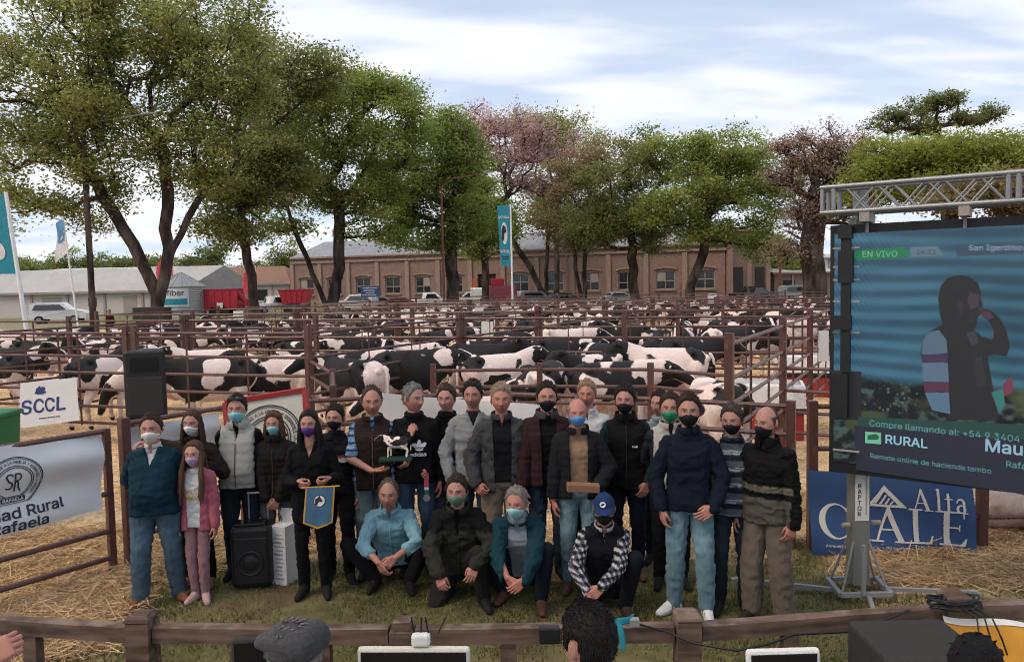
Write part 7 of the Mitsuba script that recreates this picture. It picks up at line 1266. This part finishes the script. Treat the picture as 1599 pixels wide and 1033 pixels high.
# ---------------------------------------------------------------- things held
hw = [H_['world'](H_['arms'][s]['wr']) for s in (-1, 1)]; tp = at(618, 716, 6.72); k = thing('cow_trophy', 'black and white cow figurine on a green base, held by the brown-vested man', 'trophy'); part(k, 'base', move(rbox((0.29, 0.11, 0.03), 0.006), rotz(0.08), tp + [0, 0, 0.0]), mat('m_darkgreen', (0.012, 0.04, 0.028), 0.4))
cw = COW_POSES['up'][0]; scene[numbered(k + '__cow')] = {**cow_uv('up', 9, 0.50), 'to_world': T().translate([float(tp[0] + 0.01), float(tp[1]), float(tp[2] + 0.014)]).rotate([0, 0, 1], 176).scale(0.138)}
L_, R_ = [F_['world'](F_['arms'][s]['wr'] + np.array(F_['arms'][s]['hd']) / np.linalg.norm(F_['arms'][s]['hd']) * 0.085 + np.array([0, -0.02, -0.01])) for s in (-1, 1)]
class PSheet(Sheet):
    def at(s, x, y, off=0.0): return Sheet.at(s, np.asarray(x, float) * s.W / 0.303, np.asarray(y, float) * s.H / 0.42, off)
k = thing('pennant', 'blue satin pennant with gold fringe and a white roundel, held by the woman in black', 'pennant'); r0, r1 = L_ + np.array([-0.02, -0.015, 0]), np.array([L_[0] + 0.31, L_[1] - 0.015, L_[2] + 0.01]); part(k, 'rod', MB().tube(r0, r1, 0.006, 8).out(), 'm_gold', smooth=40)
W_, H2_ = 0.30, 0.42; S = PSheet(r0 + [0.045, -0.004, -0.004], r0 + [0.287, -0.004, 0.003], r0 + [0.262, -0.03, -0.335], r0 + [0.012, -0.03, -0.335], lambda u, t: 0.006 * np.sin(u * 9) * (1 - t) - 0.006 * np.sin(u * 7))
pp = Polygon([(0.018, 0.065), (0.15, 0.018), (0.285, 0.065), (0.285, 0.42), (0.018, 0.42)]); full = Polygon([(0, 0.055), (0.15, -0.01), (0.303, 0.055), (0.303, 0.42), (0, 0.42)])
part(k, 'fringe', S.put(flat(full, 0.004), -0.003, 0.04), 'm_gold'); part(k, 'cloth', S.put(flat(pp, 0.002), 0.003, 0.04), 'm_pennant'); part(k, 'roundel', S.put(flat(Point(0.155, 0.285).buffer(0.062, 24)), 0.006, 0.04), 'm_paper'); part(k, 'roundel_ring', S.put(flat(ring(0.155, 0.285, 0.064, 0.008)), 0.0075, 0.04), 'm_ink')
part(k, 'cow_head', S.put(flat(Polygon([(0.112, 0.245), (0.108, 0.300), (0.140, 0.325), (0.155, 0.345), (0.165, 0.315), (0.185, 0.30), (0.190, 0.275), (0.150, 0.275), (0.135, 0.240)])), 0.008, 0.04), 'm_ink'); part(k, 'print', S.put(trimesh.util.concatenate([flat(sbox(0.15 - w, y, 0.15 + w, y + 0.008)) for w, y in ((0.05, 0.185), (0.075, 0.158), (0.06, 0.13), (0.03, 0.105))]), 0.006, 0.04), 'm_navy')
wj = J_['world'](J_['arms'][-1]['wr']) + np.array([0.0, -0.10, -0.02]); k = thing('ribbon', 'pink, white and green prize ribbon with a silver medal hanging from a hand', 'ribbon')
for z0_, z1_, bs in ((0.04, -0.09, 'm_flagred'), (-0.09, -0.115, 'm_paper'), (-0.115, -0.165, 'm_green')): part(k, 'band', MB().box(wj + [0, 0, (z0_ + z1_) / 2], (0.042, 0.006, z0_ - z1_)).out(), bs)
md = trimesh.creation.cylinder(0.032, 0.008, sections=24); md.vertices = md.vertices @ rotx(math.pi / 2).T; part(k, 'medal', move(md, None, wj + [0, -0.002, -0.19]), 'm_alu')
wn = N_['world'](N_['arms'][1]['wr'] + np.array([-0.10, -0.06, 0.02])); solo('wooden_box', rbox((0.27, 0.10, 0.065), 0.006).apply_transform(trimesh.transformations.rotation_matrix(0.06, (0, 1, 0))).apply_translation(wn + [-0.03, -0.02, 0.01]), mat('m_box', (0.20, 0.105, 0.06), 0.6), 'flat wooden box held against his belt by the balding man in blue mask', 'box')
# ---------------------------------------------------------------- wooden rail fence in front
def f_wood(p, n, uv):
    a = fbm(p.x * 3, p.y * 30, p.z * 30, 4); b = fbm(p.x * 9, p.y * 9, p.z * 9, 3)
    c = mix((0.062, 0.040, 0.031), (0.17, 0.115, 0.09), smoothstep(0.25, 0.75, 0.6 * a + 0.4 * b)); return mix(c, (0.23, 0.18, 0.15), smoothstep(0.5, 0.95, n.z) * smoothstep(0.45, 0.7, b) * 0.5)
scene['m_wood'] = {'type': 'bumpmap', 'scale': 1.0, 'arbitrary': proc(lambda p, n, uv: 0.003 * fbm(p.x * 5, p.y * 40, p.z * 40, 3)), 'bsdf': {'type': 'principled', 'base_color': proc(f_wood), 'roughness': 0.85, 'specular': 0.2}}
k = thing('wooden_fence', 'brown wooden rail fence with capped square posts running across the foreground', 'fence')
FP = [(at(-330, 950, 4.55)[0], 4.55)] + [(float(at(px, 960, Z)[0]), Z) for px, Z in ((221, 4.16), (628, 4.08), (1073, 4.04), (1490, 4.22))] + [(float(at(1950, 960, 4.3)[0]), 4.3)]
rgf = np.random.default_rng(8); FH = float(at(221, 976, 4.16)[2]) + 0.012
for i, (x, y) in enumerate(FP):
    w = 0.13 if i != 2 else 0.125; h = FH + 0.022 if i != 2 else FH - 0.02; m = subd = chamfer_box((0, 0, h / 2), (w, w, h), 0.012); v, f = trimesh.remesh.subdivide_to_size(m.vertices, m.faces, 0.06); v = v + 0.004 * (meshkit.fbm(v * 9 + i, 3, 3)[:, None] - 0.5); pk = part(k, 'post', move(tm(v, f), rotz(rgf.normal(0, 0.03)), (x, y, 0)), 'm_wood')
    cap = tri(Manifold.hull_points(np.array([(a * q, b * q, z) for q, z in ((0.060, h), (0.070, h + 0.010), (0.066, h + 0.024), (0.050, h + 0.036), (0.046, h + 0.040)) for a in (-1, 1) for b in (-1, 1)]))) if i != 2 else chamfer_box((0, 0, h + 0.025), (0.095, 0.095, 0.05), 0.01); part(pk, 'cap', move(cap, None, (x, y, 0)), 'm_wood')
for i in range(len(FP) - 1):
    a, b = np.array(FP[i]), np.array(FP[i + 1]); d = (b - a) / np.linalg.norm(b - a); a, b = a + d * 0.074, b - d * 0.074
    for z, hh in ((FH - 0.055, 0.085), (0.27, 0.09)):
        m = trimesh.creation.box((np.linalg.norm(b - a), 0.075, hh)); v, f = trimesh.remesh.subdivide_to_size(m.vertices, m.faces, 0.09, max_iter=14); v = v + 0.010 * (meshkit.fbm(v * [1.5, 8, 8] + i * 3 + z, 3, 5)[:, None] - 0.5) * [0, 1, 1]; part(k, 'rail', move(tm(v, f), rotz(math.atan2(d[1], d[0])), V3((a + b) / 2, z)), 'm_wood')
    for t in (0.36, 0.72) if i in (0, 1, 2, 3) else (): c = a + (b - a) * t; part(k, 'baluster', MB().box(V3(c, FH / 2 - 0.05), (0.085, 0.06, FH - 0.1), math.atan2(d[1], d[0])).out(), 'm_wood')
# table with screens in front of the fence
TZ = 0.76; solo('table', trimesh.util.concatenate([rbox((5.2, 0.7, 0.03), 0.008).apply_translation([0.1, 3.02, TZ - 0.015])] + [trimesh.creation.box((0.05, 0.05, TZ - 0.03)).apply_translation([x, y, (TZ - 0.03) / 2]) for x in (-2.4, 0.1, 2.6) for y in (2.72, 3.32)]), 'm_white', 'long white table below the lower edge of the picture carrying the screens', 'table')
def monitor(label, px, ytop, Z, w, h, yaw, back, bezel, name='monitor', tilt=0.0):
    p = at(px, ytop, Z); R = rotz(yaw) @ rotx(tilt); o = np.array([p[0], p[1], p[2] - h / 2]); kk = thing(name, label, 'monitor' if name == 'monitor' else 'laptop'); part(kk, 'shell', move(rbox((w, 0.035, h), 0.012), R, o), back); part(kk, 'panel', move(rbox((w - 0.03, 0.004, h - 0.03), 0.001), R, o + R @ [0, -0.0185, 0]), 'm_blackgloss')
    if name == 'monitor': part(kk, 'stand', MB().box((o[0], o[1] + 0.03, (o[2] - h / 2 + TZ) / 2), (0.06, 0.03, max(0.02, o[2] - h / 2 - TZ + 0.02))).box((o[0], o[1] + 0.02, TZ + 0.01), (0.22, 0.16, 0.02)).out(), back)
    else: part(kk, 'keyboard', MB().box((o[0], o[1] - 0.12, TZ + 0.012), (w, 0.22, 0.018), yaw).out(), 'm_dark')
    return kk, o, R
kk, o, R = monitor('pale grey monitor with a small camera on top at the bottom edge', 646, 1009, 3.05, 0.46, 0.30, -0.04, 'm_offwhite', 0.02); t_ = o + np.array([0.03, 0.0, 0.15]); part(kk, 'camera', rbox((0.075, 0.04, 0.05), 0.01).apply_translation(t_ + [0, 0, 0.03]), 'm_paper')
for x, a in ((-0.03, -0.1), (0.0, 0.05), (0.03, -0.15), (0.07, 0.5)): part(kk, 'antenna', MB().tube(t_ + [x, 0.01, 0.05], t_ + [x + a * 0.07, 0.01, 0.12], 0.0035, 6).out(), 'm_black')
monitor('dark monitor half hidden by the grey flat cap', 392, 994, 3.1, 0.16, 0.36, 0.1, 'm_dark', 0.02); monitor('black laptop with its lid open at the bottom right of centre', 1222, 1012, 3.05, 0.30, 0.36, 0.02, 'm_paper', 0.02, 'laptop')
solo('equipment_case', rbox((0.50, 0.45, 0.52), 0.02).apply_translation(at(1430, 1040, 3.75) * [1, 1, 0] + [0, 0, 0.62]), 'm_dark', 'dark equipment case below the rail left of the orange cloth', 'case')
solo('crate', rbox((0.55, 0.5, 0.36), 0.02).apply_translation(at(1430, 1040, 3.75) * [1, 1, 0] + [0, 0, 0.18]), 'm_dark', 'dark crate under the equipment case, below the lower edge of the picture', 'crate')
# orange cloth over the right end of the rail, cables, strap
a, b = np.array(FP[4]), np.array(FP[5]); d = (b - a) / np.linalg.norm(b - a); n_ = np.array([d[1], -d[0]]); q0 = at(1478, 962, 4.12)
S = Sheet(at(1474, 958, 4.13), at(1760, 985, 4.0), at(1760, 1090, 3.9), at(1512, 1075, 3.85), lambda u, t: 0.03 * np.sin(u * 12 + t * 4) + 0.03 * np.sin(u * 5 - t * 3)); k = thing('banner', 'orange yellow cloth with a white hem draped over the rail at the bottom right', 'cloth'); mat('m_cloth_orange', (0.46, 0.22, 0.025), 0.8); part(k, 'cloth', S.cloth(), 'm_cloth_orange', smooth=True); S.print(k, 'hem', flat(sbox(0.0, S.H - 0.035, S.W, S.H), 0.004), 'm_paper', 0.003)
rgc = np.random.default_rng(9); mb = MB(); cx, cy = at(1490, 950, 4.15)[:2]
for i in range(9):
    r = rgc.uniform(0.07, 0.13); an_ = np.linspace(0, 2 * np.pi, 26); mb.loft(np.stack([cx + r * np.cos(an_) * 1.15 + rgc.normal(0, 0.01), cy + 0.5 * r * np.sin(an_) + rgc.normal(0, 0.008), FH + 0.012 + 0.005 * i + 0.012 * np.sin(an_ * 2 + i)], 1), 0.005, None, 6)
for i in range(3): x = cx + 0.04 + 0.04 * i; mb.loft(np.array([(x - 0.05, cy, FH + 0.03), (x, cy - 0.14, FH + 0.01), (x + 0.02 * i, cy - 0.17, 0.75), (x + 0.05 * i, cy - 0.15, 0.6), (x - 0.02 + 0.06 * i, cy - 0.13, 0.45)]), 0.0045, None, 6)
solo('cable_bundle', mb.out(), 'm_black', 'coiled black cables hung over the rail at the lower right', 'cable', smooth=True)
pts = [at(x, y, Z) for x, y, Z in ((1420, 952, 4.1), (1340, 985, 4.02), (1240, 990, 3.98), (1200, 1005, 3.8), (1150, 1015, 3.7), (1085, 1004, 3.9), (1040, 985, 3.98), (990, 972, 4.0))]; solo('cable', MB().loft(np.array(pts), 0.006, None, 6).out(), 'm_black', 'thin black cable slung along the wooden rail towards the teal strap', 'cable', smooth=True)
c = at(965, 975, 3.99); k = thing('strap', 'teal ratchet strap tied round the wooden rail in front of the capped man', 'strap'); part(k, 'webbing', MB().loft(np.array([c + [-0.07, 0.03, 0.01], c + [-0.02, -0.02, 0.022], c + [0.06, -0.01, 0.03], c + [0.09, 0.05, 0.02]]), 0.004, 0.020, 8, (0, 0, 1)).loft(np.array([c + [0.0, -0.02, 0.02], c + [0.015, -0.035, -0.04], c + [0.02, -0.035, -0.12]]), 0.016, 0.003, 8, (0, 1, 0)).out(), 'm_teal', smooth=True); part(k, 'buckle', MB().box(c + [0.085, -0.01, 0.02], (0.05, 0.04, 0.035)).out(), 'm_galv')
solo('clamp_box', rbox((0.11, 0.05, 0.09), 0.01).apply_translation(at(858, 990, 3.98)), 'm_black', 'small black box on the rail left of the dark-haired onlooker', 'box')

# ---------------------------------------------------------------- onlookers in the foreground, seen from behind
SEAT = {'leg': {-1: {'an': (-0.14, -0.42, 0.085), 'hint': (0, -1, 1)}, 1: {'an': (0.14, -0.42, 0.085), 'hint': (0, -1, 1)}}, 'arm': {-1: {'wr': (-0.2, -0.33, 0.70), 'hint': (-1, 0.4, -0.5)}, 1: {'wr': (0.2, -0.33, 0.70), 'hint': (1, 0.4, -0.5)}}}
def seated(px, ytop, Z, kk=1.0):
    t = at(px, ytop, Z); h = t[2]; pel = h / kk - (0.555 + 0.105 + 0.060 + 0.13); dz = pel - 0.50
    P = {'pel': (0, 0.05, pel), 'neck': (0, 0.06, pel + 0.555), 'leg': {s: {**SEAT['leg'][s], 'an': (s * 0.14, -0.40, max(0.085, dz * 0 + 0.085))} for s in (-1, 1)}, 'arm': {s: {**SEAT['arm'][s], 'wr': (s * 0.18, -0.36, pel + 0.22)} for s in (-1, 1)}}
    return (float(t[0]), float(t[1])), kk * 1.80, P
def flatcap(i):
    m = mani(tm(HD * [0.093, 0.112, 0.128] + [0, 0.004, 0.004], HF)).trim_by_plane([0, -0.15, 1], 0.020); top = union([m, hullsp([((-0.05, -0.10, 0.055), 0.022), ((0.05, -0.10, 0.055), 0.022), ((0, -0.135, 0.045), 0.016), ((-0.04, 0.06, 0.06), 0.06), ((0.04, 0.06, 0.06), 0.06)], 14)]); t = smooth_mesh(top, 0.012, 8); v = t.vertices; t.vertices = v + t.vertex_normals * (0.003 * (meshkit.fbm(v * 34, 3, 3) - 0.5))[:, None]
    i['piece']('flat_cap', i['to'](t), 'm_cloth', lambda v: np.array([0.085, 0.085, 0.092]) * (0.55 + 0.9 * meshkit.fbm(np.asarray(v) * 120, 2, 4))[:, None], 'grey tweed flat cap')
p, h, P = seated(444, 972, 3.0); person('onlooker in a grey tweed flat cap seen from behind at the bottom left', p, -1.9, h, 1.1, {'hair': (0.16, 0.14, 0.13), 'thick': 0.008, 'size': 1.06}, P, [dict(name='jacket', off=0.034, rgb=(0.035, 0.035, 0.042), hem=-0.05, collar=True, collar_h=0.04)], dict(rgb=(0.03, 0.03, 0.035)), dict(rgb=BLK), extras=flatcap)
p, h, P = seated(908, 934, 2.78); P['head'] = np.array(P['neck']) + [0.01, -0.02, 0.155]; person('dark-haired onlooker seen from behind in the lower middle', p, -2.5, h, 1.0, {'hair': (0.012, 0.010, 0.010), 'thick': 0.014, 'size': 1.02, 'locks': (1300, 0.32), 'lock_len': 0.6}, P, [dict(name='jacket', off=0.028, rgb=(0.014, 0.014, 0.016), hem=-0.05, collar=True)], dict(rgb=(0.03, 0.03, 0.035)), dict(rgb=BLK))
p, h, P = seated(1530, 988, 2.85)
def cap2(i):
    m = mani(tm(HD * [0.090, 0.110, 0.128] + [0, 0.004, 0.004], HF)).trim_by_plane([0, -0.1, 1], 0.022); b = hullsp([((-0.05, -0.11, 0.035), 0.008), ((0.05, -0.11, 0.035), 0.008), ((-0.03, -0.175, 0.022), 0.006), ((0.03, -0.175, 0.022), 0.006)], 10); i['piece']('cap', i['to'](smooth_mesh(union([m, b]), 0.012, 3)), 'm_cloth', (0.018, 0.018, 0.022), 'black cap')
person('onlooker in a black cap and blue jacket at the bottom right corner', p, 2.3, h, 1.05, {'hair': DARK, 'thick': 0.006, 'size': 1.0}, P, [dict(name='jacket', off=0.032, rgb=(0.03, 0.07, 0.15), hem=-0.05, collar=True)], dict(rgb=(0.03, 0.03, 0.035)), dict(rgb=BLK), extras=cap2)
q_ = at(14, 1003, 2.6); pel_ = (0, 0.05, 0.55); yw = math.pi
# the onlooker at the left edge: only a raised hand reaches into the picture
ox, oy = float(q_[0] - 0.42), float(q_[1] - 0.30); wl = np.array([-(q_[0] - 0.07 - ox), -(q_[1] - 0.02 - oy), q_[2] - 0.06])
person('onlooker at the left edge of the picture whose raised fist alone is in view', (ox, oy), math.pi, 1.80, 1.05, {'hair': DARK}, {'pel': (0, 0.05, 0.62), 'neck': (0, 0.06, 1.175), 'leg': SEAT['leg'], 'arm': {-1: {'wr': wl, 'hint': (-0.3, 0.3, -1), 'hd': (-0.75, -0.3, 0.55), 'pn': (-0.2, -0.9, -0.2), 'curl': 1.65}, 1: {'wr': (0.2, -0.33, 0.8), 'hint': (1, 0.4, -0.5)}}}, [dict(name='jacket', off=0.03, rgb=(0.02, 0.02, 0.025), hem=-0.05)], dict(rgb=(0.03, 0.03, 0.035)), dict(rgb=BLK))
# two stockmen far back in the pens
for px, yt, Z, lab, c in ((147, 489, 43, 'distant stockman in dark clothes in the far left pens', (0.02, 0.02, 0.03)), (171, 489, 44, 'distant stockman in a dark red shirt beside the other one in the far left pens', (0.10, 0.02, 0.02)), (922, 470, 47, 'distant stockman in a white shirt in the far middle pens', (0.5, 0.5, 0.5))):
    t = at(px, yt, Z); person(lab, (float(t[0]), Z), 0.3, float(t[2]) if t[2] > 1.5 else 1.6, 1.0, {'hair': DARK}, {}, [dict(name='shirt', off=0.02, rgb=c, hem=-0.05, L=0.05)], dict(rgb=(0.03, 0.03, 0.05)), dict(rgb=BLK))
